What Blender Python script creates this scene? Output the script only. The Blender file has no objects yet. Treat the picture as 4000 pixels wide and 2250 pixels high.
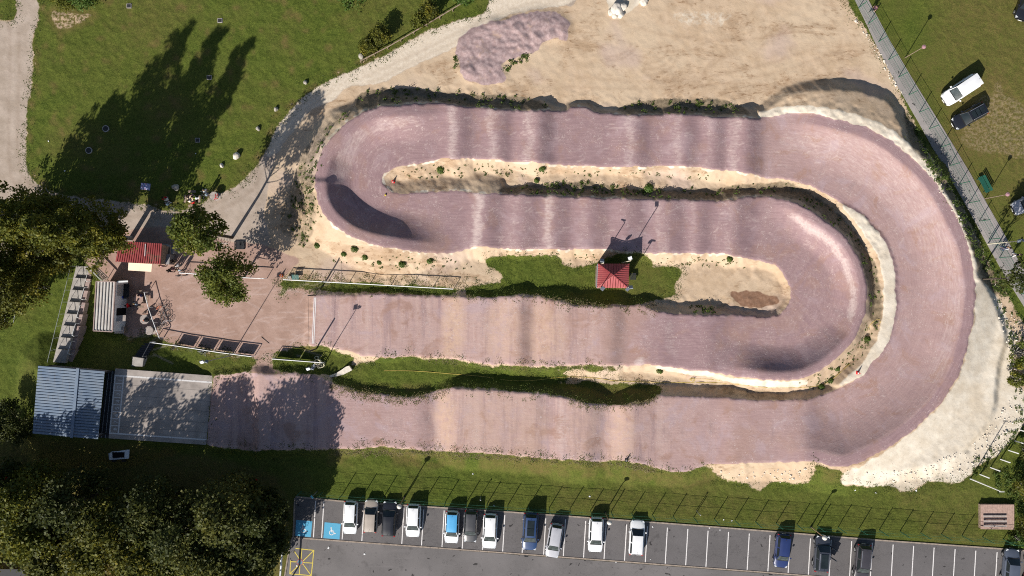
import bpy, bmesh, math, random
import numpy as np
from mathutils import Vector, Matrix

# ------------------------------------------------------------------ camera, sky, sun, exposure
scene = bpy.context.scene
COL = scene.collection
H = 87.0                      # flying height of the camera, metres
PPM = 32.0                    # photo pixels per metre on the ground
cam_d = bpy.data.cameras.new('camera')
cam_d.sensor_width = 36.0
cam_d.lens = 36.0 * H / (4000 / PPM)
cam_d.clip_start = 1.0
cam_d.clip_end = 6000.0
cam = bpy.data.objects.new('camera', cam_d)
cam.location = (0, 0, H)
COL.objects.link(cam)
scene.camera = cam

SUN_EL = math.radians(34.0)
SDIR = Vector((0.52, 0.854, 0)).normalized()          # where shadows fall
world = bpy.data.worlds.new('World')
scene.world = world
world.use_nodes = True
wn = world.node_tree
for n_ in list(wn.nodes):
    wn.nodes.remove(n_)
sky = wn.nodes.new('ShaderNodeTexSky')
sky.sky_type = 'NISHITA'
sky.sun_disc = False
sky.sun_elevation = SUN_EL
sky.sun_rotation = math.atan2(-SDIR.x, -SDIR.y)
bgn = wn.nodes.new('ShaderNodeBackground')
bgn.inputs['Strength'].default_value = 0.064
wout = wn.nodes.new('ShaderNodeOutputWorld')
wn.links.new(sky.outputs[0], bgn.inputs[0])
wn.links.new(bgn.outputs[0], wout.inputs[0])

sun_d = bpy.data.lights.new('sun', 'SUN')
sun_d.energy = 5.0
sun_d.angle = math.radians(0.5)
sun_d.color = (1.0, 0.95, 0.88)
sun = bpy.data.objects.new('sun', sun_d)
ld = Vector((SDIR.x * math.cos(SUN_EL), SDIR.y * math.cos(SUN_EL), -math.sin(SUN_EL)))
sun.rotation_euler = ld.to_track_quat('-Z', 'Y').to_euler()
sun.location = (-40, -60, 60)
COL.objects.link(sun)

scene.view_settings.view_transform = 'Standard'
scene.view_settings.look = 'None'
scene.view_settings.gamma = 1.0
scene.view_settings.use_curve_mapping = False
scene.view_settings.exposure = 0.40
scene.cycles.max_bounces = 5
scene.cycles.diffuse_bounces = 2
scene.cycles.filter_width = 1.05
scene.cycles.use_denoising = False

rng = np.random.default_rng(11)
random.seed(11)

# ------------------------------------------------------------------ helpers
def W(px, py, z=0.0):
    """point that the photograph shows at pixel (px, py), at height z"""
    k = 1 - z / H
    return Vector(((px - 2000) / PPM * k, -(py - 1125) / PPM * k, z))

def tag(o, label=None, cat=None, group=None, kind=None):
    if label: o['label'] = label
    if cat: o['category'] = cat
    if group: o['group'] = group
    if kind: o['kind'] = kind
    return o

def thing(name, label, cat, loc=(0, 0, 0), rz=0.0, group=None):
    o = bpy.data.objects.new(name, None)
    o.empty_display_size = 0.3
    o.location = loc
    o.rotation_euler = (0, 0, rz)
    COL.objects.link(o)
    return tag(o, label, cat, group)

def copy_tree(o, parent=None):
    c = o.copy()
    COL.objects.link(c)
    if parent is not None:
        c.parent = parent
    for ch in list(o.children):
        copy_tree(ch, c)
    return c

class MB:
    """collects simple shapes, then links them as one mesh object"""
    def __init__(s):
        s.v, s.f, s.m = [], [], []
    def add(s, vs, fs, mi=0):
        b = len(s.v)
        s.v += [tuple(p) for p in vs]
        s.f += [tuple(i + b for i in f) for f in fs]
        s.m += [mi] * len(fs)
    def box(s, c, d, rz=0.0, mi=0, M=None):
        hx, hy, hz = d[0] / 2, d[1] / 2, d[2] / 2
        vs = [Vector((x, y, z)) for z in (-hz, hz) for y in (-hy, hy) for x in (-hx, hx)]
        R = Matrix.Rotation(rz, 3, 'Z') if M is None else M
        vs = [R @ v + Vector(c) for v in vs]
        s.add(vs, [(0, 2, 3, 1), (4, 5, 7, 6), (0, 1, 5, 4), (2, 6, 7, 3), (0, 4, 6, 2), (1, 3, 7, 5)], mi)
    def bar(s, p0, p1, w, h, mi=0):
        p0, p1 = Vector(p0), Vector(p1)
        d = p1 - p0
        x = d.normalized()
        up = Vector((0, 0, 1)) if abs(x.z) < 0.99 else Vector((0, 1, 0))
        y = up.cross(x).normalized()
        z = x.cross(y)
        M = Matrix((x, y, z)).transposed()
        s.box((p0 + p1) / 2, (d.length, w, h), M=M, mi=mi)
    def tube(s, p0, p1, r0, r1=None, n=8, mi=0, cap=True):
        p0, p1 = Vector(p0), Vector(p1)
        if r1 is None: r1 = r0
        d = (p1 - p0)
        if d.length < 1e-6: return
        d = d.normalized()
        up = Vector((0, 0, 1)) if abs(d.z) < 0.9 else Vector((1, 0, 0))
        a = d.cross(up).normalized()
        b = d.cross(a)
        vs = []
        for p, r in ((p0, r0), (p1, r1)):
            for i in range(n):
                t = 2 * math.pi * i / n
                vs.append(p + a * (r * math.cos(t)) + b * (r * math.sin(t)))
        fs = [(i, i + n, (i + 1) % n + n, (i + 1) % n) for i in range(n)]
        if cap:
            fs += [tuple(range(n)), tuple(range(2 * n - 1, n - 1, -1))]
        s.add(vs, fs, mi)
    def path(s, pts, r, n=6, mi=0):
        for a, b in zip(pts[:-1], pts[1:]):
            s.tube(a, b, r, r, n, mi)
    def lathe(s, prof, c=(0, 0, 0), n=16, mi=0, M=None):
        vs, fs = [], []
        for r, z in prof:
            for i in range(n):
                t = 2 * math.pi * i / n
                p = Vector((r * math.cos(t), r * math.sin(t), z))
                if M is not None: p = M @ p
                vs.append(p + Vector(c))
        for k in range(len(prof) - 1):
            for i in range(n):
                j = (i + 1) % n
                fs.append((k * n + i, k * n + j, (k + 1) * n + j, (k + 1) * n + i))
        if prof[0][0] > 1e-4: fs.append(tuple(range(n - 1, -1, -1)))
        if prof[-1][0] > 1e-4: fs.append(tuple((len(prof) - 1) * n + i for i in range(n)))
        s.add(vs, fs, mi)
    def prism(s, poly, z0, z1, mi=0):
        n = len(poly)
        vs = [Vector((p[0], p[1], z0)) for p in poly] + [Vector((p[0], p[1], z1)) for p in poly]
        fs = [tuple(range(n - 1, -1, -1)), tuple(range(n, 2 * n))]
        fs += [(i, (i + 1) % n, (i + 1) % n + n, i + n) for i in range(n)]
        s.add(vs, fs, mi)
    def solid(s, top, th, mi=0):
        """a slab whose upper face is the 3-D polygon top"""
        n = len(top)
        vs = [Vector(p) for p in top] + [Vector(p) - Vector((0, 0, th)) for p in top]
        fs = [tuple(range(n)), tuple(range(2 * n - 1, n - 1, -1))]
        fs += [((i + 1) % n, i, i + n, (i + 1) % n + n) for i in range(n)]
        s.add(vs, fs, mi)
    def loft(s, rings, mi=0, caps=True):
        n = len(rings[0])
        vs = [p for r in rings for p in r]
        fs = []
        for k in range(len(rings) - 1):
            for i in range(n):
                j = (i + 1) % n
                fs.append((k * n + i, k * n + j, (k + 1) * n + j, (k + 1) * n + i))
        if caps:
            fs += [tuple(range(n - 1, -1, -1)), tuple((len(rings) - 1) * n + i for i in range(n))]
        s.add(vs, fs, mi)
    def mesh(s, name, mats, smooth=False):
        me = bpy.data.meshes.new(name)
        me.from_pydata(s.v, [], s.f)
        for m in (mats if isinstance(mats, (list, tuple)) else [mats]):
            me.materials.append(m)
        if any(s.m):
            me.polygons.foreach_set('material_index', s.m)
        bm = bmesh.new(); bm.from_mesh(me)
        bmesh.ops.recalc_face_normals(bm, faces=bm.faces)
        bm.to_mesh(me); bm.free()
        if smooth:
            me.polygons.foreach_set('use_smooth', [True] * len(me.polygons))
            try: me.set_sharp_from_angle(angle=math.radians(42))
            except Exception: pass
        return me
    def build(s, name, mats, parent=None, smooth=False):
        o = bpy.data.objects.new(name, s.mesh(name, mats, smooth))
        COL.objects.link(o)
        if parent is not None: o.parent = parent
        return o

def obj_of(me, name, parent=None, loc=None, rz=None):
    o = bpy.data.objects.new(name, me)
    COL.objects.link(o)
    if parent is not None: o.parent = parent
    if loc is not None: o.location = loc
    if rz is not None: o.rotation_euler = (0, 0, rz)
    return o

# ------------------------------------------------------------------ materials
class NT:
    def __init__(s, name):
        s.mat = bpy.data.materials.new(name)
        s.mat.use_nodes = True
        s.t = s.mat.node_tree
        for n in list(s.t.nodes): s.t.nodes.remove(n)
        s.out = s.t.nodes.new('ShaderNodeOutputMaterial')
    def put(s, sock, v):
        if v is None: return
        if hasattr(v, 'is_linked') or isinstance(v, bpy.types.NodeSocket):
            s.t.links.new(v, sock)
        else:
            if sock.type == 'RGBA' and len(v) == 3: v = (*v, 1)
            sock.default_value = v
    def node(s, typ, ins=None, **kw):
        n = s.t.nodes.new(typ)
        for k, v in kw.items(): setattr(n, k, v)
        for k, v in (ins or {}).items(): s.put(n.inputs[k], v)
        return n
    def math(s, op, a, b=0.5, c=None, clamp=False):
        n = s.node('ShaderNodeMath', {0: a, 1: b}, operation=op, use_clamp=clamp)
        if c is not None: s.put(n.inputs[2], c)
        return n.outputs[0]
    def mix(s, f, a, b, blend='MIX'):
        n = s.t.nodes.new('ShaderNodeMix'); n.data_type = 'RGBA'; n.blend_type = blend
        s.put(n.inputs[0], f); s.put(n.inputs[6], a); s.put(n.inputs[7], b)
        return n.outputs[2]
    def noise(s, vec, scale, detail=3.0, rough=0.55, dist=0.0):
        n = s.node('ShaderNodeTexNoise', {'Scale': scale, 'Detail': detail, 'Roughness': rough, 'Distortion': dist})
        if vec is not None: s.put(n.inputs['Vector'], vec)
        return n.outputs[0]
    def ramp(s, f, lo, hi, a=0.0, b=1.0):
        n = s.node('ShaderNodeMapRange', {0: f, 1: lo, 2: hi, 3: a, 4: b}, interpolation_type='SMOOTHSTEP')
        return n.outputs[0]
    def attr(s, name):
        return s.node('ShaderNodeAttribute', attribute_name=name)
    def scale(s, vec, xyz):
        return s.node('ShaderNodeMapping', {'Vector': vec, 'Scale': xyz}).outputs[0]
    def bsdf(s, col, rough=0.9, spec=0.2, metal=0.0, normal=None, **kw):
        n = s.node('ShaderNodeBsdfPrincipled')
        s.put(n.inputs['Base Color'], col); s.put(n.inputs['Roughness'], rough)
        s.put(n.inputs['Specular IOR Level'], spec); s.put(n.inputs['Metallic'], metal)
        if normal is not None: s.put(n.inputs['Normal'], normal)
        for k, v in kw.items(): s.put(n.inputs[k.replace('_', ' ')], v)
        s.t.links.new(n.outputs[0], s.out.inputs[0])
        return n
    def bump(s, h, strength=0.4, dist=0.05):
        return s.node('ShaderNodeBump', {'Height': h, 'Strength': strength, 'Distance': dist}).outputs[0]

def simple(name, col, rough=0.6, spec=0.3, metal=0.0, var=0.12, scale=3.0, bump=0.0, coat=0.0):
    t = NT(name)
    pos = t.node('ShaderNodeTexCoord').outputs['Object']
    n = t.noise(pos, scale, 4)
    c = t.mix(t.ramp(n, 0.3, 0.7), tuple(x * (1 - var) for x in col), tuple(min(1, x * (1 + var)) for x in col))
    nor = t.bump(t.noise(pos, scale * 6, 3), bump, 0.02) if bump else None
    b = t.bsdf(c, rough, spec, metal, nor)
    if coat:
        b.inputs['Coat Weight'].default_value = coat
        b.inputs['Coat Roughness'].default_value = 0.06
    return t.mat

M = {}
def paint(name, col, rough=0.35):
    if name not in M:
        M[name] = simple('paint_' + name, col, rough, 0.5, 0.0, 0.03, 1.5, 0.0, 0.7)
    return M[name]

M['glass'] = simple('car_glass', (0.016, 0.022, 0.024), 0.08, 0.6, 0, 0.2, 2)
M['glass_pale'] = simple('windscreen_sky_tint', (0.05, 0.062, 0.062), 0.10, 0.7, 0, 0.35, 2.5)  # paler copy: sky reflection on sun-facing windscreens painted into the colour
M['tyre'] = simple('tyre_rubber', (0.018, 0.018, 0.018), 0.85, 0.2)
M['rim'] = simple('alloy', (0.42, 0.42, 0.43), 0.35, 0.5, 0.7)
M['trim'] = simple('black_trim', (0.02, 0.02, 0.021), 0.6, 0.3)
M['chrome'] = simple('bright_trim', (0.65, 0.65, 0.66), 0.25, 0.5, 0.8)
M['lamp_w'] = simple('headlight_lens', (0.6, 0.62, 0.64), 0.12, 0.6)
M['lamp_r'] = simple('tail_lens', (0.35, 0.012, 0.014), 0.15, 0.5)
M['plate'] = simple('number_plate', (0.7, 0.7, 0.66), 0.5, 0.3)
M['concrete'] = simple('concrete', (0.36, 0.33, 0.30), 0.9, 0.2, 0, 0.16, 2.0, 0.3)
M['concrete_dark'] = simple('ramp_concrete', (0.385, 0.335, 0.30), 0.92, 0.2, 0, 0.2, 0.7, 0.3)
M['concrete_pink'] = simple('pink_concrete', (0.35, 0.26, 0.235), 0.9, 0.2, 0, 0.12, 2.0, 0.2)
M['white'] = simple('white_paint', (0.80, 0.80, 0.79), 0.5, 0.35, 0, 0.05, 2)
M['white_metal'] = simple('white_steel', (0.78, 0.78, 0.77), 0.45, 0.4, 0, 0.06, 3)
M['grey_metal'] = simple('galvanised', (0.30, 0.31, 0.32), 0.5, 0.4, 0.3, 0.15, 4)
M['dark_metal'] = simple('dark_steel', (0.03, 0.03, 0.032), 0.6, 0.3)
M['rail_pale'] = simple('pale_rail', (0.50, 0.52, 0.48), 0.5, 0.4)
M['green_metal'] = simple('green_wire', (0.03, 0.12, 0.075), 0.5, 0.3)
M['bench_green'] = simple('green_bench_paint', (0.015, 0.085, 0.06), 0.5, 0.4)
M['wood'] = simple('weathered_wood', (0.27, 0.20, 0.15), 0.85, 0.2, 0, 0.3, 5, 0.3)
M['wood_pink'] = simple('pink_weathered_wood', (0.40, 0.275, 0.225), 0.85, 0.2, 0, 0.15, 4, 0.2)
M['wood_grey'] = simple('grey_weathered_wood', (0.36, 0.31, 0.28), 0.85, 0.2, 0, 0.2, 4, 0.2)
M['bark'] = simple('bark', (0.085, 0.07, 0.055), 0.95, 0.1, 0, 0.4, 4, 0.5)
M['birch'] = simple('pale_bark', (0.30, 0.28, 0.25), 0.9, 0.1, 0, 0.35, 5, 0.4)
M['stone'] = simple('stone', (0.36, 0.33, 0.28), 0.95, 0.1, 0, 0.25, 3, 0.5)
M['chalk_stone'] = simple('chalk_stone', (0.62, 0.56, 0.48), 0.95, 0.1, 0, 0.15, 3, 0.5)
M['cream'] = simple('cream_panel', (0.78, 0.62, 0.46), 0.55, 0.3, 0, 0.04, 1)
M['grey_panel'] = simple('grey_panel', (0.27, 0.26, 0.26), 0.7, 0.3, 0, 0.1, 2)
M['dark'] = simple('dark_interior', (0.012, 0.012, 0.013), 0.9, 0.1)
M['grating'] = simple('steel_grating', (0.05, 0.05, 0.055), 0.7, 0.3, 0.2)
M['banner'] = simple('dark_banner', (0.025, 0.03, 0.035), 0.7, 0.2, 0, 0.3, 1)
M['globe'] = simple('lamp_globe', (0.66, 0.62, 0.55), 0.3, 0.4, 0, 0.06)
M['floodglass'] = simple('floodlight_glass', (0.80, 0.81, 0.80), 0.2, 0.5)
M['flood'] = simple('floodlight_case', (0.20, 0.22, 0.25), 0.5, 0.4)
M['beige_pole'] = simple('tan_pole', (0.40, 0.26, 0.15), 0.6, 0.3)
M['cream_pole'] = simple('cream_pole', (0.62, 0.57, 0.44), 0.5, 0.3)
M['yellow'] = simple('yellow_plastic', (0.62, 0.50, 0.03), 0.5, 0.4)
M['hose'] = simple('hose_yellow', (0.52, 0.40, 0.10), 0.5, 0.3)
M['hose_pale'] = simple('hose_pale', (0.66, 0.60, 0.40), 0.5, 0.3)
M['red'] = simple('red_plastic', (0.60, 0.03, 0.03), 0.5, 0.4)
M['orange'] = simple('orange_plastic', (0.75, 0.16, 0.04), 0.5, 0.4)
M['teal'] = simple('teal_plastic', (0.10, 0.22, 0.20), 0.5, 0.4)
def road_paint(name, col, under, cut):
    t = NT(name)
    pos = t.node('ShaderNodeNewGeometry').outputs['Position']
    n = t.noise(pos, 5.0, 5, 0.8)
    c = t.mix(t.ramp(n, cut, cut + .10), col, under)
    t.bsdf(c, 0.85, 0.2)
    return t.mat
M['line_white'] = road_paint('road_paint_white', (0.72, 0.69, 0.67), (0.30, 0.28, 0.27), 0.55)
M['line_blue'] = road_paint('road_paint_blue', (0.10, 0.36, 0.54), (0.09, 0.20, 0.28), 0.58)
M['line_yellow'] = road_paint('road_paint_yellow', (0.60, 0.48, 0.10), (0.28, 0.23, 0.12), 0.54)
M['line_red'] = simple('road_paint_red', (0.40, 0.12, 0.12), 0.8, 0.2, 0, 0.2, 5)
M['sign_blue'] = simple('road_paint_teal', (0.12, 0.25, 0.30), 0.8, 0.2, 0, 0.2, 5)
M['kerb'] = simple('kerb_stone', (0.30, 0.245, 0.20), 0.9, 0.2, 0, 0.2, 3, 0.3)
def worn_sheet(name, col, faded, grime):
    t = NT(name)
    pos = t.node('ShaderNodeNewGeometry').outputs['Position']
    a = t.noise(pos, 0.35, 5, 0.65); b = t.noise(t.scale(pos, (3.5, 0.6, 1)), 1.0, 5, 0.7); s = t.noise(pos, 7.0, 3, 0.7)
    c = t.mix(t.ramp(a, 0.35, 0.65), col, faded)
    c = t.mix(t.ramp(b, 0.52, 0.72, 0, 0.55), c, grime)
    c = t.mix(t.ramp(s, 0.66, 0.74, 0, 0.7), c, tuple(x * 0.5 for x in grime))
    t.bsdf(c, t.ramp(b, 0.3, 0.7, 0.42, 0.7), 0.35)
    return t.mat
M['blue_sheet'] = worn_sheet('blue_roof_sheet', (0.125, 0.175, 0.25), (0.18, 0.225, 0.285), (0.15, 0.15, 0.16))
M['red_sheet'] = worn_sheet('red_roof_sheet', (0.26, 0.036, 0.040), (0.33, 0.070, 0.072), (0.20, 0.075, 0.065))

def red_moss():
    t = NT('mossy_red_sheet')
    pos = t.node('ShaderNodeNewGeometry').outputs['Position']
    n = t.noise(pos, 0.9, 5, 0.6)
    f = t.noise(pos, 5.0, 4, 0.6)
    c = t.mix(t.ramp(n, 0.3, 0.7), (0.21, 0.030, 0.032), (0.30, 0.055, 0.055))
    c = t.mix(t.math('MULTIPLY', t.ramp(n, 0.52, 0.64), t.ramp(f, 0.4, 0.6)), c, (0.12, 0.085, 0.055))
    t.bsdf(c, 0.6, 0.3)
    return t.mat
M['red_moss'] = red_moss()

def rusty():
    t = NT('rusty_white_roof')
    pos = t.node('ShaderNodeNewGeometry').outputs['Position']
    n = t.noise(pos, 2.2, 6, 0.68)
    f = t.noise(pos, 0.7, 3, 0.6)
    c = t.mix(t.ramp(f, 0.35, 0.7), (0.55, 0.53, 0.50), (0.42, 0.38, 0.36))
    c = t.mix(t.ramp(n, 0.60, 0.70), c, (0.16, 0.075, 0.05))
    t.bsdf(c, 0.6, 0.3)
    return t.mat
M['rusty'] = rusty()

def asphalt(name, col, crack=0.0):
    t = NT(name)
    pos = t.node('ShaderNodeNewGeometry').outputs['Position']
    big = t.noise(pos, 0.18, 4, 0.6)
    mid = t.noise(pos, 1.1, 5, 0.65)
    fine = t.noise(pos, 9.0, 3, 0.7)
    c = t.mix(t.ramp(big, 0.35, 0.68), tuple(x * 0.88 for x in col), tuple(x * 1.14 for x in col))
    c = t.mix(t.ramp(mid, 0.62, 0.74, 0, 0.45), c, tuple(x * 0.6 for x in col))
    c = t.mix(t.ramp(fine, 0.3, 0.7, 0, 1), c, t.mix(0.3, c, (0.2, 0.19, 0.18)))
    st = t.noise(pos, 0.55, 3, 0.5)
    c = t.mix(t.ramp(st, 0.62, 0.72, 0, 0.5), c, tuple(x * 0.55 for x in col))
    sp = t.noise(pos, 1.5, 2, 0.45, 0.6)
    c = t.mix(t.ramp(sp, 0.69, 0.73, 0, 0.85), c, (0.028, 0.026, 0.026))
    cr = t.math('ABSOLUTE', t.math('SUBTRACT', t.noise(pos, 0.16, 6, 0.62, 0.3), 0.5))
    c = t.mix(t.ramp(cr, 0.0, 0.004, 0.45, 0), c, tuple(x * 0.4 for x in col))
    c = t.mix(t.ramp(t.noise(t.scale(pos, (0.12, 1.1, 1)), 1.0, 4, 0.6), 0.55, 0.7, 0, 0.35), c, tuple(x * 1.3 for x in col))
    t.bsdf(c, 0.9, 0.2, 0, t.bump(fine, 0.3, 0.02))
    return t.mat
M['asphalt'] = asphalt('car_park_asphalt', (0.115, 0.106, 0.107))
M['asphalt_lane'] = asphalt('lane_asphalt', (0.150, 0.138, 0.136))
M['asphalt_path'] = asphalt('footpath_asphalt', (0.30, 0.270, 0.255))

def leafmat(name, dark, mid, light):
    t = NT(name)
    a = t.attr('leaf').outputs['Fac']
    pos = t.node('ShaderNodeNewGeometry').outputs['Position']
    n = t.noise(pos, 0.45, 3)
    c = t.mix(t.ramp(a, 0.0, 0.6), dark, mid)
    c = t.mix(t.math('MULTIPLY', t.ramp(a, 0.5, 1.0), t.ramp(n, 0.35, 0.65)), c, light)
    d = t.node('ShaderNodeBsdfPrincipled', {'Base Color': c, 'Roughness': 0.6, 'Specular IOR Level': 0.25})
    tr = t.node('ShaderNodeBsdfTranslucent', {'Color': t.mix(0.5, c, light)})
    mx = t.node('ShaderNodeMixShader', {0: 0.32, 1: d.outputs[0], 2: tr.outputs[0]})
    t.t.links.new(mx.outputs[0], t.out.inputs[0])
    return t.mat
M['leaf_poplar'] = leafmat('poplar_leaves', (0.052, 0.068, 0.010), (0.117, 0.130, 0.017), (0.247, 0.215, 0.023))
M['leaf_yellow'] = leafmat('turning_leaves', (0.050, 0.060, 0.010), (0.115, 0.122, 0.017), (0.23, 0.19, 0.02))
M['leaf_maple'] = leafmat('maple_leaves', (0.055, 0.078, 0.012), (0.114, 0.140, 0.021), (0.221, 0.215, 0.031))
M['leaf_dark'] = leafmat('dark_leaves', (0.030, 0.042, 0.009), (0.062, 0.076, 0.016), (0.12, 0.12, 0.024))
M['leaf_grey'] = leafmat('grey_green_leaves', (0.048, 0.060, 0.014), (0.105, 0.115, 0.024), (0.20, 0.18, 0.036))
M['leaf_rust'] = leafmat('rust_leaves', (0.07, 0.065, 0.014), (0.16, 0.130, 0.026), (0.27, 0.17, 0.03))
M['leaf_weed'] = leafmat('weed_leaves', (0.045, 0.075, 0.012), (0.085, 0.130, 0.024), (0.15, 0.18, 0.04))
M['leaf_grass'] = leafmat('tuft_grass', (0.05, 0.075, 0.012), (0.085, 0.115, 0.018), (0.14, 0.15, 0.035))
M['leaf_straw'] = leafmat('straw_weeds', (0.15, 0.125, 0.055), (0.24, 0.195, 0.10), (0.34, 0.27, 0.15))
simple_pink = simple('pink_lantern', (0.36, 0.20, 0.22), 0.6, 0.3)
M['leaf_hedge'] = leafmat('hedge_leaves', (0.05, 0.095, 0.015), (0.09, 0.155, 0.028), (0.14, 0.20, 0.04))
# ------------------------------------------------------------------ the terrain
STEP = 5
GX0, GX1, GY0, GY1 = -500, 4500, -350, 2600
xs = np.arange(GX0, GX1 + 1, STEP, dtype=np.float64)
ys = np.arange(GY0, GY1 + 1, STEP, dtype=np.float64)
PX, PY = np.meshgrid(xs, ys)
NY, NX = PX.shape

def vnoise(X, Y, sc, seed):
    r = np.random.default_rng(seed).random((256, 256))
    x, y = X / sc, Y / sc
    xi, yi = np.floor(x).astype(int), np.floor(y).astype(int)
    fx, fy = x - xi, y - yi
    fx, fy = fx * fx * (3 - 2 * fx), fy * fy * (3 - 2 * fy)
    a, b = r[yi & 255, xi & 255], r[yi & 255, (xi + 1) & 255]
    c, d = r[(yi + 1) & 255, xi & 255], r[(yi + 1) & 255, (xi + 1) & 255]
    return (a * (1 - fx) + b * fx) * (1 - fy) + (c * (1 - fx) + d * fx) * fy
def fbm(X, Y, sc, seed, o=4):
    s, a, t = 0, 1.0, 0
    for k in range(o):
        s = s + a * vnoise(X, Y, sc / 2 ** k, seed + k); t += a; a *= 0.5
    return s / t
def blur(a, n=1):
    for _ in range(n):
        p = np.pad(a, 1, mode='edge')
        a = (p[:-2, 1:-1] + 2 * p[1:-1, 1:-1] + p[2:, 1:-1]) / 4
        p = np.pad(a, 1, mode='edge')
        a = (p[1:-1, :-2] + 2 * p[1:-1, 1:-1] + p[1:-1, 2:]) / 4
    return a
def spline(pts, n=4, closed=True):
    P = np.array(pts, float); out = []
    N = len(P)
    rg = range(N) if closed else range(N - 1)
    for i in rg:
        if closed:
            p0, p1, p2, p3 = P[i - 1], P[i], P[(i + 1) % N], P[(i + 2) % N]
        else:
            p0, p1, p2, p3 = P[max(i - 1, 0)], P[i], P[i + 1], P[min(i + 2, N - 1)]
        for t in np.arange(n) / n:
            out.append(0.5 * (2 * p1 + (p2 - p0) * t + (2 * p0 - 5 * p1 + 4 * p2 - p3) * t * t + (3 * p1 - p0 - 3 * p2 + p3) * t ** 3))
    if not closed: out.append(P[-1])
    return np.array(out)
WX = (fbm(PX, PY, 60, 3) - 0.5); WY = (fbm(PX, PY, 60, 9) - 0.5)
WX2 = (vnoise(PX, PY, 11, 5) - 0.5); WY2 = (vnoise(PX, PY, 11, 6) - 0.5)
def inside(poly, warp=0.0, warp2=0.0, smooth=True):
    P = spline(poly) if smooth else np.array(poly, float)
    mrg = warp + warp2 + STEP
    i0 = max(0, int((P[:, 1].min() - mrg - GY0) // STEP)); i1 = min(NY, int((P[:, 1].max() + mrg - GY0) // STEP) + 2)
    j0 = max(0, int((P[:, 0].min() - mrg - GX0) // STEP)); j1 = min(NX, int((P[:, 0].max() + mrg - GX0) // STEP) + 2)
    out = np.zeros((NY, NX), bool)
    if i1 <= i0 or j1 <= j0: return out
    sl = (slice(i0, i1), slice(j0, j1))
    X = PX[sl] + warp * 2 * WX[sl] + warp2 * 2 * WX2[sl]
    Y = PY[sl] + warp * 2 * WY[sl] + warp2 * 2 * WY2[sl]
    ins = np.zeros(X.shape, bool)
    for (ax, ay), (bx, by) in zip(P, np.roll(P, -1, 0)):
        if ay == by: continue
        lo, hi = min(ay, by), max(ay, by)
        r0 = (Y > lo) & (Y <= hi)
        ins ^= r0 & (X < (bx - ax) * (Y - ay) / (by - ay) + ax)
    out[sl] = ins
    return out
def segdist(line, maxd=260):
    P = np.array(line, float)
    D = np.full((NY, NX), 1e9)
    for (ax, ay), (bx, by) in zip(P[:-1], P[1:]):
        i0 = max(0, int((min(ay, by) - maxd - GY0) // STEP)); i1 = min(NY, int((max(ay, by) + maxd - GY0) // STEP) + 1)
        j0 = max(0, int((min(ax, bx) - maxd - GX0) // STEP)); j1 = min(NX, int((max(ax, bx) + maxd - GX0) // STEP) + 1)
        X, Y = PX[i0:i1, j0:j1], PY[i0:i1, j0:j1]
        dx, dy = bx - ax, by - ay
        L = dx * dx + dy * dy + 1e-9
        t = np.clip(((X - ax) * dx + (Y - ay) * dy) / L, 0, 1)
        d = np.hypot(X - ax - t * dx, Y - ay - t * dy)
        D[i0:i1, j0:j1] = np.minimum(D[i0:i1, j0:j1], d)
    return D
def sstep(a, lo, hi):
    t = np.clip((a - lo) / (hi - lo), 0, 1)
    return t * t * (3 - 2 * t)

# track outline, one spiral ribbon: outer side out, inner side back
BIG_OUT = [(2932, 460), (3000, 458), (3083, 445), (3145, 441), (3248, 460), (3373, 493), (3484, 550), (3518, 579), (3588, 637), (3646, 699), (3704, 790),
           (3745, 873), (3778, 943), (3799, 1026), (3810, 1109), (3810, 1162), (3799, 1266), (3778, 1357), (3745, 1464), (3683, 1564), (3605, 1648),
           (3538, 1704), (3455, 1758), (3373, 1799), (3311, 1822), (3248, 1820), (3195, 1806), (3145, 1801), (3000, 1808)]
LEFT_OUT = [(1870, 420), (1774, 410), (1704, 402), (1621, 408), (1497, 414), (1414, 439), (1352, 480), (1298, 534), (1257, 588), (1240, 641), (1230, 695), (1230, 736),
            (1240, 786), (1269, 840), (1311, 885), (1373, 927), (1455, 956), (1538, 970), (1621, 985), (1704, 991), (1787, 985)]
SMALL_OUT = [(2870, 782), (2911, 765), (3000, 771), (3083, 782), (3157, 819), (3228, 865), (3290, 914), (3331, 964), (3360, 1014), (3377, 1068), (3387, 1120),
             (3387, 1162), (3379, 1224), (3364, 1266), (3340, 1324), (3298, 1373), (3248, 1419), (3195, 1452), (3145, 1475), (3083, 1485), (3000, 1485), (2911, 1473), (2828, 1466), (2766, 1449)]
BIG_IN = [(3000, 697), (3041, 697), (3099, 703), (3186, 736), (3265, 782), (3315, 807), (3377, 840), (3406, 881), (3435, 910), (3464, 956), (3489, 1026), (3497, 1100),
          (3501, 1183), (3493, 1266), (3476, 1332), (3439, 1390), (3406, 1415), (3373, 1468), (3315, 1497), (3273, 1518), (3215, 1539), (3157, 1560)]
S1_LOW = [(2766, 1816), (2704, 1836), (2654, 1845), (2580, 1832), (2497, 1811), (2435, 1798), (2290, 1800), (2166, 1792), (2000, 1778), (1828, 1768), (1621, 1756),
          (1497, 1745), (1373, 1753), (1290, 1756), (1166, 1756), (1000, 1760), (806, 1738)]
S3_TOP = [(2870, 460), (2745, 451), (2621, 443), (2518, 451), (2414, 447), (2331, 439), (2290, 415), (2230, 415), (2215, 431), (2145, 431), (2000, 431)]
S2_LOW_IN = [(1849, 966), (1890, 964), (2000, 972), (2091, 974), (2186, 974), (2269, 970), (2402, 976), (2534, 989), (2662, 989), (2766, 989), (2828, 993), (2932, 1010), (3000, 1026),
             (3041, 1047), (3070, 1088), (3089, 1130), (3091, 1162), (3070, 1208), (3041, 1230), (3000, 1237)]
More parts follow.
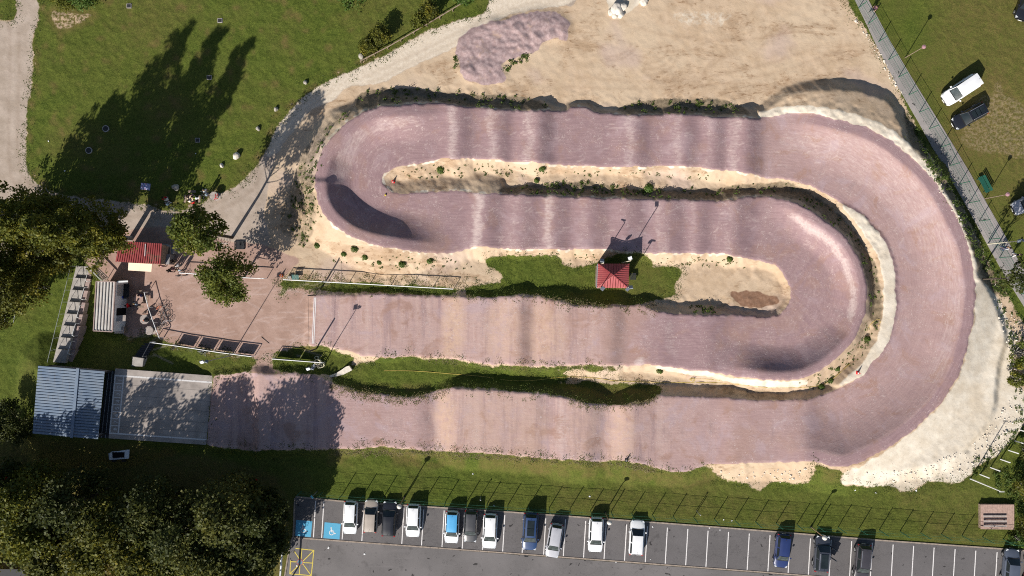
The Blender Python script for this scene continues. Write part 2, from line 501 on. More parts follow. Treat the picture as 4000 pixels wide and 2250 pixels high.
S4_TOP = [(2870, 1232), (2704, 1228), (2613, 1224), (2559, 1212), (2497, 1186), (2393, 1199), (2248, 1191), (2186, 1175), (2104, 1156), (2000, 1156), (1828, 1162), (1745, 1156), (1414, 1150), (1225, 1156)]
S4_LOW = [(1210, 1352), (1248, 1348), (1352, 1365), (1414, 1390), (1497, 1398), (1621, 1392), (1745, 1400), (1870, 1419), (2000, 1428), (2166, 1431), (2290, 1427), (2439, 1427), (2530, 1425), (2662, 1439)]
S2_TOP = [(2799, 786), (2745, 782), (2580, 778), (2476, 778), (2290, 769), (2166, 763), (2000, 758), (1849, 753), (1787, 745), (1663, 749), (1580, 757), (1530, 749), (1493, 716), (1497, 678), (1551, 654), (1600, 645), (1663, 633), (1725, 620)]
S3_LOW = [(1787, 622), (1932, 622), (2000, 635), (2075, 631), (2178, 645), (2261, 647), (2373, 653), (2476, 651), (2621, 647), (2766, 660), (2870, 668), (2952, 682)]
S1_TOP = [(3000, 1564), (2828, 1555), (2704, 1547), (2580, 1545), (2518, 1574), (2414, 1584), (2290, 1574), (2166, 1543), (2000, 1529), (1766, 1514), (1704, 1524), (1621, 1556), (1580, 1551), (1373, 1530), (1290, 1492), (1230, 1462), (1070, 1460), (960, 1456), (832, 1468)]
TRACK = S1_LOW[::-1] + BIG_OUT[::-1] + S3_TOP + LEFT_OUT + S2_LOW_IN + S4_TOP + S4_LOW + SMALL_OUT[::-1] + S2_TOP + S3_LOW + BIG_IN + S1_TOP
track = inside(TRACK, 5, 3, smooth=False)

BARE = [(1936, -330), (3300, -330), (3306, 0), (3331, 41), (3393, 141), (3435, 207), (3476, 282), (3526, 364), (3551, 435), (3580, 522), (3640, 610), (3720, 740), (3790, 870), (3850, 990), (3890, 1080), (3945, 1160),
        (3990, 1250), (4040, 1330), (4050, 1400), (4040, 1500), (4020, 1570), (4010, 1640), (3994, 1671), (3923, 1753), (3828, 1816), (3787, 1857), (3741, 1882), (3704, 1884), (3646, 1880), (3600, 1892), (3559, 1915), (3497, 1905),
        (3455, 1890), (3373, 1898), (3298, 1894), (3286, 1869), (3300, 1842), (3195, 1815), (3186, 1832), (3178, 1853), (3153, 1882), (3083, 1894), (3000, 1890), (2965, 1915), (2932, 1911), (2919, 1886), (2849, 1878), (2787, 1845), (2758, 1826),
        (2580, 1800), (2000, 1700), (1300, 1700), (1000, 1700), (1000, 1480), (1060, 1440), (1060, 1100), (1090, 1050), (1040, 960), (1020, 850), (1040, 720), (1075, 600), (1135, 517), (1197, 430), (1290, 385), (1345, 338), (1497, 312), (1642, 248), (1787, 178), (2000, 58)]
bare = inside(BARE, 14, 7)
GRASSES = [
    [(1890, 1015), (1960, 1000), (2180, 1005), (2200, 1035), (2270, 1045), (2330, 1020), (2390, 1000), (2440, 990), (2500, 990), (2540, 1010), (2560, 1040), (2650, 1045), (2660, 1070), (2635, 1115), (2640, 1150), (2560, 1170), (2500, 1185), (2400, 1196), (2250, 1190), (2190, 1172), (2100, 1152), (2000, 1152), (1880, 1165), (1825, 1158), (1815, 1132), (1850, 1115), (1950, 1105), (1960, 1070), (1900, 1040)],
    [(1110, 1098), (1400, 1102), (1765, 1126), (1748, 1152), (1500, 1147), (1300, 1140), (1120, 1122)],
    [(1285, 1494), (1360, 1440), (1470, 1405), (1620, 1398), (1745, 1404), (1870, 1424), (2000, 1432), (2166, 1433), (2290, 1429), (2410, 1436), (2400, 1448), (2240, 1450), (2160, 1456), (2230, 1470), (2190, 1490), (2170, 1500), (2250, 1496), (2300, 1492), (2520, 1498), (2590, 1518), (2565, 1545), (2480, 1572), (2400, 1584), (2290, 1572), (2166, 1540), (2000, 1527), (1850, 1515), (1766, 1514), (1704, 1525), (1620, 1556), (1580, 1550), (1400, 1530), (1350, 1512)],
    [(1065, 1415), (1060, 1390), (1130, 1360), (1240, 1350), (1330, 1370), (1385, 1395), (1370, 1420), (1330, 1450), (1250, 1462), (1120, 1457), (1075, 1440)],
    [(1100, 1160), (1105, 1130), (1112, 1118), (1120, 1130), (1110, 1160)],
]
grass_in = np.zeros_like(track)
for g_ in GRASSES: grass_in |= inside(g_, 9, 6)
ROAD_L = [(-500, 20), (-300, 90), (20, 80), (60, 20), (75, -350), (140, -350), (150, 60), (128, 150), (131, 260), (112, 400), (98, 600), (125, 700), (215, 755), (330, 772), (520, 790), (640, 822), (740, 812), (880, 745), (960, 700), (1010, 640), (1033, 600), (1103, 468), (1186, 381), (1269, 323), (1393, 269), (1497, 219), (1621, 145), (1787, 79), (1911, 12), (1936, -350), (2330, -350), (2250, 0), (2186, 20), (2000, 58), (1870, 112), (1787, 178), (1642, 248), (1497, 319), (1352, 344), (1298, 393), (1207, 435), (1145, 517), (1083, 600), (1050, 720), (1030, 850), (1060, 950), (960, 960), (640, 900), (430, 930), (300, 965), (-500, 965)]
road = inside(ROAD_L, 7, 6)
PLAZA = [(330, 1010), (440, 915), (640, 890), (900, 945), (1000, 950), (1110, 990), (1180, 1020), (1130, 1060), (1105, 1100), (1120, 1125), (1235, 1150), (1230, 1352), (1130, 1362), (1060, 1392), (1062, 1412), (1075, 1445), (1120, 1460), (980, 1460), (1000, 1415), (985, 1392), (700, 1350), (640, 1330), (585, 1300), (480, 1310), (480, 1120), (400, 1095)]
plaza = inside(PLAZA, 6, 5) & ~track
ramp_fp = inside([(450, 1440), (832, 1468), (805, 1738), (424, 1712)], smooth=False)
hillock = inside([(150, 1440), (470, 1440), (830, 1468), (805, 1738), (424, 1712), (150, 1700)], smooth=False)

# distance outwards from the track edge, and the outer rims
d_big = segdist(spline(BIG_OUT, 3, False)); d_left = segdist(spline(LEFT_OUT, 3, False)); d_small = segdist(spline(SMALL_OUT, 3, False))

# ---- heights along the ribbon
def prof(keys, sig=3):
    k = np.array(keys, float)
    x = np.arange(600, 4200, 5.0)
    v = np.interp(x, k[:, 0], k[:, 1])
    ker = np.exp(-0.5 * (np.arange(-12, 13) / sig) ** 2); ker /= ker.sum()
    v = np.convolve(np.pad(v, 12, mode='edge'), ker, 'valid')
    return np.interp(PX + (PY - 1125) * 0.02 + WX * 14, x, v)
def bumps(base, cr):
    keys = [(600, base)]
    for c, h, wl, wr in cr:
        keys += [(c - wl, base), (c - 8, base + h), (c + 6, base + h), (c + wr, base)]
    return keys + [(4200, base)]
p1 = prof([(600, .15), (1270, .15), (1320, .45), (1440, 1.0), (1600, 1.15), (1640, 1.1), (1705, .25), (1712, .25), (1790, 1.45), (2110, 1.5), (2150, 1.3), (2200, 1.75), (2305, 2.0), (2375, 1.05), (2385, 1.05), (2460, 1.95), (2480, 1.95), (2580, 1.35), (2690, 1.15), (2800, 1.15), (2870, 1.5), (3150, 1.5), (3250, 0.8), (4200, .8)])
p4 = prof([(600, .05), (1232, .05), (1500, .25), (1735, .3), (1800, .75), (1930, .9), (2025, 1.6), (2035, 1.6), (2082, .85), (2090, .85), (2150, 1.5), (2385, 1.75), (2392, 1.75), (2440, 1.05), (2450, 1.05), (2520, 1.3), (2600, 1.35), (2640, 1.2), (2765, 1.5), (2775, 1.5), (2850, .9), (2950, .75), (4200, .75)])
p3 = prof(bumps(.95, [(1778, .60, 80, 55), (1930, .56, 65, 55), (2088, 1.05, 90, 70), (2470, .62, 95, 60), (2662, .62, 80, 60), (2778, .60, 65, 60), (2903, 1.1, 90, 75)]), 2.6)
p2 = prof(bumps(.95, [(1890, .62, 70, 70), (2033, .52, 60, 80), (2160, .58, 55, 70), (2298, .56, 70, 80), (2443, .58, 70, 80), (2603, .62, 80, 80), (2722, .52, 55, 60), (2868, .7, 90, 75)]), 2.6)
small_ring = np.hypot(PX - 3029, (PY - 1129)) < 402
h = np.where((PY > 1468) & ~((PX > 2740) & small_ring), p1, np.where(PY > 1105, p4, np.where(PY > 700, p2, p3)))
fl = 0.5
wl_ = sstep(PX, 1760, 1500)
hl = 0.75 * wl_ + h * (1 - wl_)
wr_ = sstep(PX, 2930, 3130)
small_ring = np.hypot(PX - 3029, (PY - 1129)) < 402
hs = np.where(small_ring, 0.75, 0.8)
wr_ = np.where(PY > 1500, sstep(PX, 3150, 3270), wr_)
h = np.where(PX < 1760, hl, h)
right = PX > 2930
h = np.where(right, h * (1 - wr_) + hs * wr_, h)
# banks
def bank(d, w0, w1, pw): return np.where(d < w0, 1.0, np.clip(1 - (d - w0) / w1, 0, 1) ** pw)
Bl = sstep(PX, 1800, 1480) * np.where(PY > 700, 1.0, 0.85)
h = h + Bl * 2.15 * bank(d_left, 44, 105, 1.5) * (PX < 1850)
Bs = np.where(PY > 1129, sstep(PX, 2770, 3010), sstep(PX, 2960, 3200))
h = h + Bs * 1.75 * bank(d_small, 32, 105, 1.5) * small_ring * (PX > 2750)
Bb = sstep(PX, 3010, 3300)
h = h + Bb * 1.55 * bank(d_big, 44, 175, 1.6) * ~small_ring * (PX > 2900)
h = np.where(track & (PX < 1000), np.minimum(h, .2), h)

src = np.full((NY, NX), -9.0)
src[track] = blur(h, 2)[track]
# the spread bank outside the big turn, the chalk shelf, the start mound
terr = inside([(2990, 455), (3040, 395), (3124, 356), (3300, 350), (3400, 372), (3470, 400), (3500, 455), (3530, 530), (3560, 590), (3500, 560), (3373, 493), (3248, 460), (3145, 441)], 6, 3)
edge_h = 2.35
src[terr] = np.maximum(src[terr], ((0.95 + 1.45 * sstep(PX, 3020, 3300)) * np.clip(1.12 - d_big / 240, 0.6, 1))[terr])
shelf = inside([(3600, 1660), (3683, 1564), (3745, 1464), (3778, 1357), (3799, 1266), (3810, 1162), (3808, 1060), (3835, 1085), (3868, 1150), (3912, 1250), (3930, 1330), (3905, 1400), (3890, 1500), (3880, 1600), (3800, 1720), (3700, 1800), (3500, 1840), (3380, 1830), (3455, 1765)], 6, 3)
src[shelf] = np.maximum(src[shelf], (0.9 + 1.3 * np.clip(1 - d_big / 90, 0, 1))[shelf])
strip = inside([(3290, 800), (3330, 812), (3377, 845), (3406, 881), (3440, 910), (3470, 960), (3495, 1030), (3500, 1110), (3503, 1183), (3493, 1266), (3470, 1345), (3439, 1390), (3400, 1425), (3373, 1468), (3310, 1497), (3270, 1510), (3310, 1470), (3365, 1420), (3412, 1350), (3440, 1285), (3450, 1200), (3452, 1120), (3435, 1030), (3405, 960), (3365, 900), (3320, 840)], 4, 3)
src[strip] = np.maximum(src[strip], 1.0)
rim_w = np.where(PX < 3200, 30, np.where(PY < 700, 36, 14))
rimchalk = (d_big < rim_w + 12 * WX2) & ~track & (PX > 2960) & (PY < 1100)
src[rimchalk] = np.maximum(src[rimchalk], (0.95 + 1.45 * Bb)[rimchalk])
ramp_h = np.interp(PX + (PY - 1450) * 0.1, [430, 450, 832], [2.5, 2.42, 0.0])
src[hillock] = np.where(PX < 430, 2.4, ramp_h)[hillock]
# side slopes falling away from all that, in true slope, seen through the lens
z0 = 0.05 * (fbm(PX, PY, 300, 21) - 0.3)
z = np.maximum(z0 * 0, src)
z = np.maximum(z, z0)
TX, TY = (PX - 2000) / (PPM * H), (PY - 1125) / (PPM * H)
slope = 1.12 + 0.5 * (fbm(PX, PY, 130, 33) - 0.5)
slope = np.where((PX < 1400) & (PY > 430), 0.75, slope)                     # softer outside the left turn
slope = np.where((PX < 1950) & (PY > 930) & (PY < 1120), 0.8, slope)
slope = np.where((PX > 2980) & (PX < 3540) & (PY < 450), 0.92, slope)
slope = np.where((PX > 1450) & (PX < 1960) & (PY > 640) & (PY < 760), 0.5, slope)
slope = np.where((PY > 1760) | ((PX < 1000) & (PY > 1200)), 0.55, slope)
src_d = np.where(track, 0.0, 1e6)
DIRS = [(1, 0), (-1, 0), (0, 1), (0, -1), (1, 1), (1, -1), (-1, 1), (-1, -1)]
drops = {}
for dx, dy in DIRS:
    L = math.hypot(dx, dy)
    t = (TX * dx + TY * dy) / L
    drops[(dx, dy)] = (STEP * L / PPM) / np.maximum(1 / slope - t, 0.16)
def shifted(a, dx, dy, fill):
    o = np.full_like(a, fill)
    o[max(dy, 0):NY + min(dy, 0), max(dx, 0):NX + min(dx, 0)] = a[max(-dy, 0):NY + min(-dy, 0), max(-dx, 0):NX + min(-dx, 0)]
    return o
for it in range(34):
    for dx, dy in DIRS:
        z = np.maximum(z, np.where(src > -5, -9, shifted(z, dx, dy, -9.0) - drops[(dx, dy)]))
        if it < 26:
            src_d = np.minimum(src_d, shifted(src_d, dx, dy, 1e6) + STEP * math.hypot(dx, dy))

# labels
LAWN, RACE, EARTH, ROADL, PLAZAL, HEAP = range(6)
lab = np.full((NY, NX), LAWN)
lab[bare] = EARTH
lab[road] = ROADL
lab[plaza] = PLAZAL
lab[track] = RACE
lab[grass_in & ~track] = LAWN
lab[hillock] = LAWN
HEAP_P = [(1776, 220), (1786, 165), (1850, 112), (1960, 78), (2090, 52), (2195, 58), (2232, 100), (2215, 152), (2130, 168), (2080, 205), (2010, 232), (1972, 262), (1988, 312), (1900, 328), (1830, 302), (1788, 262)]
heap = inside(HEAP_P, 26, 9)
lab[heap] = HEAP
hp = blur(heap.astype(float), 16) * .7
ridge_n = np.abs(fbm(PX * 0.8 + PY * 0.5, PY - PX * 0.4, 70, 61, 5) - 0.5)
z = z + hp * (0.45 * fbm(PX, PY, 120, 71, 2) + 2.3 * ridge_n * blur(np.clip(2.6 * fbm(PX, PY, 150, 73, 2) - .7, 0.1, 1.5), 2) + 0.7 * np.abs(fbm(PX * .7 + PY * .7, PY * 1.3 - PX * .5, 24, 66, 4) - .5) * np.clip(3 * fbm(PX, PY, 90, 69, 2) - 1, 0, 1.6) + .35 * fbm(PX, PY, 12, 68, 2) - 0.05)

# fine relief
asph = inside([(1140, 1925), (4300, 2150), (4300, 2700), (1040, 2700)], smooth=False)
path_fp = inside([(3310, -350), (3400, -350), (4200, 1190), (4100, 1290), (3960, 1210), (3338, 0)], smooth=False)
rough = np.where(lab == LAWN, 0.10, np.where(lab == EARTH, 0.05, np.where(lab == RACE, 0.015, 0.02)))
sidebank = (src_d > 2) & (src_d < 75) & (lab == EARTH)
rough = np.where(sidebank, np.where((PX > 3250) & (PY > 1000), 0.05, 0.16), rough)
flat = blur((asph | path_fp | ramp_fp).astype(float), 2)
fine = (fbm(PX, PY, 22, 41, 3) - 0.5)
z = blur(z, 1) + rough * fine * (1 - np.clip(flat * 1.6, 0, 1)) * 1.6
z = np.where(flat > 0.55, np.where(ramp_fp, z - 0.1, np.where(z < 0.4, 0.0, z)), z)
z = np.maximum(z, -0.04)

def tz(px, py):
    j = int(np.clip(round((px - GX0) / STEP), 0, NX - 1)); i = int(np.clip(round((py - GY0) / STEP), 0, NY - 1))
    return float(z[i, j])
def G(px, py, dz=0.0):
    """point on the ground seen at pixel (px, py)"""
    p = W(px, py, tz(px, py)); p.z += dz
    return p

# ---- colour masks (what the surface is made of, plus some painted sun and shade)
def soft(m, n=2): return blur(m.astype(float), n)
m_track = soft(track, 1)
m_grass = soft((lab == LAWN), 7)
m_road = soft(lab == ROADL, 5)
m_plaza = soft(lab == PLAZAL, 6)
chalk = np.zeros((NY, NX))
chalk = np.maximum(chalk, 1.0 * soft(inside([(3600, 1660), (3683, 1564), (3745, 1464), (3778, 1357), (3799, 1266), (3810, 1162), (3808, 1050), (3835, 1085), (3890, 1150), (3940, 1250), (3970, 1330), (3960, 1400), (3980, 1500), (4010, 1570), (4000, 1660), (3923, 1753), (3828, 1816), (3787, 1857), (3741, 1882), (3646, 1884), (3588, 1890), (3559, 1915), (3497, 1907), (3373, 1898), (3298, 1894), (3286, 1869), (3323, 1838), (3455, 1765)], 14, 9), 8))
chalk = np.maximum(chalk, soft(strip, 2)); chalk = np.maximum(chalk, soft(rimchalk, 2))
chalk = np.maximum(chalk, soft(inside([(2530, 1423), (2662, 1442), (2766, 1452), (2830, 1472), (2911, 1478), (3000, 1487), (3083, 1490), (3145, 1480), (3155, 1500), (3080, 1515), (3000, 1514), (2900, 1500), (2800, 1482), (2740, 1468), (2600, 1448)], 5, 4), 2))
edge = (src_d > 0.5) & (src_d < 9 + 12 * WX2) & (PY < 1010) & (PX > 1235) & (PX < 3000) & (vnoise(PX, PY, 60, 81) > 0.30)
chalk = np.maximum(chalk, 0.9 * soft(edge, 1))
chalk = np.maximum(chalk, 0.8 * soft(inside([(2380, -20), (2520, -20), (2500, 20), (2450, 60), (2400, 75), (2380, 40)], 10, 5), 3))
upath = inside([(1083, 600), (1145, 517), (1207, 435), (1298, 393), (1352, 344), (1497, 319), (1642, 248), (1787, 178), (1870, 112), (2000, 58), (2250, 0), (2330, -350), (1936, -350), (1911, 12), (1787, 79), (1621, 145), (1497, 219), (1393, 269), (1269, 323), (1186, 381), (1103, 468), (1033, 600)], 5, 4)
chalk = np.maximum(chalk, 0.95 * soft(upath & road, 6))
chalk = np.maximum(chalk, 0.45 * soft(inside([(2640, 40), (2850, 50), (2830, 100), (2700, 110), (2620, 80)], 20, 6), 6))
pale = np.zeros((NY, NX))
for poly, v in [([(1300, 640), (1345, 560), (1400, 500), (1500, 458), (1615, 445), (1630, 480), (1540, 508), (1450, 545), (1395, 610), (1350, 700), (1300, 720)], .5),
                ([(3080, 835), (3180, 880), (3260, 945), (3310, 1020), (3345, 1110), (3345, 1200), (3320, 1270), (3300, 1240), (3310, 1150), (3290, 1060), (3240, 980), (3170, 920), (3090, 870)], .75),
                ([(3060, 520), (3330, 520), (3500, 640), (3640, 800), (3720, 960), (3740, 1100), (3650, 1060), (3560, 900), (3420, 760), (3240, 640), (3080, 600)], .4),
                ([(2595, 1255), (2640, 1260), (2655, 1385), (2595, 1375)], .42), ([(2170, 1560), (2212, 1570), (2218, 1770), (2170, 1770)], .48),
                ([(2470, 1395), (2510, 1395), (2520, 1430), (2470, 1425)], .9)]:
    pale = np.maximum(pale, v * soft(inside(poly, 22, 7), 7))  # pale dirt spots, and sunlight painted on the lit sides of the bends
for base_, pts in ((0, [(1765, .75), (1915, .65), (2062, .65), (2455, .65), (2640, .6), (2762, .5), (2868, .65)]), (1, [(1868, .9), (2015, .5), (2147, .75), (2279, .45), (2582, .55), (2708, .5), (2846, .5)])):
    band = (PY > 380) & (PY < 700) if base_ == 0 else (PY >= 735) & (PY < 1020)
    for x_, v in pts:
        pale = np.maximum(pale, band * track * v * .8 * np.exp(-((PX - x_ + (PY - 700) * .02 + WX * 40 + WX2 * 16) / 30) ** 2))  # sun-facing roller slopes painted paler, together with their dust
tone = np.where(PY > 1460, 1.0, np.where(PY > 1100, sstep(PX, 2650, 2250), 0.05))
tone = np.where(PX > 2960, np.where(d_small < d_big - 170, 0.12, 0.50), tone)
tone = np.where((PY > 1460) & (PX > 2430), sstep(PX, 2900, 2430) * .5 + .5, tone)
tone = np.where((PY > 1460) & (PX > 1270) & (PX < 1690), .62, tone)
tone = blur(tone, 10)
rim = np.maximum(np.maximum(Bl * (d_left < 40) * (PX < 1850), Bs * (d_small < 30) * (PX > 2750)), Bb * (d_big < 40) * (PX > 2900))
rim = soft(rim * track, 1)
tone = tone * (1 - rim) - 0.25 * rim  # flat rims painted darker, as the less sunlit part of each bend
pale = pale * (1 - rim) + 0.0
pale = np.maximum(pale, .42 * Bb * sstep(d_big, 44, 60) * sstep(d_big, 190, 80) * (PY < 1500) * ~small_ring)  # banks under the rims painted paler, standing in for sun on the slope
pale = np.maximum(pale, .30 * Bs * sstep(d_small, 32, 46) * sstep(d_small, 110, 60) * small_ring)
tanp = np.zeros((NY, NX))
for poly, v in [([(1750, 1150), (1805, 1150), (1800, 1400), (1735, 1400)], 1.0), ([(1905, 1210), (2015, 1180), (2015, 1380), (1900, 1390)], .6), ([(2085, 1190), (2190, 1230), (2190, 1390), (2075, 1400)], .7),
                ([(1712, 1545), (1775, 1530), (1775, 1750), (1712, 1750)], .9), ([(1775, 1540), (2110, 1550), (2110, 1760), (1775, 1750)], .35), ([(2385, 1600), (2470, 1600), (2470, 1780), (2385, 1780)], .7), ([(2225, 1580), (2310, 1590), (2310, 1780), (2225, 1770)], .35)]:
    tanp = np.maximum(tanp, .85 * v * soft(inside(poly, 22, 5), 14))
dry = 1.25 * sstep(PX, 3540, 3800) * sstep(PY, 1000, 700) * fbm(PX, PY, 260, 91)
dry = np.minimum(dry * 1.25, .85) + 0.10 * (fbm(PX, PY, 420, 95) > 0.5) + 0.35 * sstep(PY, 1880, 1960) * (PX > 1900) * fbm(PX, PY, 200, 97)
dry = np.maximum(dry, 1.0 * soft(inside([(200, 40), (300, 30), (390, 60), (330, 100), (240, 140), (195, 100)], 25, 8), 5))
dry = np.maximum(dry, 0.7 * soft((src_d < 70) & (src_d > 0) & (lab == LAWN) & (PY > 1500) & (PX > 1250), 5) * (fbm(PX, PY, 50, 99) > 0.42))
rd = blur((road | plaza).astype(float), 30)
dry = np.maximum(dry, 1.0 * ((rd > .10) & (lab == LAWN) & (fbm(PX, PY, 34, 111, 3) > .56) & (PX < 1500)))
dry = np.maximum(dry, .9 * ((fbm(PX, PY, 30, 117, 3) > .70) & (lab == LAWN) & (PX < 1400) & (PY < 800)))
dry = blur(dry, 2)
dry = np.maximum(dry, .85 * blur(inside([(-600, 1740), (420, 1735), (820, 1790), (1120, 1920), (1110, 2300), (1050, 2700), (-600, 2700)], 30, 8).astype(float), 6))
mud = soft(inside([(2850, 1150), (2900, 1140), (2990, 1148), (3040, 1160), (3030, 1190), (2960, 1205), (2890, 1195)], 10, 5), 2)
mud = np.maximum(mud, 0.6 * soft(inside([(940, 1640), (960, 1640), (960, 1660)], 2, 2), 1))
veg = np.zeros((NY, NX))
for poly, v in [([(1385, 395), (1440, 350), (1620, 345), (1850, 365), (2050, 380), (2160, 420), (2000, 428), (1860, 418), (1700, 398), (1500, 408), (1400, 435)], .9),
                ([(2420, 420), (2500, 395), (2700, 385), (2850, 395), (2930, 450), (2740, 446), (2520, 446), (2420, 440)], .8),
                ([(1950, 755), (1980, 728), (2160, 715), (2330, 710), (2460, 740), (2700, 735), (3000, 712), (3090, 710), (3240, 800), (3340, 900), (3420, 1040), (3450, 1180), (3430, 1300), (3395, 1240), (3385, 1100), (3340, 960), (3230, 860), (3090, 775), (2910, 762), (2800, 782), (2480, 775), (2166, 760)], .75),
                ([(1080, 880), (1140, 700), (1200, 560), (1330, 430), (1390, 420), (1300, 510), (1240, 610), (1225, 740), (1240, 830), (1200, 960), (1160, 940)], .55),
                ([(3560, 560), (3600, 560), (3720, 740), (3840, 960), (3920, 1130), (3870, 1140), (3790, 960), (3700, 760)], .8),
                ([(3545, 430), (3575, 500), (3610, 580), (3570, 590), (3530, 480)], .8),
                ([(2840, 1512), (2990, 1520), (3140, 1528), (3200, 1545), (3000, 1562), (2830, 1548)], .5)]:
    veg = np.maximum(veg, v * soft(inside(poly, 10, 5), 3))

# track-following coordinate for streaks
th = np.arctan2(PY - 700, 1600 - PX)
th2 = np.arctan2(PY - 1130, PX - 3050)
lt = (PX < 1600) & (PY < 1060)
s_c = np.where(lt, 1600 - (np.pi / 2 - np.abs(th)) * 250, np.where(PX > 3050, 3050 + (np.pi / 2 - np.abs(th2)) * 500, PX))
d_c = np.where(lt, 700 + np.sign(PY - 700 + .01) * np.hypot(PX - 1600, PY - 700), np.where(PX > 3050, 1130 + np.sign(PY - 1130 + .01) * np.hypot(PX - 3050, PY - 1130), PY))


# marks left by wheels and rakes: long tyre lines and short pale scratches
wd_ = np.zeros((NY, NX)); wp_ = np.zeros((NY, NX))
def draw(arr, pts, w, v):
    P = np.array(pts, float)
    i0 = max(0, int((P[:, 1].min() - w * 2 - GY0) // STEP)); i1 = min(NY, int((P[:, 1].max() + w * 2 - GY0) // STEP) + 2)
    j0 = max(0, int((P[:, 0].min() - w * 2 - GX0) // STEP)); j1 = min(NX, int((P[:, 0].max() + w * 2 - GX0) // STEP) + 2)
    if i1 <= i0 or j1 <= j0: return
    X, Y = PX[i0:i1, j0:j1], PY[i0:i1, j0:j1]; D = np.full(X.shape, 1e9)
    for (ax, ay), (bx, by) in zip(P[:-1], P[1:]):
        dx, dy = bx - ax, by - ay; t = np.clip(((X - ax) * dx + (Y - ay) * dy) / (dx * dx + dy * dy + 1e-9), 0, 1)
        D = np.minimum(D, np.hypot(X - ax - t * dx, Y - ay - t * dy))
    arr[i0:i1, j0:j1] = np.maximum(arr[i0:i1, j0:j1], v * np.clip(1.3 - D / w, 0, 1))
rw = np.random.default_rng(404)
tn = track & (PX > 1240) & (PX < 3700)
cand = np.argwhere(tn)
for k in range(900):
    i, j = cand[rw.integers(len(cand))]
    if PY[i, j] > 1460 and rw.random() < .5: continue
    if d_big[i, j] < 60 or d_small[i, j] < 40: continue
    i2, j2 = min(NY - 1, i), min(NX - 2, j)
    dsx, dsy = s_c[i2, j2 + 1] - s_c[i2, j2], s_c[min(NY - 1, i2 + 1), j2] - s_c[i2, j2]
    a = math.atan2(dsy, dsx) + rw.normal(0, .38); L = rw.uniform(5, 26) * (3.0 if rw.random() < .06 else 1); cv = rw.normal(0, .35)
    x, y = PX[i, j], PY[i, j]; pts = [(x, y)]
    for q in range(4):
        a += cv / 4; x += math.cos(a) * L / 4; y += math.sin(a) * L / 4; pts.append((x, y))
    draw(wp_, pts, 2.6, rw.uniform(.1, .55) * (1 if PY[i, j] < 1060 else .55))
wp_ *= track
for cx, cy, rr, a0, a1 in ((2530, 185, 52, -.5, 1.9), (2535, 190, 72, -.3, 2.2), (2535, 195, 95, 0, 1.8), (2530, 200, 118, .2, 1.6), (2380, 150, 90, .3, 1.8), (2385, 150, 108, .3, 1.7), (2900, 330, 150, 3.4, 4.6), (2905, 330, 168, 3.4, 4.7)):
    draw(wd_, [(cx + rr * math.cos(t), cy + rr * .8 * math.sin(t)) for t in np.linspace(a0, a1, 14)], 5, .6)
for pts in ([(2250, 300), (2500, 320), (2750, 300), (2960, 260), (3200, 180)], [(2200, 340), (2500, 345), (2800, 330), (3000, 290), (3290, 200)], [(2350, 60), (2500, 110), (2700, 150), (2950, 150), (3200, 90)], [(2690, 60), (2720, 80), (2750, 110)], [(2710, 50), (2745, 80)], [(2870, 330), (2920, 400), (2945, 450)], [(2895, 320), (2950, 400), (2975, 445)],
            [(1420, 300), (1560, 240), (1700, 170), (1850, 95), (1990, 40), (2150, -10)], [(1440, 325), (1580, 262), (1720, 190), (1880, 112), (2010, 52), (2190, 0)], [(30, -50), (40, 200), (35, 500), (60, 720), (250, 800), (500, 840), (760, 850), (960, 760), (1070, 600), (1180, 450), (1300, 350)], [(70, 100), (75, 300), (68, 500), (90, 690), (260, 775), (520, 812), (760, 825), (940, 735), (1046, 590), (1160, 430), (1280, 335)], [(700, 870), (800, 940), (950, 990), (1080, 1040)]):
    draw(wd_, [(x + rw.normal(0, 2), y + rw.normal(0, 2)) for x, y in spline(pts, 6, False)], 7, .42)
for k in range(260):
    x, y = rw.uniform(1500, 3300), rw.uniform(-20, 400)
    a = rw.uniform(0, 3.1); L = rw.uniform(6, 26)
    draw(wd_, [(x, y), (x + L * math.cos(a), y + L * math.sin(a))], 3.5, rw.uniform(.3, .9))
for k in range(140):
    x, y = rw.uniform(500, 1250), rw.uniform(1080, 1400)
    a = rw.normal(-.15, .3); L = rw.uniform(15, 90)
    draw(wp_, [(x, y), (x + L * .5 * math.cos(a), y + L * .5 * math.sin(a) + rw.normal(0, 2)), (x + L * math.cos(a), y + L * math.sin(a))], 3, rw.uniform(.15, .45))
D_ = np.stack([blur(wd_, 1), wp_, 0 * wp_, 0 * wp_], -1).reshape(-1, 4).astype(np.float32)

K_ = 1 - z / H
WXc, WYc = (PX - 2000) / PPM * K_, -(PY - 1125) / PPM * K_
# normals over the whole sheet, so that neighbouring pieces shade as one ground
co = np.stack([WXc, WYc, z], -1)
du = np.zeros_like(co); dv = np.zeros_like(co)
du[:, 1:-1] = co[:, 2:] - co[:, :-2]; du[:, 0] = co[:, 1] - co[:, 0]; du[:, -1] = co[:, -1] - co[:, -2]
dv[1:-1] = co[:-2] - co[2:]; dv[0] = co[0] - co[1]; dv[-1] = co[-2] - co[-1]
nor = np.cross(du, dv); nor /= np.linalg.norm(nor, axis=-1, keepdims=True)

A_ = np.stack([m_grass, m_track, chalk, m_road], -1).reshape(-1, 4).astype(np.float32)
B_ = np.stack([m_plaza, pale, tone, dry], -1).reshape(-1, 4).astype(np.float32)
C_ = np.stack([mud, veg, tanp, soft(heap, 3)], -1).reshape(-1, 4).astype(np.float32)
T_ = np.stack([s_c / PPM, d_c / PPM, 0 * s_c], -1).reshape(-1, 3).astype(np.float32)

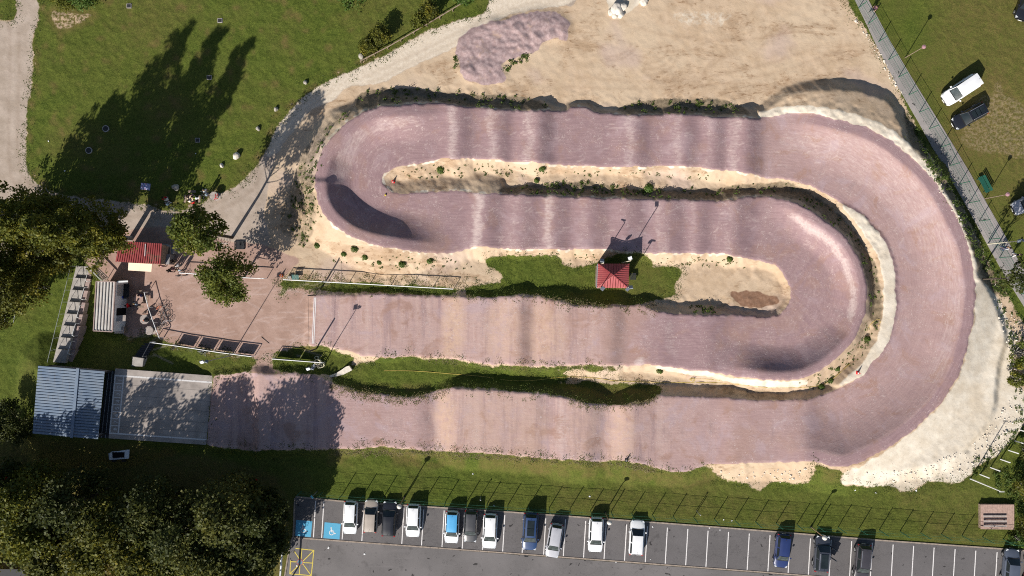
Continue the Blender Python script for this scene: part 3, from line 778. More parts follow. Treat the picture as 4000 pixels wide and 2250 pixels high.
def ground_mat():
    t = NT('ground')
    pos = t.node('ShaderNodeNewGeometry').outputs['Position']
    def sep(name):
        a = t.attr(name)
        s = t.node('ShaderNodeSeparateColor', {0: a.outputs['Color']})
        return s.outputs[0], s.outputs[1], s.outputs[2], a.outputs['Alpha']
    grass, trk, chk, roa = sep('maskA')
    plz, pal, ton, dr = sep('maskB')
    mu, ve, tan_, hea = sep('maskC')
    wdk, wpl, _a, _b = sep('maskD')
    tc = t.attr('along').outputs['Vector']
    nL = t.noise(pos, 0.10, 4, 0.6); nM = t.noise(pos, 0.6, 4, 0.6); nF = t.noise(pos, 3.0, 4, 0.65); nS = t.noise(pos, 11.0, 2, 0.7)
    nE = t.noise(pos, 1.7, 5, 0.7)
    def m(x, k=0.9, g=3.0):
        v = t.math('ADD', x, t.math('MULTIPLY', t.math('SUBTRACT', nE, 0.5), k))
        return t.ramp(v, 0.5 - 0.5 / g, 0.5 + 0.5 / g)
    # bare sand
    sand = t.mix(t.ramp(nM, 0.3, 0.7), (0.445, 0.325, 0.215), (0.53, 0.40, 0.28))
    sand = t.mix(t.ramp(nL, 0.42, 0.62), sand, (0.52, 0.40, 0.28))
    scr = t.noise(t.scale(pos, (0.6, 1.2, 1)), 0.16, 7, 0.74, 0.5)
    sand = t.mix(t.ramp(scr, 0.50, 0.63, 0, 0.65), sand, (0.33, 0.22, 0.135))
    sand = t.mix(t.math('MULTIPLY', t.ramp(scr, 0.48, 0.58), t.ramp(t.noise(t.scale(pos, (0.9, 2.2, 1)), 1.1, 6, 0.8, 0.8), 0.52, 0.62)), sand, (0.27, 0.175, 0.105))
    sand = t.mix(t.ramp(t.noise(pos, 0.11, 3, 0.5), 0.56, 0.68, 0, 0.45), sand, (0.46, 0.35, 0.32))
    sand = t.mix(t.ramp(nF, 0.62, 0.78, 0, 0.5), sand, (0.26, 0.18, 0.11))
    # pale chalky rubble
    cha = t.mix(t.ramp(nM, 0.3, 0.7), (0.55, 0.475, 0.375), (0.68, 0.61, 0.505))
    cha = t.mix(t.ramp(nF, 0.60, 0.74, 0, 0.6), cha, (0.36, 0.31, 0.25))
    cha = t.mix(t.ramp(nL, 0.5, 0.65, 0, 0.6), cha, (0.52, 0.43, 0.315))
    gra = t.mix(t.ramp(nM, 0.3, 0.7), (0.335, 0.27, 0.215), (0.425, 0.35, 0.29))
    gra = t.mix(t.ramp(nF, 0.60, 0.76, 0, 0.5), gra, (0.22, 0.175, 0.14))
    pla = t.mix(t.ramp(nM, 0.3, 0.7), (0.33, 0.215, 0.17), (0.405, 0.275, 0.225))
    pla = t.mix(t.ramp(nF, 0.60, 0.76, 0, 0.5), pla, (0.22, 0.13, 0.095))
    # track dirt, raked along the line of travel
    s1 = t.noise(t.scale(tc, (0.45, 5.0, 1)), 1.0, 6, 0.75)
    s2 = t.noise(t.scale(tc, (0.8, 9.0, 1)), 1.0, 4, 0.7, 0.4)
    s3 = t.noise(t.scale(tc, (0.55, 0.22, 1)), 1.0, 4, 0.6)
    s4 = t.noise(t.scale(tc, (0.75, 0.05, 1)), 1.0, 4, 0.7)
    s5 = t.noise(pos, 0.33, 5, 0.65, 0.6)
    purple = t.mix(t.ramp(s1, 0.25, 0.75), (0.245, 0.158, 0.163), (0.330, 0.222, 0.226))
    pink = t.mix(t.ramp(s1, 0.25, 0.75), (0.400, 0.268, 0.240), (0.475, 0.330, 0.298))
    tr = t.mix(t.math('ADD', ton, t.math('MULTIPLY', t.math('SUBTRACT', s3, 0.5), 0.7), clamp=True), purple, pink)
    tr = t.mix(t.ramp(s3, 0.55, 0.75, 0, 0.45), tr, (0.225, 0.160, 0.168))
    tr = t.mix(t.math('MULTIPLY', t.ramp(s4, 0.50, 0.62, 0, 0.55), t.ramp(ton, 0.7, 0.95)), tr, (0.27, 0.185, 0.19))
    tr = t.mix(t.math('MULTIPLY', t.ramp(s4, 0.50, 0.36, 0, 0.5), t.ramp(ton, 0.7, 0.95)), tr, (0.50, 0.36, 0.315))
    tr = t.mix(t.math('MULTIPLY', t.ramp(s5, 0.53, 0.66, 0, 0.65), t.ramp(ton, -0.2, 0.45, 0.3, 1.0)), tr, (0.32, 0.19, 0.145))
    tr = t.mix(t.math('MULTIPLY', t.ramp(s5, 0.47, 0.35, 0, 0.55), t.ramp(ton, -0.2, 0.4, 0.35, 1.0)), tr, (0.40, 0.30, 0.315))
    tr = t.mix(t.ramp(nL, 0.56, 0.66, 0, 0.35), tr, (0.34, 0.21, 0.155))
    tr = t.mix(t.math('MULTIPLY', tan_, t.ramp(nE, 0.25, 0.6)), tr, (0.50, 0.345, 0.255))
    fleck = t.ramp(s2, 0.66, 0.72)
    fl2 = t.ramp(t.noise(t.scale(pos, (1, 1, 1)), 1.6, 3, 0.5, 3.0), 0.62, 0.70)
    fl3 = t.ramp(t.noise(t.scale(pos, (1, 1, 1)), 4.5, 2, 0.5, 2.0), 0.60, 0.68)
    tr = t.mix(t.math('MULTIPLY', fleck, t.ramp(nM, 0.40, 0.70, 0.05, 0.5)), tr, (0.50, 0.40, 0.375))
    tr = t.mix(t.math('MULTIPLY', t.math('MULTIPLY', fl3, t.ramp(s3, 0.40, 0.58)), 0.75), tr, (0.52, 0.42, 0.39))
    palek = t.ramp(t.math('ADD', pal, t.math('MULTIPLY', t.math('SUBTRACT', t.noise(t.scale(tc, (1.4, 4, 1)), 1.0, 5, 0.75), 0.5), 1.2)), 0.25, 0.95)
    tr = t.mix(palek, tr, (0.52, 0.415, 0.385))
    # grass
    lo = t.mix(t.ramp(nM, 0.3, 0.7), (0.056, 0.095, 0.011), (0.122, 0.150, 0.022))
    nG = t.noise(pos, 2.6, 5, 0.85)
    lo = t.mix(t.ramp(nG, 0.38, 0.62), t.mix(0.62, lo, (0.018, 0.034, 0.004)), t.mix(0.5, lo, (0.125, 0.15, 0.026)))
    gr = t.mix(t.ramp(nS, 0.32, 0.68), t.mix(0.55, lo, (0.016, 0.028, 0.004)), t.mix(0.4, lo, (0.14, 0.165, 0.03)))
    dn = t.math('ADD', t.math('MULTIPLY', t.ramp(nL, 0.45, 0.65), 0.34), t.math('MULTIPLY', dr, 0.85))
    dn = t.math('MULTIPLY', dn, t.ramp(nE, 0.25, 0.65, 0.45, 1.2), clamp=True)
    mow = t.noise(t.scale(pos, (0.07, 0.9, 1)), 1.0, 3, 0.6)
    gr = t.mix(t.ramp(mow, 0.45, 0.62, 0, 0.30), gr, t.mix(0.5, gr, (0.13, 0.15, 0.03)))
    gr = t.mix(dn, gr, t.mix(t.ramp(nS, 0.3, 0.7), (0.085, 0.072, 0.022), (0.165, 0.13, 0.042)))
    gr = t.mix(t.math('MULTIPLY', t.ramp(dr, 0.92, 1.0), t.ramp(nF, 0.42, 0.6)), gr, (0.42, 0.31, 0.21))
    # weedy brown soil on the cut banks
    so = t.mix(t.ramp(nF, 0.35, 0.65), (0.095, 0.078, 0.050), (0.21, 0.165, 0.110))
    c = sand
    c = t.mix(m(chk, 0.8), c, cha)
    c = t.mix(m(roa, 0.5), c, t.mix(m(chk, 0.9), gra, t.mix(t.ramp(nF, 0.35, 0.65), (0.54, 0.455, 0.355), (0.63, 0.545, 0.44))))
    c = t.mix(m(plz, 0.7), c, pla)
    c = t.mix(m(mu, 0.5), c, t.mix(t.ramp(nF, 0.3, 0.7), (0.19, 0.105, 0.065), (0.25, 0.15, 0.10)))
    hc = t.mix(t.ramp(nF, 0.35, 0.68), (0.29, 0.205, 0.200), (0.40, 0.30, 0.29))
    hc = t.mix(t.ramp(nM, 0.55, 0.72, 0, 0.8), hc, (0.42, 0.29, 0.22))
    c = t.mix(m(hea, 0.8), c, hc)
    c = t.mix(t.math('MULTIPLY', m(ve, 0.9, 2.2), 0.85), c, so)
    c = t.mix(m(grass, 1.25, 4.0), c, gr)
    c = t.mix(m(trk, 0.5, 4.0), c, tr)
    c = t.mix(t.math('MULTIPLY', wdk, t.ramp(nF, 0.3, 0.6, 0.35, 0.9)), c, t.mix(1.0, c, (0.62, 0.55, 0.50), 'MULTIPLY'))
    c = t.mix(t.math('MULTIPLY', wpl, 0.85), c, (0.56, 0.445, 0.41))
    hgt = t.math('ADD', t.math('MULTIPLY', nS, 0.5), nF)
    bmp = t.node('ShaderNodeBump', {'Height': hgt, 'Strength': t.math('ADD', 0.35, t.math('MULTIPLY', grass, 0.5)), 'Distance': 0.07})
    bmp2 = t.node('ShaderNodeBump', {'Height': t.math('MULTIPLY', s1, trk), 'Strength': 0.22, 'Distance': 0.04, 'Normal': bmp.outputs[0]})
    t.bsdf(c, 0.95, 0.12, 0, bmp2.outputs[0])
    return t.mat
M['ground'] = ground_mat()

cell = lab[:-1, :-1]
idx = np.arange(NY * NX).reshape(NY, NX)
quads = np.stack([idx[1:, :-1], idx[1:, 1:], idx[:-1, 1:], idx[:-1, :-1]], -1)
cof = co.reshape(-1, 3); nof = nor.reshape(-1, 3)
def grid_object(sel, name):
    q = quads[sel]
    used, inv = np.unique(q.reshape(-1), return_inverse=True)
    me = bpy.data.meshes.new(name)
    n = len(q)
    me.vertices.add(len(used)); me.vertices.foreach_set('co', cof[used].astype(np.float32).ravel())
    me.loops.add(n * 4); me.loops.foreach_set('vertex_index', inv.astype(np.int32).ravel())
    me.polygons.add(n); me.polygons.foreach_set('loop_start', np.arange(0, n * 4, 4, dtype=np.int32))
    me.polygons.foreach_set('use_smooth', np.ones(n, bool))
    me.update(calc_edges=True)
    for nm, arr in (('maskA', A_), ('maskB', B_), ('maskC', C_), ('maskD', D_)):
        a = me.attributes.new(nm, 'FLOAT_COLOR', 'POINT'); a.data.foreach_set('color', arr[used].ravel())
    a = me.attributes.new('along', 'FLOAT_VECTOR', 'POINT'); a.data.foreach_set('vector', T_[used].ravel())
    me.materials.append(M['ground'])
    me.normals_split_custom_set_from_vertices(nof[used].astype(np.float32).tolist())
    o = bpy.data.objects.new(name, me); COL.objects.link(o)
    return o
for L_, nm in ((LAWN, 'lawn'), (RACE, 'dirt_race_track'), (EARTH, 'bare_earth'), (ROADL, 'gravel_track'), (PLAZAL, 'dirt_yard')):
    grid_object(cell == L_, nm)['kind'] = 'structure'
tag(grid_object(cell == HEAP, 'dirt_heap'), 'large furrowed heap of pale purple dirt dumped on the sandy ground above the track', 'dirt heap')

mb = MB()
mb.add([(-3000, -3000, -0.12), (3000, -3000, -0.12), (3000, 3000, -0.12), (-3000, 3000, -0.12)], [(0, 1, 2, 3)])
def far_mat():
    t = NT('far_fields')
    pos = t.node('ShaderNodeNewGeometry').outputs['Position']
    n = t.noise(pos, 0.02, 4); f = t.noise(pos, 1.5, 4)
    c = t.mix(t.ramp(n, 0.4, 0.6), (0.05, 0.068, 0.02), (0.10, 0.095, 0.04))
    c = t.mix(t.ramp(f, 0.3, 0.7), t.mix(0.5, c, (0.02, 0.03, 0.01)), c)
    t.bsdf(c, 0.95, 0.1)
    return t.mat
mb.build('ground', far_mat())['kind'] = 'structure'
# ------------------------------------------------------------------ paved areas, kerbs and road paint
def fence_y(x): return 1918 + 0.0674 * (x - 1175)
KU = [(1155, 1942), (1345, 1960), (2000, 2002), (2596, 2045), (3000, 2076), (3414, 2110), (3911, 2145), (4400, 2182)]      # upper kerb
KL = [(1147, 2097), (2000, 2161), (3000, 2236), (3124, 2246), (4400, 2345)]                                             # kerb between bays and lane
def yat(line, x): return float(np.interp(x, [p[0] for p in line], [p[1] for p in line]))
def sheet(name, pix, z, mat, th=0.06):
    mb = MB(); mb.solid([W(x, y, z) for x, y in pix], th); return mb.build(name, mat)
sheet('car_park', KU + [(4400, 2345)] + KL[::-1][1:], 0.03, M['asphalt'])['kind'] = 'structure'
sheet('access_lane', [(1140, 2100)] + [(x, y + 5) for x, y in KL[1:]] + [(4400, 2700), (1060, 2700), (1085, 2420)], 0.026, M['asphalt_lane'])['kind'] = 'structure'
sheet('footpath', [(3240, -165), (3292, -170), (3393, 0), (3477, 160), (3560, 300), (3640, 430), (3720, 560), (3792, 680), (3858, 800), (3915, 900), (3975, 1010), (4070, 1180), (4200, 1400),
                   (4140, 1430), (3990, 1180), (3930, 1085), (3868, 975), (3800, 850), (3735, 735), (3660, 610), (3590, 480), (3505, 335), (3423, 175), (3340, 0)], 0.05, M['asphalt_path'], 0.1)['kind'] = 'structure'
def kerb_run(line, z=0.0, w=0.16, hgt=0.12, name='kerb', step=32):
    root = bpy.data.objects.new(name, None); COL.objects.link(root); root['kind'] = 'structure'
    pts = []
    for (ax, ay), (bx, by) in zip(line[:-1], line[1:]):
        n = max(1, round(math.hypot(bx - ax, by - ay) / step))
        pts += [(ax + (bx - ax) * i / n, ay + (by - ay) * i / n) for i in range(n)]
    pts.append(line[-1])
    for a, b in zip(pts[:-1], pts[1:]):
        p, q = W(*a, 0), W(*b, 0)
        d = (q - p).normalized() * 0.008
        mb = MB(); mb.bar(p + d + Vector((0, 0, hgt / 2 - .02)), q - d + Vector((0, 0, hgt / 2 - .02)), w, hgt)
        mb.build('kerbstone', M['kerb'], root)
kerb_run([(x, y - 2) for x, y in KU])
kerb_run([(1140, 2099)] + KL[1:], hgt=0.09, name='kerb_between_bays_and_lane')
kerb_run([(1152, 1945), (1146, 2097), (1138, 2110), (1124, 2180), (1105, 2300)], name='kerb_at_car_park_end')

# white bay lines
tops = [(1233, 1956), (1265, 1959), (1345, 1965), (1422, 1972), (1578, 1983), (1655, 1990), (1735, 1994), (1814, 2001), (1893, 2006), (1972, 2012), (2048, 2018), (2132, 2025), (2209, 2029), (2288, 2035), (2368, 2041), (2448, 2049), (2529, 2056),
        (2607, 2061), (2687, 2066), (2766, 2073), (2846, 2078), (2927, 2084), (3008, 2091), (3087, 2097), (3166, 2103), (3247, 2109), (3327, 2114), (3408, 2120), (3489, 2126), (3569, 2132), (3649, 2139), (3731, 2145), (3812, 2151), (3895, 2157), (3977, 2163)]
t_ = thing('bay_markings', 'row of white painted parking bay lines across the car park asphalt', 'road markings', W(2600, 2120, 0.03)); off = Vector(t_.location)
lmes = None
for x, y in tops:
    b = yat(KL, x - 8) - 4
    p, q = W(x, y, 0.036) - off, W(x - 8.5, b, 0.036) - off
    n = (q - p).normalized(); s = Vector((-n.y, n.x, 0)) * 0.055
    mb = MB(); mb.solid([p + s, p - s, q - s, q + s], 0.004); mb.build('bay_line', M['line_white'], t_)

# two blue squares with a white wheelchair symbol
def ring_poly(c, r, w, a0, a1, n=18):
    o = [(c[0] + r * math.cos(a0 + (a1 - a0) * i / n), c[1] + r * math.sin(a0 + (a1 - a0) * i / n)) for i in range(n + 1)]
    i_ = [(c[0] + (r - w) * math.cos(a0 + (a1 - a0) * i / n), c[1] + (r - w) * math.sin(a0 + (a1 - a0) * i / n)) for i in range(n + 1)]
    return [(o[k], o[k + 1], i_[k + 1], i_[k]) for k in range(n)]
def stroke(mb, p, q, w, z):
    p, q = Vector((*p, 0)), Vector((*q, 0)); n = (q - p).normalized(); s = Vector((-n.y, n.x, 0)) * w / 2; e = n * w * .3
    mb.add([(v.x, v.y, z) for v in (p + s - e, p - s - e, q - s + e, q + s + e)], [(0, 1, 2, 3)])
for (q4, lab_) in (([(1157, 2031), (1220, 2036), (1214, 2098), (1153, 2093)], 'blue painted square with white wheelchair symbol, half shaded at the car park end'),
                   ([(1268, 2040), (1331, 2046), (1326, 2107), (1263, 2102)], 'blue painted square with white wheelchair symbol in full sun beside a white car')):
    cx, cy = sum(p[0] for p in q4) / 4, sum(p[1] for p in q4) / 4
    c = W(cx, cy, 0.036)
    t_ = thing('disabled_bay_marking', lab_, 'road marking', c, 0, 'disabled parking squares')
    mb = MB(); mb.solid([W(x, y, 0.036) - c for x, y in q4], 0.004); mb.build('blue_square', M['line_blue'], t_)
    mb = MB(); zz = 0.005; ox, oy = 0.0, -0.15
    hd = [(ox - .10 + .085 * math.cos(k * math.pi / 6), oy + .50 + .085 * math.sin(k * math.pi / 6), zz) for k in range(12)]
    mb.add(hd, [tuple(range(12))])
    stroke(mb, (ox - .10, oy + .38), (ox - .07, oy + .05), .10, zz); stroke(mb, (ox - .09, oy + .24), (ox + .14, oy + .22), .07, zz + .001)
    stroke(mb, (ox - .07, oy + .04), (ox + .20, oy + .03), .10, zz + .002); stroke(mb, (ox + .20, oy + .03), (ox + .32, oy - .22), .08, zz + .003); stroke(mb, (ox + .32, oy - .22), (ox + .44, oy - .16), .07, zz + .004)
    for qd in ring_poly((ox - .06, oy - .08), .30, .075, math.radians(105), math.radians(345)):
        mb.add([(x, y, zz + .0005) for x, y in qd], [(0, 1, 2, 3)])
    mb.build('wheelchair_symbol', M['line_white'], t_)

# yellow no-stopping box with a round sign painted in its middle
Yc = W(1172, 2196, 0.032)
t_ = thing('no_stopping_box', 'yellow hatched box painted on the lane around a round no-waiting sign', 'road marking', Yc)
def Yp(zx, zy): return tuple((W(1050 + zx / 8.525, 2080 + zy / 8.525, 0.032) - Yc).xy)
mb = MB()
A1, A2, A3, A4 = Yp(850, 520), Yp(1500, 595), Yp(1415, 1435), Yp(700, 1375)
ctr = Yp(1035, 990)
segs = [(Yp(900, 530), A2), (A2, A3), (A3, A4), (A4, Yp(725, 940)), (Yp(1100, 570), Yp(1072, 890)), (A2, Yp(1140, 950)), (Yp(1470, 1020), Yp(1140, 1000)), (A3, Yp(1130, 1040)), (Yp(1015, 1400), Yp(1035, 1105)), (A4, Yp(985, 1105)), (Yp(725, 970), Yp(925, 980)), (Yp(860, 640), Yp(1015, 875))]
for k, (a, b) in enumerate(segs): stroke(mb, a, b, .11, 0.001 + k * .0004)
mb.build('yellow_lines', M['line_yellow'], t_)
mb = MB()
for qd in ring_poly(ctr, .40, .09, 0, 2 * math.pi, 28): mb.add([(x, y, .0070) for x, y in qd], [(0, 1, 2, 3)])
stroke(mb, (ctr[0] - .22, ctr[1] - .22), (ctr[0] + .22, ctr[1] + .22), .07, .0085)
mb.build('red_ring', M['line_red'], t_)
mb = MB(); mb.add([(ctr[0] + .31 * math.cos(k * math.pi / 12), ctr[1] + .31 * math.sin(k * math.pi / 12), .0062) for k in range(24)], [tuple(range(24))])
mb.build('sign_disc', M['sign_blue'], t_)

# drain grates in the car park
for x, y, l in ((2056, 2169, 'square iron drain grate by the kerb below the blue off-roader'), (3010, 2240, 'square iron drain grate by the kerb at the lower picture edge')):
    c = W(x, y, 0.03)
    t_ = thing('drain_grate', l, 'drain', c, 0, 'kerbside drain grates')
    mb = MB(); mb.box((0, 0, .004), (.46, .42, .012)); mb.build('grate_tray', M['dark'], t_)
    for k in range(6):
        mb = MB(); mb.box((-.19 + k * .076, 0, .018), (.035, .38, .014)); mb.build('grate_bar', M['grating'], t_)

# ------------------------------------------------------------------ start hill: ramp, gate, numbers
RA = [W(450, 1440, 2.62), W(832, 1468, 0.16), W(805, 1738, 0.16), W(424, 1712, 2.62)]
t_ = thing('start_ramp', 'grey concrete start ramp with white numbered lanes beside the blue roof', 'start ramp', (RA[0] + RA[2]) / 2); off = Vector(t_.location)
mb = MB(); mb.solid([p - off for p in RA], 0.5); mb.build('ramp_slab', M['concrete_dark'], t_)
def RP(u, v, up=0.0):
    """u: 0 at the gate, 1 at the foot of the ramp; v: 0 at its far edge, 1 at its near edge"""
    a = RA[0].lerp(RA[1], u); b = RA[3].lerp(RA[2], u)
    p = a.lerp(b, v); p.z += up
    return p - off
def rstrip(mb, u0, v0, u1, v1, up=0.006): mb.add([RP(u0, v0, up), RP(u0, v1, up), RP(u1, v1, up), RP(u1, v0, up)], [(0, 1, 2, 3)])
mb = MB(); rstrip(mb, 0, .085, 1, .108); mb.build('edge_line', M['line_white'], t_)
mb = MB(); rstrip(mb, 0, .915, 1, .935); mb.build('edge_line', M['line_white'], t_)
mb = MB(); rstrip(mb, .0, .108, .014, .915, .008); rstrip(mb, .085, .108, .098, .915, .008); mb.build('gate_line', M['line_white'], t_)
lane = [.108 + (.915 - .108) * k / 8 for k in range(9)]
for v in lane[1:-1]:
    mb = MB(); rstrip(mb, .014, v - .006, .085, v + .006, .007); mb.build('lane_line', M['line_white'], t_)
DIG = {1: [[(0, 0), (0, 1)]], 2: [[(-.3, .8), (-.15, 1), (.15, 1), (.3, .8), (.3, .6), (-.3, 0), (.3, 0)]], 3: [[(-.3, .85), (0, 1), (.28, .8), (.2, .58), (0, .53), (.25, .45), (.3, .2), (0, 0), (-.3, .15)]],
       4: [[(.15, 0), (.15, 1), (-.3, .3), (.32, .3)]], 5: [[(.28, 1), (-.25, 1), (-.28, .55), (.05, .62), (.3, .4), (.25, .1), (0, 0), (-.3, .12)]], 6: [[(.25, .9), (0, 1), (-.28, .7), (-.3, .25), (0, 0), (.28, .2), (.25, .5), (0, .58), (-.28, .35)]],
       7: [[(-.3, 1), (.3, 1), (-.08, 0)]], 8: [[(0, .53), (-.25, .75), (0, 1), (.25, .75), (0, .53), (-.3, .25), (0, 0), (.3, .25), (0, .53)]]}
for k in range(8):
    mb = MB(); vc = (lane[k] + lane[k + 1]) / 2
    for line in DIG[k + 1]:
        for (x0, y0), (x1, y1) in zip(line[:-1], line[1:]):
            def D(x, y): return RP(.072 - y * .032, vc - x * .050, .007)
            p, q = D(x0, y0), D(x1, y1); n = (q - p).normalized(); s = Vector((-n.y, n.x, 0)) * .042; e = n * .03
            mb.add([p + s - e, p - s - e, q - s + e, q + s + e], [(0, 1, 2, 3)])
    mb.build('lane_number', M['line_white'], t_)
# slab joints
mb = MB()
for v in (.22, .37, .52, .68, .82):
    rstrip(mb, .1, v - .0012, 1, v + .0012, .003)
mb.build('slab_joint', M['grating'], t_)['kind'] = 'stuff'

# gate pit between roof and ramp: grating with bars
t_ = thing('start_gate', 'dark steel start gate grating between the blue roof and the numbered ramp', 'start gate', W(432, 1580, 2.6)); off = Vector(t_.location)
g4 = [W(418, 1446, 2.58), W(449, 1450, 2.58), W(423, 1712, 2.58), W(386, 1708, 2.58)]
mb = MB(); mb.solid([p - off for p in g4], 0.08); mb.build('gate_deck', M['grating'], t_)
for k in range(9):
    f = (k + .5) / 9
    a, b = g4[0].lerp(g4[3], f), g4[1].lerp(g4[2], f)
    mb = MB(); mb.bar(a - off + Vector((0, 0, .03)), b - off + Vector((0, 0, .03)), .05, .05); mb.build('cross_bar', M['dark_metal'], t_)
for f in (.3, .72):
    a, b = g4[0].lerp(g4[1], f), g4[3].lerp(g4[2], f)
    mb = MB(); mb.bar(a - off + Vector((0, 0, .07)), b - off + Vector((0, 0, .07)), .05, .05); mb.build('gate_bar', M['grey_metal'], t_)

# the blue-roofed start shelter
ZR = 5.0
NWc, NEc, SEc, SWc = W(150, 1427, ZR - .3), W(410, 1449, ZR - .5), W(384, 1716, ZR - .5), W(128, 1694, ZR - .3)
RN, RS = W(306, 1440, ZR), W(281, 1708, ZR)
t_ = thing('start_shelter', 'large shelter with a corrugated blue metal roof behind the start ramp', 'shelter', ((NWc + SEc) / 2).xy.to_3d()); off = Vector(t_.location)
nb = 24
for side, (a0, a1, b0, b1) in enumerate(((NWc, SWc, RN, RS), (RN, RS, NEc, SEc))):
    for k in range(nb):
        f0, f1 = k / nb + .002, (k + 1) / nb - .002
        p = [a0.lerp(a1, f0), b0.lerp(b1, f0), b0.lerp(b1, f1), a0.lerp(a1, f1)]
        g = .16
        mb = MB(); up = Vector((0, 0, .055))
        q0, q1 = p[0].lerp(p[3], g), p[1].lerp(p[2], g); q2, q3 = p[0].lerp(p[3], .84), p[1].lerp(p[2], .84)
        r0, r1 = p[0].lerp(p[3], .05), p[1].lerp(p[2], .05)
        vs = [v - off for v in (p[0], p[1], r1, r0)] ; mb.add(vs, [(0, 1, 2, 3)])
        mb.add([v - off for v in (r0, r1, q1 + up, q0 + up)], [(0, 1, 2, 3)])
        mb.add([v - off for v in (q0 + up, q1 + up, q3 + up, q2 + up)], [(0, 1, 2, 3)])
        mb.add([v - off for v in (q2 + up, q3 + up, p[2], p[3])], [(0, 1, 2, 3)])
        mb.build('roof_sheet', M['blue_sheet'], t_)
mb = MB(); mb.bar(RN - off + Vector((0, .05, .09)), RS - off + Vector((0, -.05, .09)), .34, .06); mb.build('ridge_cap', M['blue_sheet'], t_)
b4 = [((p - off) * 1.0) for p in (NWc.lerp(SEc, .03), NEc.lerp(SWc, .03), SEc.lerp(NWc, .03), SWc.lerp(NEc, .03))]
for (i, j) in ((0, 3), (0, 1), (3, 2)):
    a, b = b4[i], b4[j]
    mb = MB(); za, zb = 0.0, ZR - .62
    mb.add([(a.x, a.y, za), (b.x, b.y, za), (b.x, b.y, zb), (a.x, a.y, zb)], [(0, 1, 2, 3)]); mb.build('wall', M['grey_panel'], t_)
for p in b4:
    mb = MB(); mb.box((p.x, p.y, (ZR - .7) / 2), (.14, .14, ZR - .7)); mb.build('post', M['dark_metal'], t_)

# stepped concrete access ramp rising to the start platform, with its rails
t_ = thing('stepped_ramp', 'stepped concrete ramp with white hand rails climbing beside the lawn to the blue roof', 'steps', W(250, 1240, 0)); off = Vector(t_.location)
x0, y0, x1, y1 = 322, 1040, 232, 1412
nst = 8
for k in range(nst):
    zt = 0.06 + k * 0.33
    f0, f1 = k / nst, (k + 1) / nst
    def L_(f, dx): return W(x0 + (x1 - x0) * f + dx, y0 + (y1 - y0) * f + dx * .08, zt) - off
    mb = MB(); mb.solid([L_(f0, -24), L_(f0, 24), L_(f1 + .012, 24), L_(f1 + .012, -24)], zt + .1)
    mb.build('step_slab', M['concrete'], t_)
    mb = MB(); a, b = L_(f0, 25), L_(f1 + .004, 25); c, d = L_(f1 + .004, 41), L_(f0, 41)
    zr = .03 + k * .33 * .8
    mb.solid([(p.x, p.y, zr + .0) for p in (a, b, c, d)], zr + .12); mb.build('side_path', M['concrete_pink'], t_)
rl = []
for k in range(nst + 1):
    f = k / nst
    zt = 0.06 + k * .33
    p = W(x0 + (x1 - x0) * f - 26, y0 + (y1 - y0) * f, zt) - off
    rl.append(p + Vector((0, 0, 1.0)))
    if k < nst:
        mb = MB(); mb.tube(p, p + Vector((0, 0, 1.0)), .025); mb.build('rail_post', M['rail_pale'], t_)
mb = MB(); mb.path(rl, .032); mb.build('hand_rail', M['rail_pale'], t_)
for k in range(5):
    f = .03 + k * .19
    zt = .06 + f * nst * .33 * .85
    a = W(x0 + (x1 - x0) * f + 42, y0 + (y1 - y0) * f, zt) - off; b = W(x0 + (x1 - x0) * (f + .12) + 39, y0 + (y1 - y0) * (f + .12), zt + .15) - off
    e = W(x0 + (x1 - x0) * (f + .13) + 47, y0 + (y1 - y0) * (f + .13), zt + .15) - off
    hgt = Vector((0, 0, .75))
    mb = MB(); mb.tube(a, a + hgt, .03); mb.path([a + hgt, b + hgt, e + hgt], .032); mb.tube(e, e + hgt, .03); mb.build('hoop_rail', M['white_metal'], t_)

# red mono-pitch hut with its serving flap
Z = 2.7
Q = [W(466, 941, Z + .25), W(634, 952, Z + .25), W(628, 1033, Z), W(450, 1022, Z)]
ctr_ = sum(Q, Vector()) / 4
t_ = thing('snack_hut', 'hut under a mossy red corrugated roof with a cream serving flap', 'hut', (ctr_.x, ctr_.y, 0)); off = Vector(t_.location)
nb = 20
for k in range(nb):
    f0, f1 = k / nb + .004, (k + 1) / nb - .004
    p = [Q[0].lerp(Q[1], f0), Q[0].lerp(Q[1], f1), Q[3].lerp(Q[2], f1), Q[3].lerp(Q[2], f0)]
    up = Vector((0, 0, .05)); r = [p[0].lerp(p[1], .18), p[0].lerp(p[1], .86), p[3].lerp(p[2], .86), p[3].lerp(p[2], .18)]
    mb = MB(); mb.add([v - off for v in (p[0], p[3], r[3] + up, r[0] + up)], [(0, 1, 2, 3)]); mb.add([v - off + up for v in (r[0], r[3], r[2], r[1])], [(0, 1, 2, 3)])
    mb.add([v - off for v in (r[1] + up, r[2] + up, p[2], p[1])], [(0, 1, 2, 3)])
    mb.build('roof_sheet', M['red_moss'], t_)
wq = [ctr_.lerp(p, .93) - off for p in Q]
for i in range(4):
    a, b = wq[i], wq[(i + 1) % 4]
    mb = MB(); mb.add([(a.x, a.y, 0), (b.x, b.y, 0), (b.x, b.y, b.z - ctr_.z * 0 - .05), (a.x, a.y, a.z - .05)], [(0, 1, 2, 3)]); mb.build('wall', M['wood'], t_)
F = [W(502, 1026, 2.35), W(594, 1031, 2.35), W(591, 1062, 2.15), W(500, 1056, 2.15)]
for k in range(2):
    p = [F[0].lerp(F[1], k * .5 + .003 * k), F[0].lerp(F[1], .5 + k * .5), F[3].lerp(F[2], .5 + k * .5), F[3].lerp(F[2], k * .5 + .003 * k)]
    mb = MB(); mb.solid([v - off for v in p], .04); mb.build('serving_flap', M['cream'], t_)
mb = MB(); mb.tube(W(568, 953, 3.05) - off, W(566, 1001, 2.95) - off, .04); mb.build('roof_pole', M['white'], t_)
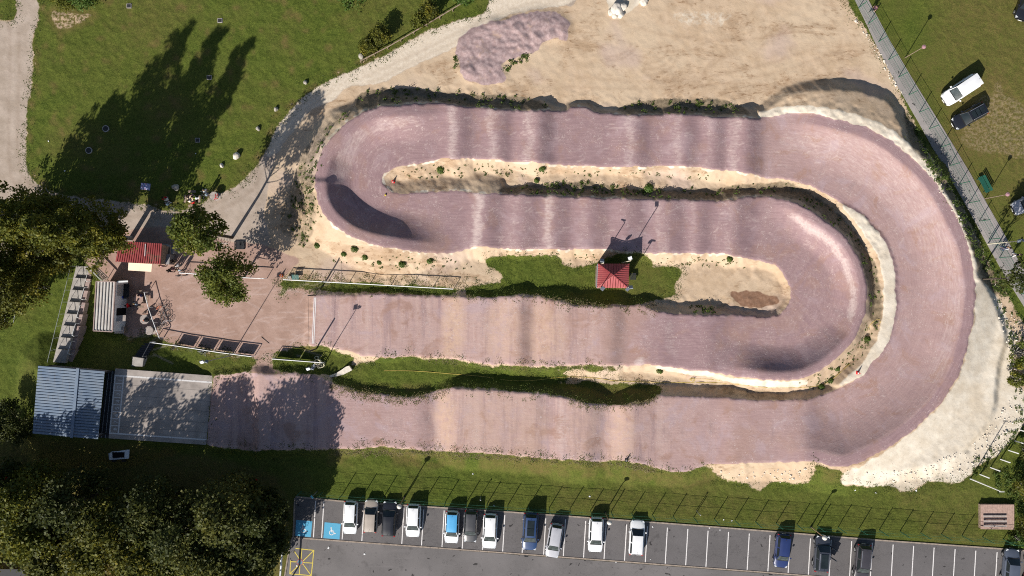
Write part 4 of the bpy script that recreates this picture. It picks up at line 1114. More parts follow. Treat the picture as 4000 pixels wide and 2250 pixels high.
# grey cabinets beside it
t_ = thing('cabinet_bay', 'open grey cabinet and worktop against the red hut, a white bar across its back', 'cabinet', W(648, 1000, 0)); off = Vector(t_.location)
mb = MB(); a = [W(632, 990, 1.2), W(664, 993, 1.2), W(661, 1033, 1.2), W(628, 1031, 1.2)]; mb.solid([p - off for p in a], 1.2); mb.build('worktop', M['grey_panel'], t_)
mb = MB(); mb.solid([p - off for p in (W(634, 962, .5), W(664, 965, .5), W(663, 989, .5), W(632, 988, .5))], .5); mb.build('dark_tray', M['dark'], t_)
mb = MB(); mb.bar(W(634, 956, 1.5) - off, W(665, 960, 1.5) - off, .22, .08); mb.build('back_bar', M['concrete'], t_)
mb = MB(); mb.bar(W(665, 960, 1.5) - off, W(664, 992, 1.3) - off, .05, .08); mb.build('side_bar', M['concrete'], t_)
mb = MB(); mb.solid([p - off for p in (W(668, 963, .9), W(678, 963, .9), W(677, 992, .9), W(668, 992, .9))], .9); mb.build('locker', M['grey_panel'], t_)

# white site cabin with a rusty ribbed roof
Z = 2.75
Q = [W(377, 1099, Z), W(451, 1101, Z), W(440, 1296, Z), W(366, 1292, Z)]
ctr_ = sum(Q, Vector()) / 4
t_ = thing('site_cabin', 'white site cabin with a rust spotted ribbed roof on the dirt yard', 'cabin', (ctr_.x, ctr_.y, 0)); off = Vector(t_.location)
mb = MB(); mb.solid([p - off - Vector((0, 0, .06)) for p in Q], Z - .1); mb.build('wall', M['white'], t_)
for k in range(6):
    f0, f1 = k / 6 + .006, (k + 1) / 6 - .006
    p = [Q[0].lerp(Q[1], f0), Q[0].lerp(Q[1], f1), Q[3].lerp(Q[2], f1), Q[3].lerp(Q[2], f0)]
    mb = MB(); mb.solid([v - off for v in p], .05); mb.build('roof_panel', M['rusty'], t_)
    if k:
        mb = MB(); mb.bar(Q[0].lerp(Q[1], k / 6) - off + Vector((0, 0, .05)), Q[3].lerp(Q[2], k / 6) - off + Vector((0, 0, .05)), .07, .12); mb.build('roof_rib', M['concrete'], t_)
for i in range(4):
    a, b = Q[i], Q[(i + 1) % 4]
    mb = MB(); mb.bar(a - off + Vector((0, 0, .03)), b - off + Vector((0, 0, .03)), .11, .14); mb.build('roof_edge', M['concrete_pink'], t_)
def E(f, zz, out): # point on the east wall
    p = Q[1].lerp(Q[2], f) - off; n = Vector((1, .05, 0)).normalized()
    return Vector((p.x, p.y, zz)) + n * out
mb = MB(); mb.add([E(.53, .1, .02), E(.68, .1, .02), E(.68, 2.2, .02), E(.53, 2.2, .02)], [(0, 1, 2, 3)]); mb.build('doorway', M['dark'], t_)
mb = MB(); mb.solid([E(.68, 2.1, .03), E(.68, 1.9, 1.0), E(.80, 1.9, 1.0), E(.80, 2.1, .03)], .06); mb.build('door', M['wood_grey'], t_)
for k in range(14):
    f = .06 + k * .017
    mb = MB(); mb.bar(E(f, .5, .05), E(f, 2.3, .05), .05, .03); mb.build('shutter_slat', M['grey_panel'], t_)
mb = MB(); mb.bar(E(.0, 2.55, .1), E(.0, 2.4, 1.3), .2, .06); mb.build('awning_arm', M['white_metal'], t_)
mb = MB(); mb.add([E(.04, .9, .7), E(.32, .9, .7), E(.32, 1.0, .05), E(.04, 1.0, .05)], [(0, 1, 2, 3)]); mb.build('shelf', M['trim'], t_)
for x, y, w_, l in ((490, 1284, 38, 'tan wooden crate standing at the corner of the rusty-roofed cabin'),):
    c = W(x - 8, y + 4, 0); t2 = thing('crate', l, 'crate', c)
    mb = MB(); mb.box((0, 0, .45), (1.1, .75, .9)); mb.build('crate_body', M['wood'], t2); mb = MB(); mb.box((0, 0, .92), (1.14, .79, .05)); mb.build('crate_lid', M['wood_grey'], t2)
mb = MB()
t_ = thing('pale_barrier', 'long pale louvred barrier leaning from the stepped ramp to the cabin roof', 'barrier', W(372, 1076, 0)); off = Vector(t_.location)
for k in range(5):
    o = Vector((.11, .11, -.12)) * k
    mb = MB(); mb.bar(W(347, 1047, 1.3) - off + o, W(399, 1099, 1.3) - off + o, .07, .1); mb.build('louvre', M['rail_pale'], t_)
for f in (.1, .9):
    p = W(347 + 52 * f, 1047 + 52 * f, 1.3) - off
    mb = MB(); mb.bar((p.x, p.y, 0), (p.x, p.y, 1.3), .06, .06); mb.build('post', M['rail_pale'], t_)
t_ = thing('steps_up', 'dark timber steps with a grey rail climbing the shaded grass bank', 'steps', W(560, 1390, .3)); off = Vector(t_.location)
for k in range(8):
    f = k / 8
    p = W(582 - 42 * f, 1345 + 62 * f, .35 + 1.4 * f) - off
    mb = MB(); mb.box(p, (1.5, .28, .09), rz=.05); mb.build('tread', M['grating'], t_)
a, b = W(586, 1338, 1.3), W(556, 1394, 2.7)
mb = MB(); mb.tube(a - off, b - off, .035); mb.tube(a - off, a - off - Vector((0, 0, 1)), .03); mb.tube(b - off, b - off - Vector((0, 0, 1)), .03); mb.build('hand_rail', M['grey_metal'], t_)
mb = MB(); mb.solid([p - off for p in (W(518, 1394, 1.9), W(561, 1400, 1.9), W(556, 1432, 1.9), W(514, 1430, 1.9))], 1.3); mb.build('landing', M['concrete'], t_)

# red hipped control kiosk
Z = 3.7
Q = [W(2336, 1030, Z), W(2458, 1030, Z), W(2455, 1126, Z), W(2332, 1124, Z)]
ap = W(2397, 1076, 4.75)
base = G(2397, 1082)
t_ = thing('control_kiosk', 'race control kiosk under a bright red hipped metal roof on the grass island', 'kiosk', (ap.x, ap.y, base.z)); off = Vector(t_.location)
for i in range(4):
    a, b = Q[i], Q[(i + 1) % 4]
    mid_n = 12
    for k in range(mid_n):
        f0, f1 = k / mid_n, (k + 1) / mid_n
        # strips run from eave up to the hip lines
        def up_to(f):
            e = a.lerp(b, f)
            h_ = 1 - abs(2 * f - 1)
            m_ = a.lerp(b, .5)
            return e + (ap - m_) * h_
        p0, p1 = a.lerp(b, f0 + .004), a.lerp(b, f1 - .004)
        q0, q1 = up_to(f0 + .004), up_to(f1 - .004)
        mb = MB(); up = Vector((0, 0, .05))
        r0, r1 = p0.lerp(p1, .22), q0.lerp(q1, .22)
        mb.add([v - off for v in (p0, r0 + up, r1 + up, q0)], [(0, 1, 2, 3)])
        mb.add([v - off for v in (r0 + up, p1, q1, r1 + up)], [(0, 1, 2, 3)])
        mb.build('roof_sheet', M['red_sheet'], t_)
    mb = MB(); mb.bar(a - off + Vector((0, 0, .03)), ap - off + Vector((0, 0, .03)), .09, .05); mb.build('hip_cap', M['red_sheet'], t_)
    a2, b2 = (a - off) * .90, (b - off) * .90
    mb = MB(); zt = Z - base.z - .06
    mb.add([(a2.x, a2.y, -.3), (b2.x, b2.y, -.3), (b2.x, b2.y, zt), (a2.x, a2.y, zt)], [(0, 1, 2, 3)]); mb.build('wall', M['wood'], t_)
    m0, m1 = a2.lerp(b2, .15) * 1.01, a2.lerp(b2, .85) * 1.01
    mb = MB(); mb.add([(m0.x, m0.y, 1.9), (m1.x, m1.y, 1.9), (m1.x, m1.y, 2.9), (m0.x, m0.y, 2.9)], [(0, 1, 2, 3)]); mb.build('window', M['glass'], t_)
mb = MB(); mb.bar(Q[0] - off + Vector((-.05, 0, -.04)), Q[3] - off + Vector((-.05, 0, -.04)), .1, .1); mb.build('gutter', M['grey_metal'], t_)
def floodlight(par, p, yaw, pitch=-.7, s=1.0, face='floodglass'):
    R = Matrix.Rotation(yaw, 3, 'Z') @ Matrix.Rotation(pitch, 3, 'X')
    mb = MB(); mb.box(p, (.40 * s, .12, .36 * s), M=R); o = mb.build('floodlight_case', M['flood'], par)
    mb = MB(); mb.box(Vector(p) + R @ Vector((0, -.075 if pitch < 0 else .075, 0)), (.35 * s, .02, .31 * s), M=R); mb.build('floodlight_glass', M[face], par)
for (bx, by, hx, hy, zz, f, l) in ((2448, 1022, 2461, 1008, 6.6, 'floodglass', 'floodlight mast with a bright white lamp at the upper right kiosk corner'), (2350, 1030, 2352, 1018, 5.4, 'flood', 'leaning floodlight mast with a dark lamp at the upper left kiosk corner'),
                                (2450, 1122, 2464, 1122, 5.6, 'flood', 'floodlight mast with two grey lamps at the lower right kiosk corner'), (2345, 1124, 2354, 1127, 6.3, 'flood', 'floodlight mast with one grey lamp at the lower left kiosk corner')):
    zb_ = tz(bx, by)
    b = W(bx, by, 3.6); b.z = zb_
    m_ = thing('floodlight_mast', l, 'floodlight mast', b, 0, 'floodlight masts round the kiosk')
    top = W(bx, by, 3.6); hp_ = W(hx, hy, zz) - b
    mb = MB(); mb.tube((0, 0, -.1), (0, 0, zz - zb_), .055, .045); mb.build('pole', M['cream_pole'], m_)
    mb = MB(); mb.tube((0, 0, zz - zb_), hp_, .035); mb.build('arm', M['orange'] if 'two grey' in l else M['cream_pole'], m_)
    floodlight(m_, hp_, math.atan2(hp_.y, hp_.x) - math.pi / 2 if f == 'floodglass' else random.uniform(-1, 1), -1.15 if f == 'floodglass' else .9, 1.15, f)
    if 'two' in l: floodlight(m_, W(2451, 1130, zz) - b, .9, .9, 1.0, f)
t_ = thing('slatted_bench', 'dark slatted bench standing against the right side of the red kiosk', 'bench', G(2471, 1080, 0)); off = Vector(t_.location)
for k in range(6):
    mb = MB(); mb.box((-.30 + k * .12, 0, .46), (.085, .82, .05)); mb.build('slat', M['dark_metal'], t_)
for sx in (-.28, .28):
    for sy in (-.36, .36):
        mb = MB(); mb.box((sx, sy, .215), (.06, .06, .45)); mb.build('leg', M['dark_metal'], t_)

# ------------------------------------------------------------------ fences and rails
def wire_panel(L, hgt, mat, name='mesh_panel', pitch=.11):
    mb = MB()
    n = int(L / pitch)
    for k in range(n + 1):
        x = L * k / n
        mb.add([(x - .006, 0, .05), (x + .006, 0, .05), (x + .006, 0, hgt), (x - .006, 0, hgt)], [(0, 1, 2, 3)])
    for k in range(9):
        zz = .08 + (hgt - .1) * k / 8
        mb.add([(0, -.006, zz - .006), (L, -.006, zz - .006), (L, -.006, zz + .006), (0, -.006, zz + .006)], [(0, 1, 2, 3)])
    for zz in (hgt, .5 * hgt):
        mb.bar((0, 0, zz), (L, 0, zz), .016, .016)
    return mb.mesh(name, mat)
def mesh_fence(pts, hgt, label, pitch=.11):
    a0 = pts[0]
    t_ = thing('mesh_fence', label, 'fence', a0)
    pm = MB(); pm.tube((0, 0, 0), (0, 0, hgt + .1), .05, .05, 6); pm = pm.mesh('post', M['green_metal'])
    cache = {}
    for i, p in enumerate(pts):
        o = obj_of(pm, 'post', t_, p - a0)
        if i + 1 < len(pts):
            d = pts[i + 1] - p; L = round(d.length, 1)
            if L not in cache: cache[L] = wire_panel(L, hgt, M['green_metal'], 'mesh_panel', pitch)
            q = obj_of(cache[L], 'mesh_panel', t_, p - a0, math.atan2(d.y, d.x))
    return t_
mesh_fence([G(x, fence_y(x) + (3 if x > 3900 else 0)) for x in np.arange(1178, 4400, 80.6)], 2.05, 'long green wire mesh fence along the grass verge above the car park')
FP = [(3280, -100), (3317, -30), (3354, 31), (3391, 93), (3431, 164), (3470, 234), (3509, 302), (3549, 371), (3590, 439), (3629, 503), (3673, 575), (3708, 647), (3747, 718), (3785, 792), (3824, 864), (3862, 935), (3903, 1006), (3944, 1076), (3985, 1146), (4040, 1240)]
mesh_fence([W(x, y, 0) for x, y in FP], 1.95, 'green wire mesh fence between the outer track bank and the footpath', .22)

def rail_fence(px, npost, hgt, label, mat='white_metal', panels=(), r=.05, mid=False, group=None):
    """px: the line of the top rail as the photograph shows it"""
    g0 = [tz(x, y) for x, y in px]
    top = [W(x, y, hgt + g) for (x, y), g in zip(px, g0)]
    base = Vector((top[0].x, top[0].y, g0[0]))
    t_ = thing('rail_fence', label, 'fence', base, 0, group)
    ends = []
    tot = sum((b - a).length for a, b in zip(top[:-1], top[1:]))
    def at(f):
        d = f * tot
        for a, b in zip(top[:-1], top[1:]):
            L = (b - a).length
            if d <= L + 1e-6: return a.lerp(b, d / L)
            d -= L
        return top[-1]
    pts = [at(k / (npost - 1)) for k in range(npost)]
    mb = MB(); mb.path([p - base for p in top], r); mb.build('top_rail', M[mat], t_)
    if mid:
        mb = MB(); mb.path([p - base - Vector((0, 0, hgt * .5)) for p in top], r * .8); mb.build('middle_rail', M[mat], t_)
    for p in pts:
        mb = MB(); mb.tube(p - base, p - base - Vector((0, 0, hgt + .1)), r * .8); mb.build('post', M[mat], t_)
    for a, b in panels:
        p, q = at(a) - base, at(b) - base
        mb = MB(); mb.add([p - Vector((0, 0, .12)), q - Vector((0, 0, .12)), q - Vector((0, 0, hgt - .1)), p - Vector((0, 0, hgt - .1))], [(0, 1, 2, 3)]); mb.build('banner', M['banner'], t_)
    return t_
rail_fence([(1106, 1092), (1769, 1129)], 9, 1.15, 'long white tube rail running along the grass strip above the finish straight')
rail_fence([(586, 1337), (700, 1353), (850, 1376), (982, 1393)], 6, 1.15, 'bent white rail hung with dark banners above the start ramp grass', panels=[(.22, .38), (.42, .58), (.62, .78), (.82, .98)])
rail_fence([(1062, 1402), (1260, 1417)], 3, 1.15, 'short white rail hung with two dark banners beside the coiled hoses', panels=[(.03, .47), (.5, .86)])
rail_fence([(563, 1141), (580, 1205), (600, 1262), (622, 1320)], 4, 1.1, 'white rail along the cabin terrace with bicycles leaning on it')
rail_fence([(700, 1066), (748, 1069), (860, 1080), (985, 1086), (1030, 1088)], 6, 1.1, 'white rail reaching from the hut crowd under the round tree')
rail_fence([(1407, 238), (1520, 180), (1640, 110), (1818, 4)], 9, .8, 'weathered wooden rail beside bushes along the pale track', 'wood', r=.07)
# white concrete posts at the right edge
mb = MB(); mb.box((0, 0, .85), (.11, .11, 1.7)); mb.box((0, 0, 1.72), (.09, .09, .05)); pm = mb.mesh('concrete_post', M['white'])
for k, (x, y) in enumerate([(3828, 1853), (3869, 1826), (3908, 1794), (3940, 1759), (3964, 1722), (3985, 1680)]):
    o = obj_of(pm, 'fence_post', None, G(x, y) - Vector((0, 0, .05)))
    tag(o, ['white fence post next to the tall white mast', 'second white fence post from the tall mast', 'third white fence post from the tall mast', 'fourth white fence post from the tall mast', 'fifth white fence post from the tall mast, near the shrubs', 'white fence post farthest up the row from the mast'][k], 'fence post', 'white posts along the chalk slope')

# ------------------------------------------------------------------ lamps, masts, gantries
def globe_lamp(bx, by, hgt, label, mat='beige_pole'):
    t_ = thing('globe_lamp', label, 'street lamp', G(bx, by), 0, 'globe lamps along the car park')
    mb = MB(); mb.tube((0, 0, 0), (0, 0, hgt - .3), .07, .05, 8); mb.build('pole', M[mat], t_)
    mb = MB(); mb.tube((0, 0, 0), (0, 0, .25), .13, .11, 8); mb.build('base_plate', M['dark_metal'], t_)
    prof_ = [(.001, -.30)] + [(.30 * math.sin(a), -.30 * math.cos(a)) for a in np.linspace(.25, math.pi - .05, 9)] + [(.001, .30)]
    mb = MB(); mb.lathe(prof_, (0, 0, hgt), 18); mb.build('globe', M['globe'], t_, True)
    mb = MB(); mb.tube((0, 0, hgt - .4), (0, 0, hgt - .25), .1, .14, 10); mb.build('collar', M['dark_metal'], t_)
globe_lamp(1579, 1941, 3.8, 'globe lamp standing between the black hatchback and a white car')
globe_lamp(2364, 2001, 3.8, 'globe lamp on a tan pole beside the solitary white saloon')
globe_lamp(3168, 2058, 3.8, 'globe lamp over the bonnet of the car with open doors')
def path_lamp(bx, by, hgt, label):
    t_ = thing('path_lamp', label, 'street lamp', W(bx, by, 0), 0, 'slim lamps along the footpath')
    mb = MB(); mb.tube((0, 0, 0), (0, 0, hgt), .05, .035, 6); mb.build('pole', M['wood'], t_)
    mb = MB(); mb.lathe([(.05, 0), (.16, .1), (.24, .28), (.24, .34), (.02, .42)], (0, 0, hgt), 12); mb.build('lantern', simple_pink, t_)

path_lamp(3535, 226, 3.7, 'slim footpath lamp with a dull pink lantern near the white van')
path_lamp(3847, 776, 3.7, 'slim footpath lamp with a dull pink lantern near the green bench')
def mast(bx, by, hgt, label, mat, flood=True, r=.07, zg=None):
    t_ = thing('tall_mast', label, 'lighting mast', G(bx, by), 0, 'tall lighting masts')
    mb = MB(); mb.tube((0, 0, -.1), (0, 0, hgt), r * 1.2, r * .7, 8); mb.build('pole', M[mat], t_)
    mb = MB(); mb.bar((-.3, 0, hgt), (.3, 0, hgt), .06, .06); mb.build('cross_arm', M[mat], t_)
    if flood:
        floodlight(t_, (-.25, 0, hgt + .15), .3, -.9, 1.1, 'floodglass'); floodlight(t_, (.25, .05, hgt + .12), -.4, .8, .9, 'flood')
    return t_
mast(3858, 953, 5.6, 'cream lighting mast with a floodlight leaning over the footpath by two walkers', 'cream_pole')
mast(905, 1388, 7.6, 'thin grey lighting mast above the banner rail by the start grass', 'grey_metal', r=.05)
mast(1268, 1418, 6.0, 'lighting mast rising from the pile of coiled hoses', 'grey_metal', r=.05)
mast(3790, 1870, 5.6, 'tall white mast at the corner of the chalk slope', 'white_metal', False)
t_ = thing('finish_gantry', 'dark finish gantry of two posts and a high wire over the finish line', 'gantry', G(1233, 1152)); off = Vector(t_.location)
for (x, y) in ((1233, 1153), (1237, 1362)):
    p = G(x, y) - off
    mb = MB(); mb.bar(p, p + Vector((0, 0, 3.2)), .13, .13); mb.build('post', M['dark_metal'], t_)
p, q = G(1233, 1153) - off, G(1237, 1362) - off
mb = MB(); mb.tube(p + Vector((0, 0, 3.2)), q + Vector((0, 0, 3.2)), .015, .015, 5); mb.build('wire', M['dark_metal'], t_)
# finish line: two thin white stripes on the dirt
pts1 = [G(1231 - k * .0 - (y - 1160) * .045, y, .012) for k, y in enumerate(range(1162, 1345, 12))]
t_ = thing('finish_line', 'double white chalk finish line drawn across the finish straight', 'line marking', G(1227, 1250)); off = Vector(t_.location)
for dx in (-.09, .09):
    mb = MB()
    for a, b in zip(pts1[:-1], pts1[1:]):
        mb.add([a - off + Vector((dx - .045, 0, 0)), b - off + Vector((dx - .045, 0, 0)), b - off + Vector((dx + .045, 0, 0)), a - off + Vector((dx + .045, 0, 0))], [(0, 1, 2, 3)])
    mb.build('stripe', M['line_white'], t_)
t_ = thing('height_barrier', 'white tubular height barrier with an angled arm at the car park entrance', 'barrier', W(1092, 2300, 0)); off = Vector(t_.location)
P = [W(1090, 2330, 2.3) - off, W(1098, 2200, 2.3) - off, W(1103, 2155, 2.3) - off, W(1124, 2136, 2.3) - off]
mb = MB(); mb.path(P[:3], .10, 10); mb.build('beam', M['white_metal'], t_)
mb = MB(); mb.path(P[2:], .085, 10); mb.build('arm', M['grey_metal'], t_)
for p in (P[0], P[2]):
    mb = MB(); mb.tube((p.x, p.y, -.05), p, .10, .09, 10); mb.build('post', M['white_metal'], t_)
mb = MB(); mb.tube(P[1] - Vector((0, .6, 0)), P[1] + Vector((0, .5, 0)), .135, .135, 10); mb.build('sleeve', M['white_metal'], t_)
for x, y, hh, l, m_ in ((1240, 1918, 2.6, 'small sign post with a blue and white plate on the verge above the blue squares', 'line_blue'), (1878, 1938, 1.7, 'short stake with a pale cap on the verge beside a row of white cars', 'white'), (2720, 1994, 1.8, 'short pale stake on the verge above the empty bays', 'white')):
    t_ = thing('stake', l, 'post', G(x, y), 0)
    mb = MB(); mb.tube((0, 0, -.05), (0, 0, hh), .035, .035, 6); mb.build('pole', M['grey_metal'], t_)
    mb = MB(); mb.box((.04, 0, hh - .1), (.05, .42 if hh > 2 else .14, .4 if hh > 2 else .12), rz=.8); mb.build('plate', M[m_], t_)
# ------------------------------------------------------------------ trees and other plants
def leaf_mesh(name, C, size, mat, seed, up=0.5, shade=None, aspect=0.75):
    """C: n x 3 leaf centres; each leaf is one small folded quad, turned at random with some bias to the sky"""
    r = np.random.default_rng(seed)
    n = len(C)
    nrm = r.normal(size=(n, 3)); nrm[:, 2] = np.abs(nrm[:, 2]) + up
    nrm /= np.linalg.norm(nrm, axis=1, keepdims=True)
    a = np.cross(nrm, r.normal(size=(n, 3))); a /= np.linalg.norm(a, axis=1, keepdims=True) + 1e-9
    b = np.cross(nrm, a)
    s = (size * r.uniform(.6, 1.35, size=(n, 1)))
    a = a * s * .5; b = b * s * .5 * aspect
    fold = nrm * s * .12
    V = np.stack([C - a, C - b * 1.0 + fold, C + a, C + b * 1.0 + fold], 1).reshape(-1, 3)
    me = bpy.data.meshes.new(name)
    me.vertices.add(n * 4); me.vertices.foreach_set('co', V.astype(np.float32).ravel())
    me.loops.add(n * 4); me.loops.foreach_set('vertex_index', np.arange(n * 4, dtype=np.int32))
    me.polygons.add(n); me.polygons.foreach_set('loop_start', np.arange(0, n * 4, 4, dtype=np.int32))
    me.update(calc_edges=True)
    val = r.uniform(0, 1, n) if shade is None else np.clip(shade + r.normal(0, .16, n), 0, 1)
    at = me.attributes.new('leaf', 'FLOAT', 'POINT'); at.data.foreach_set('value', np.repeat(val, 4).astype(np.float32))
    me.materials.append(mat)
    return me

def tree(px, py, hgt, rad, mat, label, seed, z_low=.28, kind='round', bark='bark', group=None, leaf=.26, clumps=70, per=85, name='broadleaf_tree', cat='tree', lean=0.0, base=None):
    r = np.random.default_rng(seed)
    b = G(px, py) if base is None else base
    t_ = thing(name, label, cat, b, 0, group)
    mb = MB()
    tr = max(.10, hgt * .016)
    pts = [Vector((0, 0, -.15))]
    for k in range(1, 7):
        pts.append(Vector((r.normal(0, .06) * k * .4, r.normal(0, .06) * k * .4, hgt * .93 * k / 6)))
    for k in range(6):
        mb.tube(pts[k], pts[k + 1], tr * (1 - k / 6.6), tr * (1 - (k + 1) / 6.6), 8, cap=False)
    CL = []
    for k in range(clumps):
        f = (k + .5) / clumps
        if kind == 'poplar':
            zf = z_low + (1 - z_low) * (1 - (1 - r.random()) ** .8)
            q = (zf - z_low) / (1 - z_low); w = rad * min(1, q * 3 + .45) * max(0, 1 - q ** 1.25) ** .8 + .12
            rr = w * math.sqrt(r.random()) * (1.0 if r.random() < .72 else r.uniform(1.1, 1.75))
        else:
            zf = z_low + (1 - z_low) * r.random() ** .85
            q = (zf - z_low) / (1 - z_low)
            w = rad * math.sqrt(max(.03, 1 - (2 * q * .86 - .72) ** 2))
            rr = w * r.random() ** .38
        an = r.uniform(0, 2 * math.pi)
        CL.append(Vector((rr * math.cos(an), rr * math.sin(an), zf * hgt)))
    # limbs run from the trunk to some of the clumps
    for c in CL[::2] if clumps > 40 else CL:
        z0 = max(hgt * z_low * .7, c.z - (1.3 if kind != 'poplar' else 3.0) - .3 * math.hypot(c.x, c.y))
        f = z0 / (hgt * .93); i = min(5, int(f * 6))
        p = pts[i].lerp(pts[i + 1], f * 6 - i)
        m_ = p.lerp(c, .55) + Vector((0, 0, -.15))
        rr_ = tr * .38 * (1 - f * .6)
        mb.tube(p, m_, rr_, rr_ * .6, 5, cap=False); mb.tube(m_, c, rr_ * .6, .012, 5, cap=False)
    mb.build('trunk', M[bark], t_)
    cs = []; sh = []
    for c in CL:
        cr = (rad * (r.uniform(.20, .36) if per < 90 and rad > 3.0 and kind != 'poplar' else r.uniform(.16, .30)) + .22) * (1 - .55 * min(1, c.z / hgt) if kind == 'poplar' else 1)
        n = int(per * r.uniform(.6, 1.4))
        d = r.normal(size=(n, 3)); d /= np.linalg.norm(d, axis=1, keepdims=True)
        d *= (cr * r.random(n) ** .5)[:, None]; d[:, 2] *= .75 if kind != 'poplar' else 1.5
        cs.append(np.array(c) + d); sh.append(np.full(n, r.uniform(.05, .85)))
    o = obj_of(leaf_mesh('crown', np.concatenate(cs), leaf, M[mat], seed + 1, shade=np.concatenate(sh)), 'crown', t_)
    return t_

PG = 'tall poplars by the gravel track'
tree(512, 932, 19.6, 2.7, 'leaf_poplar', 'tall poplar growing just behind the red hut, grey limbs showing', 101, .2, 'poplar', 'birch', PG, .27, 190, 85, 'poplar_tree')
tree(395, 895, 19.6, 3.2, 'leaf_poplar', 'middle poplar of the row along the gravel track', 102, .18, 'poplar', 'birch', PG, .27, 190, 85, 'poplar_tree')
tree(262, 885, 19.6, 3.3, 'leaf_poplar', 'poplar farthest from the red hut, at the left picture edge', 103, .16, 'poplar', 'birch', PG, .27, 190, 85, 'poplar_tree')
tree(150, 890, 13.0, 3.2, 'leaf_poplar', 'shorter green tree at the outer end of the poplar row', 110, .2, 'poplar', 'bark', None, .27, 110, 85)
tree(335, 905, 15.0, 2.6, 'leaf_poplar', 'shorter poplar between the two outer poplars of the row', 111, .16, 'poplar', 'birch', None, .27, 110, 85, 'poplar_tree')
tree(296, 985, 9.5, 2.7, 'leaf_yellow', 'yellowing tree above the top of the stepped ramp', 104, .3, 'round', 'bark', 'yellowing trees by the stepped ramp', .27, 75, 90)
tree(187, 1123, 12.5, 3.1, 'leaf_yellow', 'pale trunked yellowing tree leaning off the left edge', 105, .30, 'round', 'birch', 'yellowing trees by the stepped ramp', .27, 100, 95)
tree(75, 1215, 9.5, 2.8, 'leaf_yellow', 'lowest yellowing tree, above the metal frame on the lawn', 106, .35, 'round', 'bark', 'yellowing trees by the stepped ramp', .26, 60, 90)
tree(200, 1010, 10.5, 3.3, 'leaf_poplar', 'green tree wedged between the poplars and the yellowing trees', 107, .25, 'round', 'bark', None, .26, 70, 90)
tree(906, 928, 13.2, 2.55, 'leaf_maple', 'round open crowned tree between the picnic tables and the hut', 108, .50, 'round', 'bark', 'round trees on the dirt yard', .30, 62, 85)
tree(954, 1082, 9.2, 2.9, 'leaf_maple', 'round dense tree over the end of the white rail', 109, .30, 'round', 'bark', 'round trees on the dirt yard', .25, 85, 85)
GR = [(985, 1925, 11.5, 3.5, 'leaf_grey', 'grey green tree nearest the foot of the start straight'), (830, 1985, 12, 3.6, 'leaf_dark', 'dark tree below the foot of the start ramp'), (690, 1925, 10.2, 3.2, 'leaf_dark', 'dark tree below the middle of the start ramp'),
      (555, 1990, 10.6, 3.4, 'leaf_yellow', 'yellow green tree below the white trailer'), (425, 1905, 11, 3.5, 'leaf_dark', 'dark tree hanging beside the white trailer'), (262, 1885, 11.6, 3.5, 'leaf_poplar', 'olive tree below the blue roof'),
      (130, 1880, 10.5, 3.3, 'leaf_dark', 'dark tree below the round bush at the left edge'), (35, 2050, 9, 3.4, 'leaf_yellow', 'yellow tipped tree at the lower left picture edge'), (-95, 1960, 8.5, 3.2, 'leaf_dark', 'dark tree cut by the left edge'),
      (905, 2085, 10.5, 3.7, 'leaf_grey', 'grey green tree nearest the white height barrier'), (700, 2085, 10.5, 3.6, 'leaf_yellow', 'yellow tinged tree in the middle of the lower row'), (480, 2075, 9.5, 3.3, 'leaf_yellow', 'olive yellow tree above the bright hedges'),
      (1000, 2040, 9.0, 2.6, 'leaf_grey', 'slim grey green tree against the end of the car park'), (610, 2150, 8.0, 2.8, 'leaf_rust', 'small orange brown tree at the lower picture edge'), (800, 2165, 8.5, 3.0, 'leaf_maple', 'green tree at the lower edge left of the barrier'), (1075, 2065, 9.0, 2.7, 'leaf_dark', 'dark tree pressed against the car park end kerb'), (1015, 2160, 9.5, 3.3, 'leaf_grey', 'grey green tree at the lower edge beside the barrier'), (290, 2010, 10.5, 3.4, 'leaf_poplar', 'olive tree left of the clearing with hedges'), (1080, 1950, 9.5, 2.8, 'leaf_dark', 'dark tree at the corner of the verge and the grove'), (330, 2110, 8.5, 3.0, 'leaf_grey', 'pale olive tree just above the dark roof')]
for k, (x, y, hh, rr, m_, l) in enumerate(GR):
    tree(x, y, hh, rr, m_, l, 200 + k, .24, 'round', 'bark', 'trees in the dark grove below the start ramp', .34, 80 if k in (0, 1, 2, 3, 4, 5) else 105, 62 if k in (1, 2, 3, 4) else 88)
tree(88, 1640, 4.2, 2.6, 'leaf_dark', 'round dark grey green bush beside the blue roof at the left edge', 240, .12, 'round', 'bark', None, .22, 70, 90, 'large_bush', 'bush')
tree(3840, 1090, 8.0, 1.9, 'leaf_dark', 'slender tree on the weedy bank by the footpath fence', 241, .55, 'round', 'bark', None, .24, 26, 50)
for k, (x, y, hh, rr, m_, l, nc) in enumerate([(3962, 1375, 2.4, 1.6, 'leaf_maple', 'sparse shrub sprawling over the chalk at the right edge', 22), (3948, 1470, 1.8, 1.2, 'leaf_poplar', 'thin shrub just below the sprawling one on the chalk', 14), (3985, 1430, 2.6, 1.3, 'leaf_poplar', 'taller shrub at the right edge between the chalk shrubs', 16),
                                              (3992, 1760, 3.0, 1.2, 'leaf_dark', 'dark shrub behind the row of white posts', 26), (3970, 1900, 3.2, 1.5, 'leaf_yellow', 'yellow green shrub right of the wooden deck top corner', 30), (3990, 2040, 3.4, 1.5, 'leaf_yellow', 'yellow green shrub overhanging the right side of the wooden deck', 30), (3960, 2095, 1.6, 1.1, 'leaf_hedge', 'low bright shrub at the fence below the wooden deck', 18),
                                              (1100, 3, 0, 0, '', '', 0)]):
    if nc: tree(x, y, hh, rr, m_, l, 260 + k, .12, 'round', 'birch', 'shrubs along the right picture edge', .20, nc, 55, 'shrub', 'shrub')
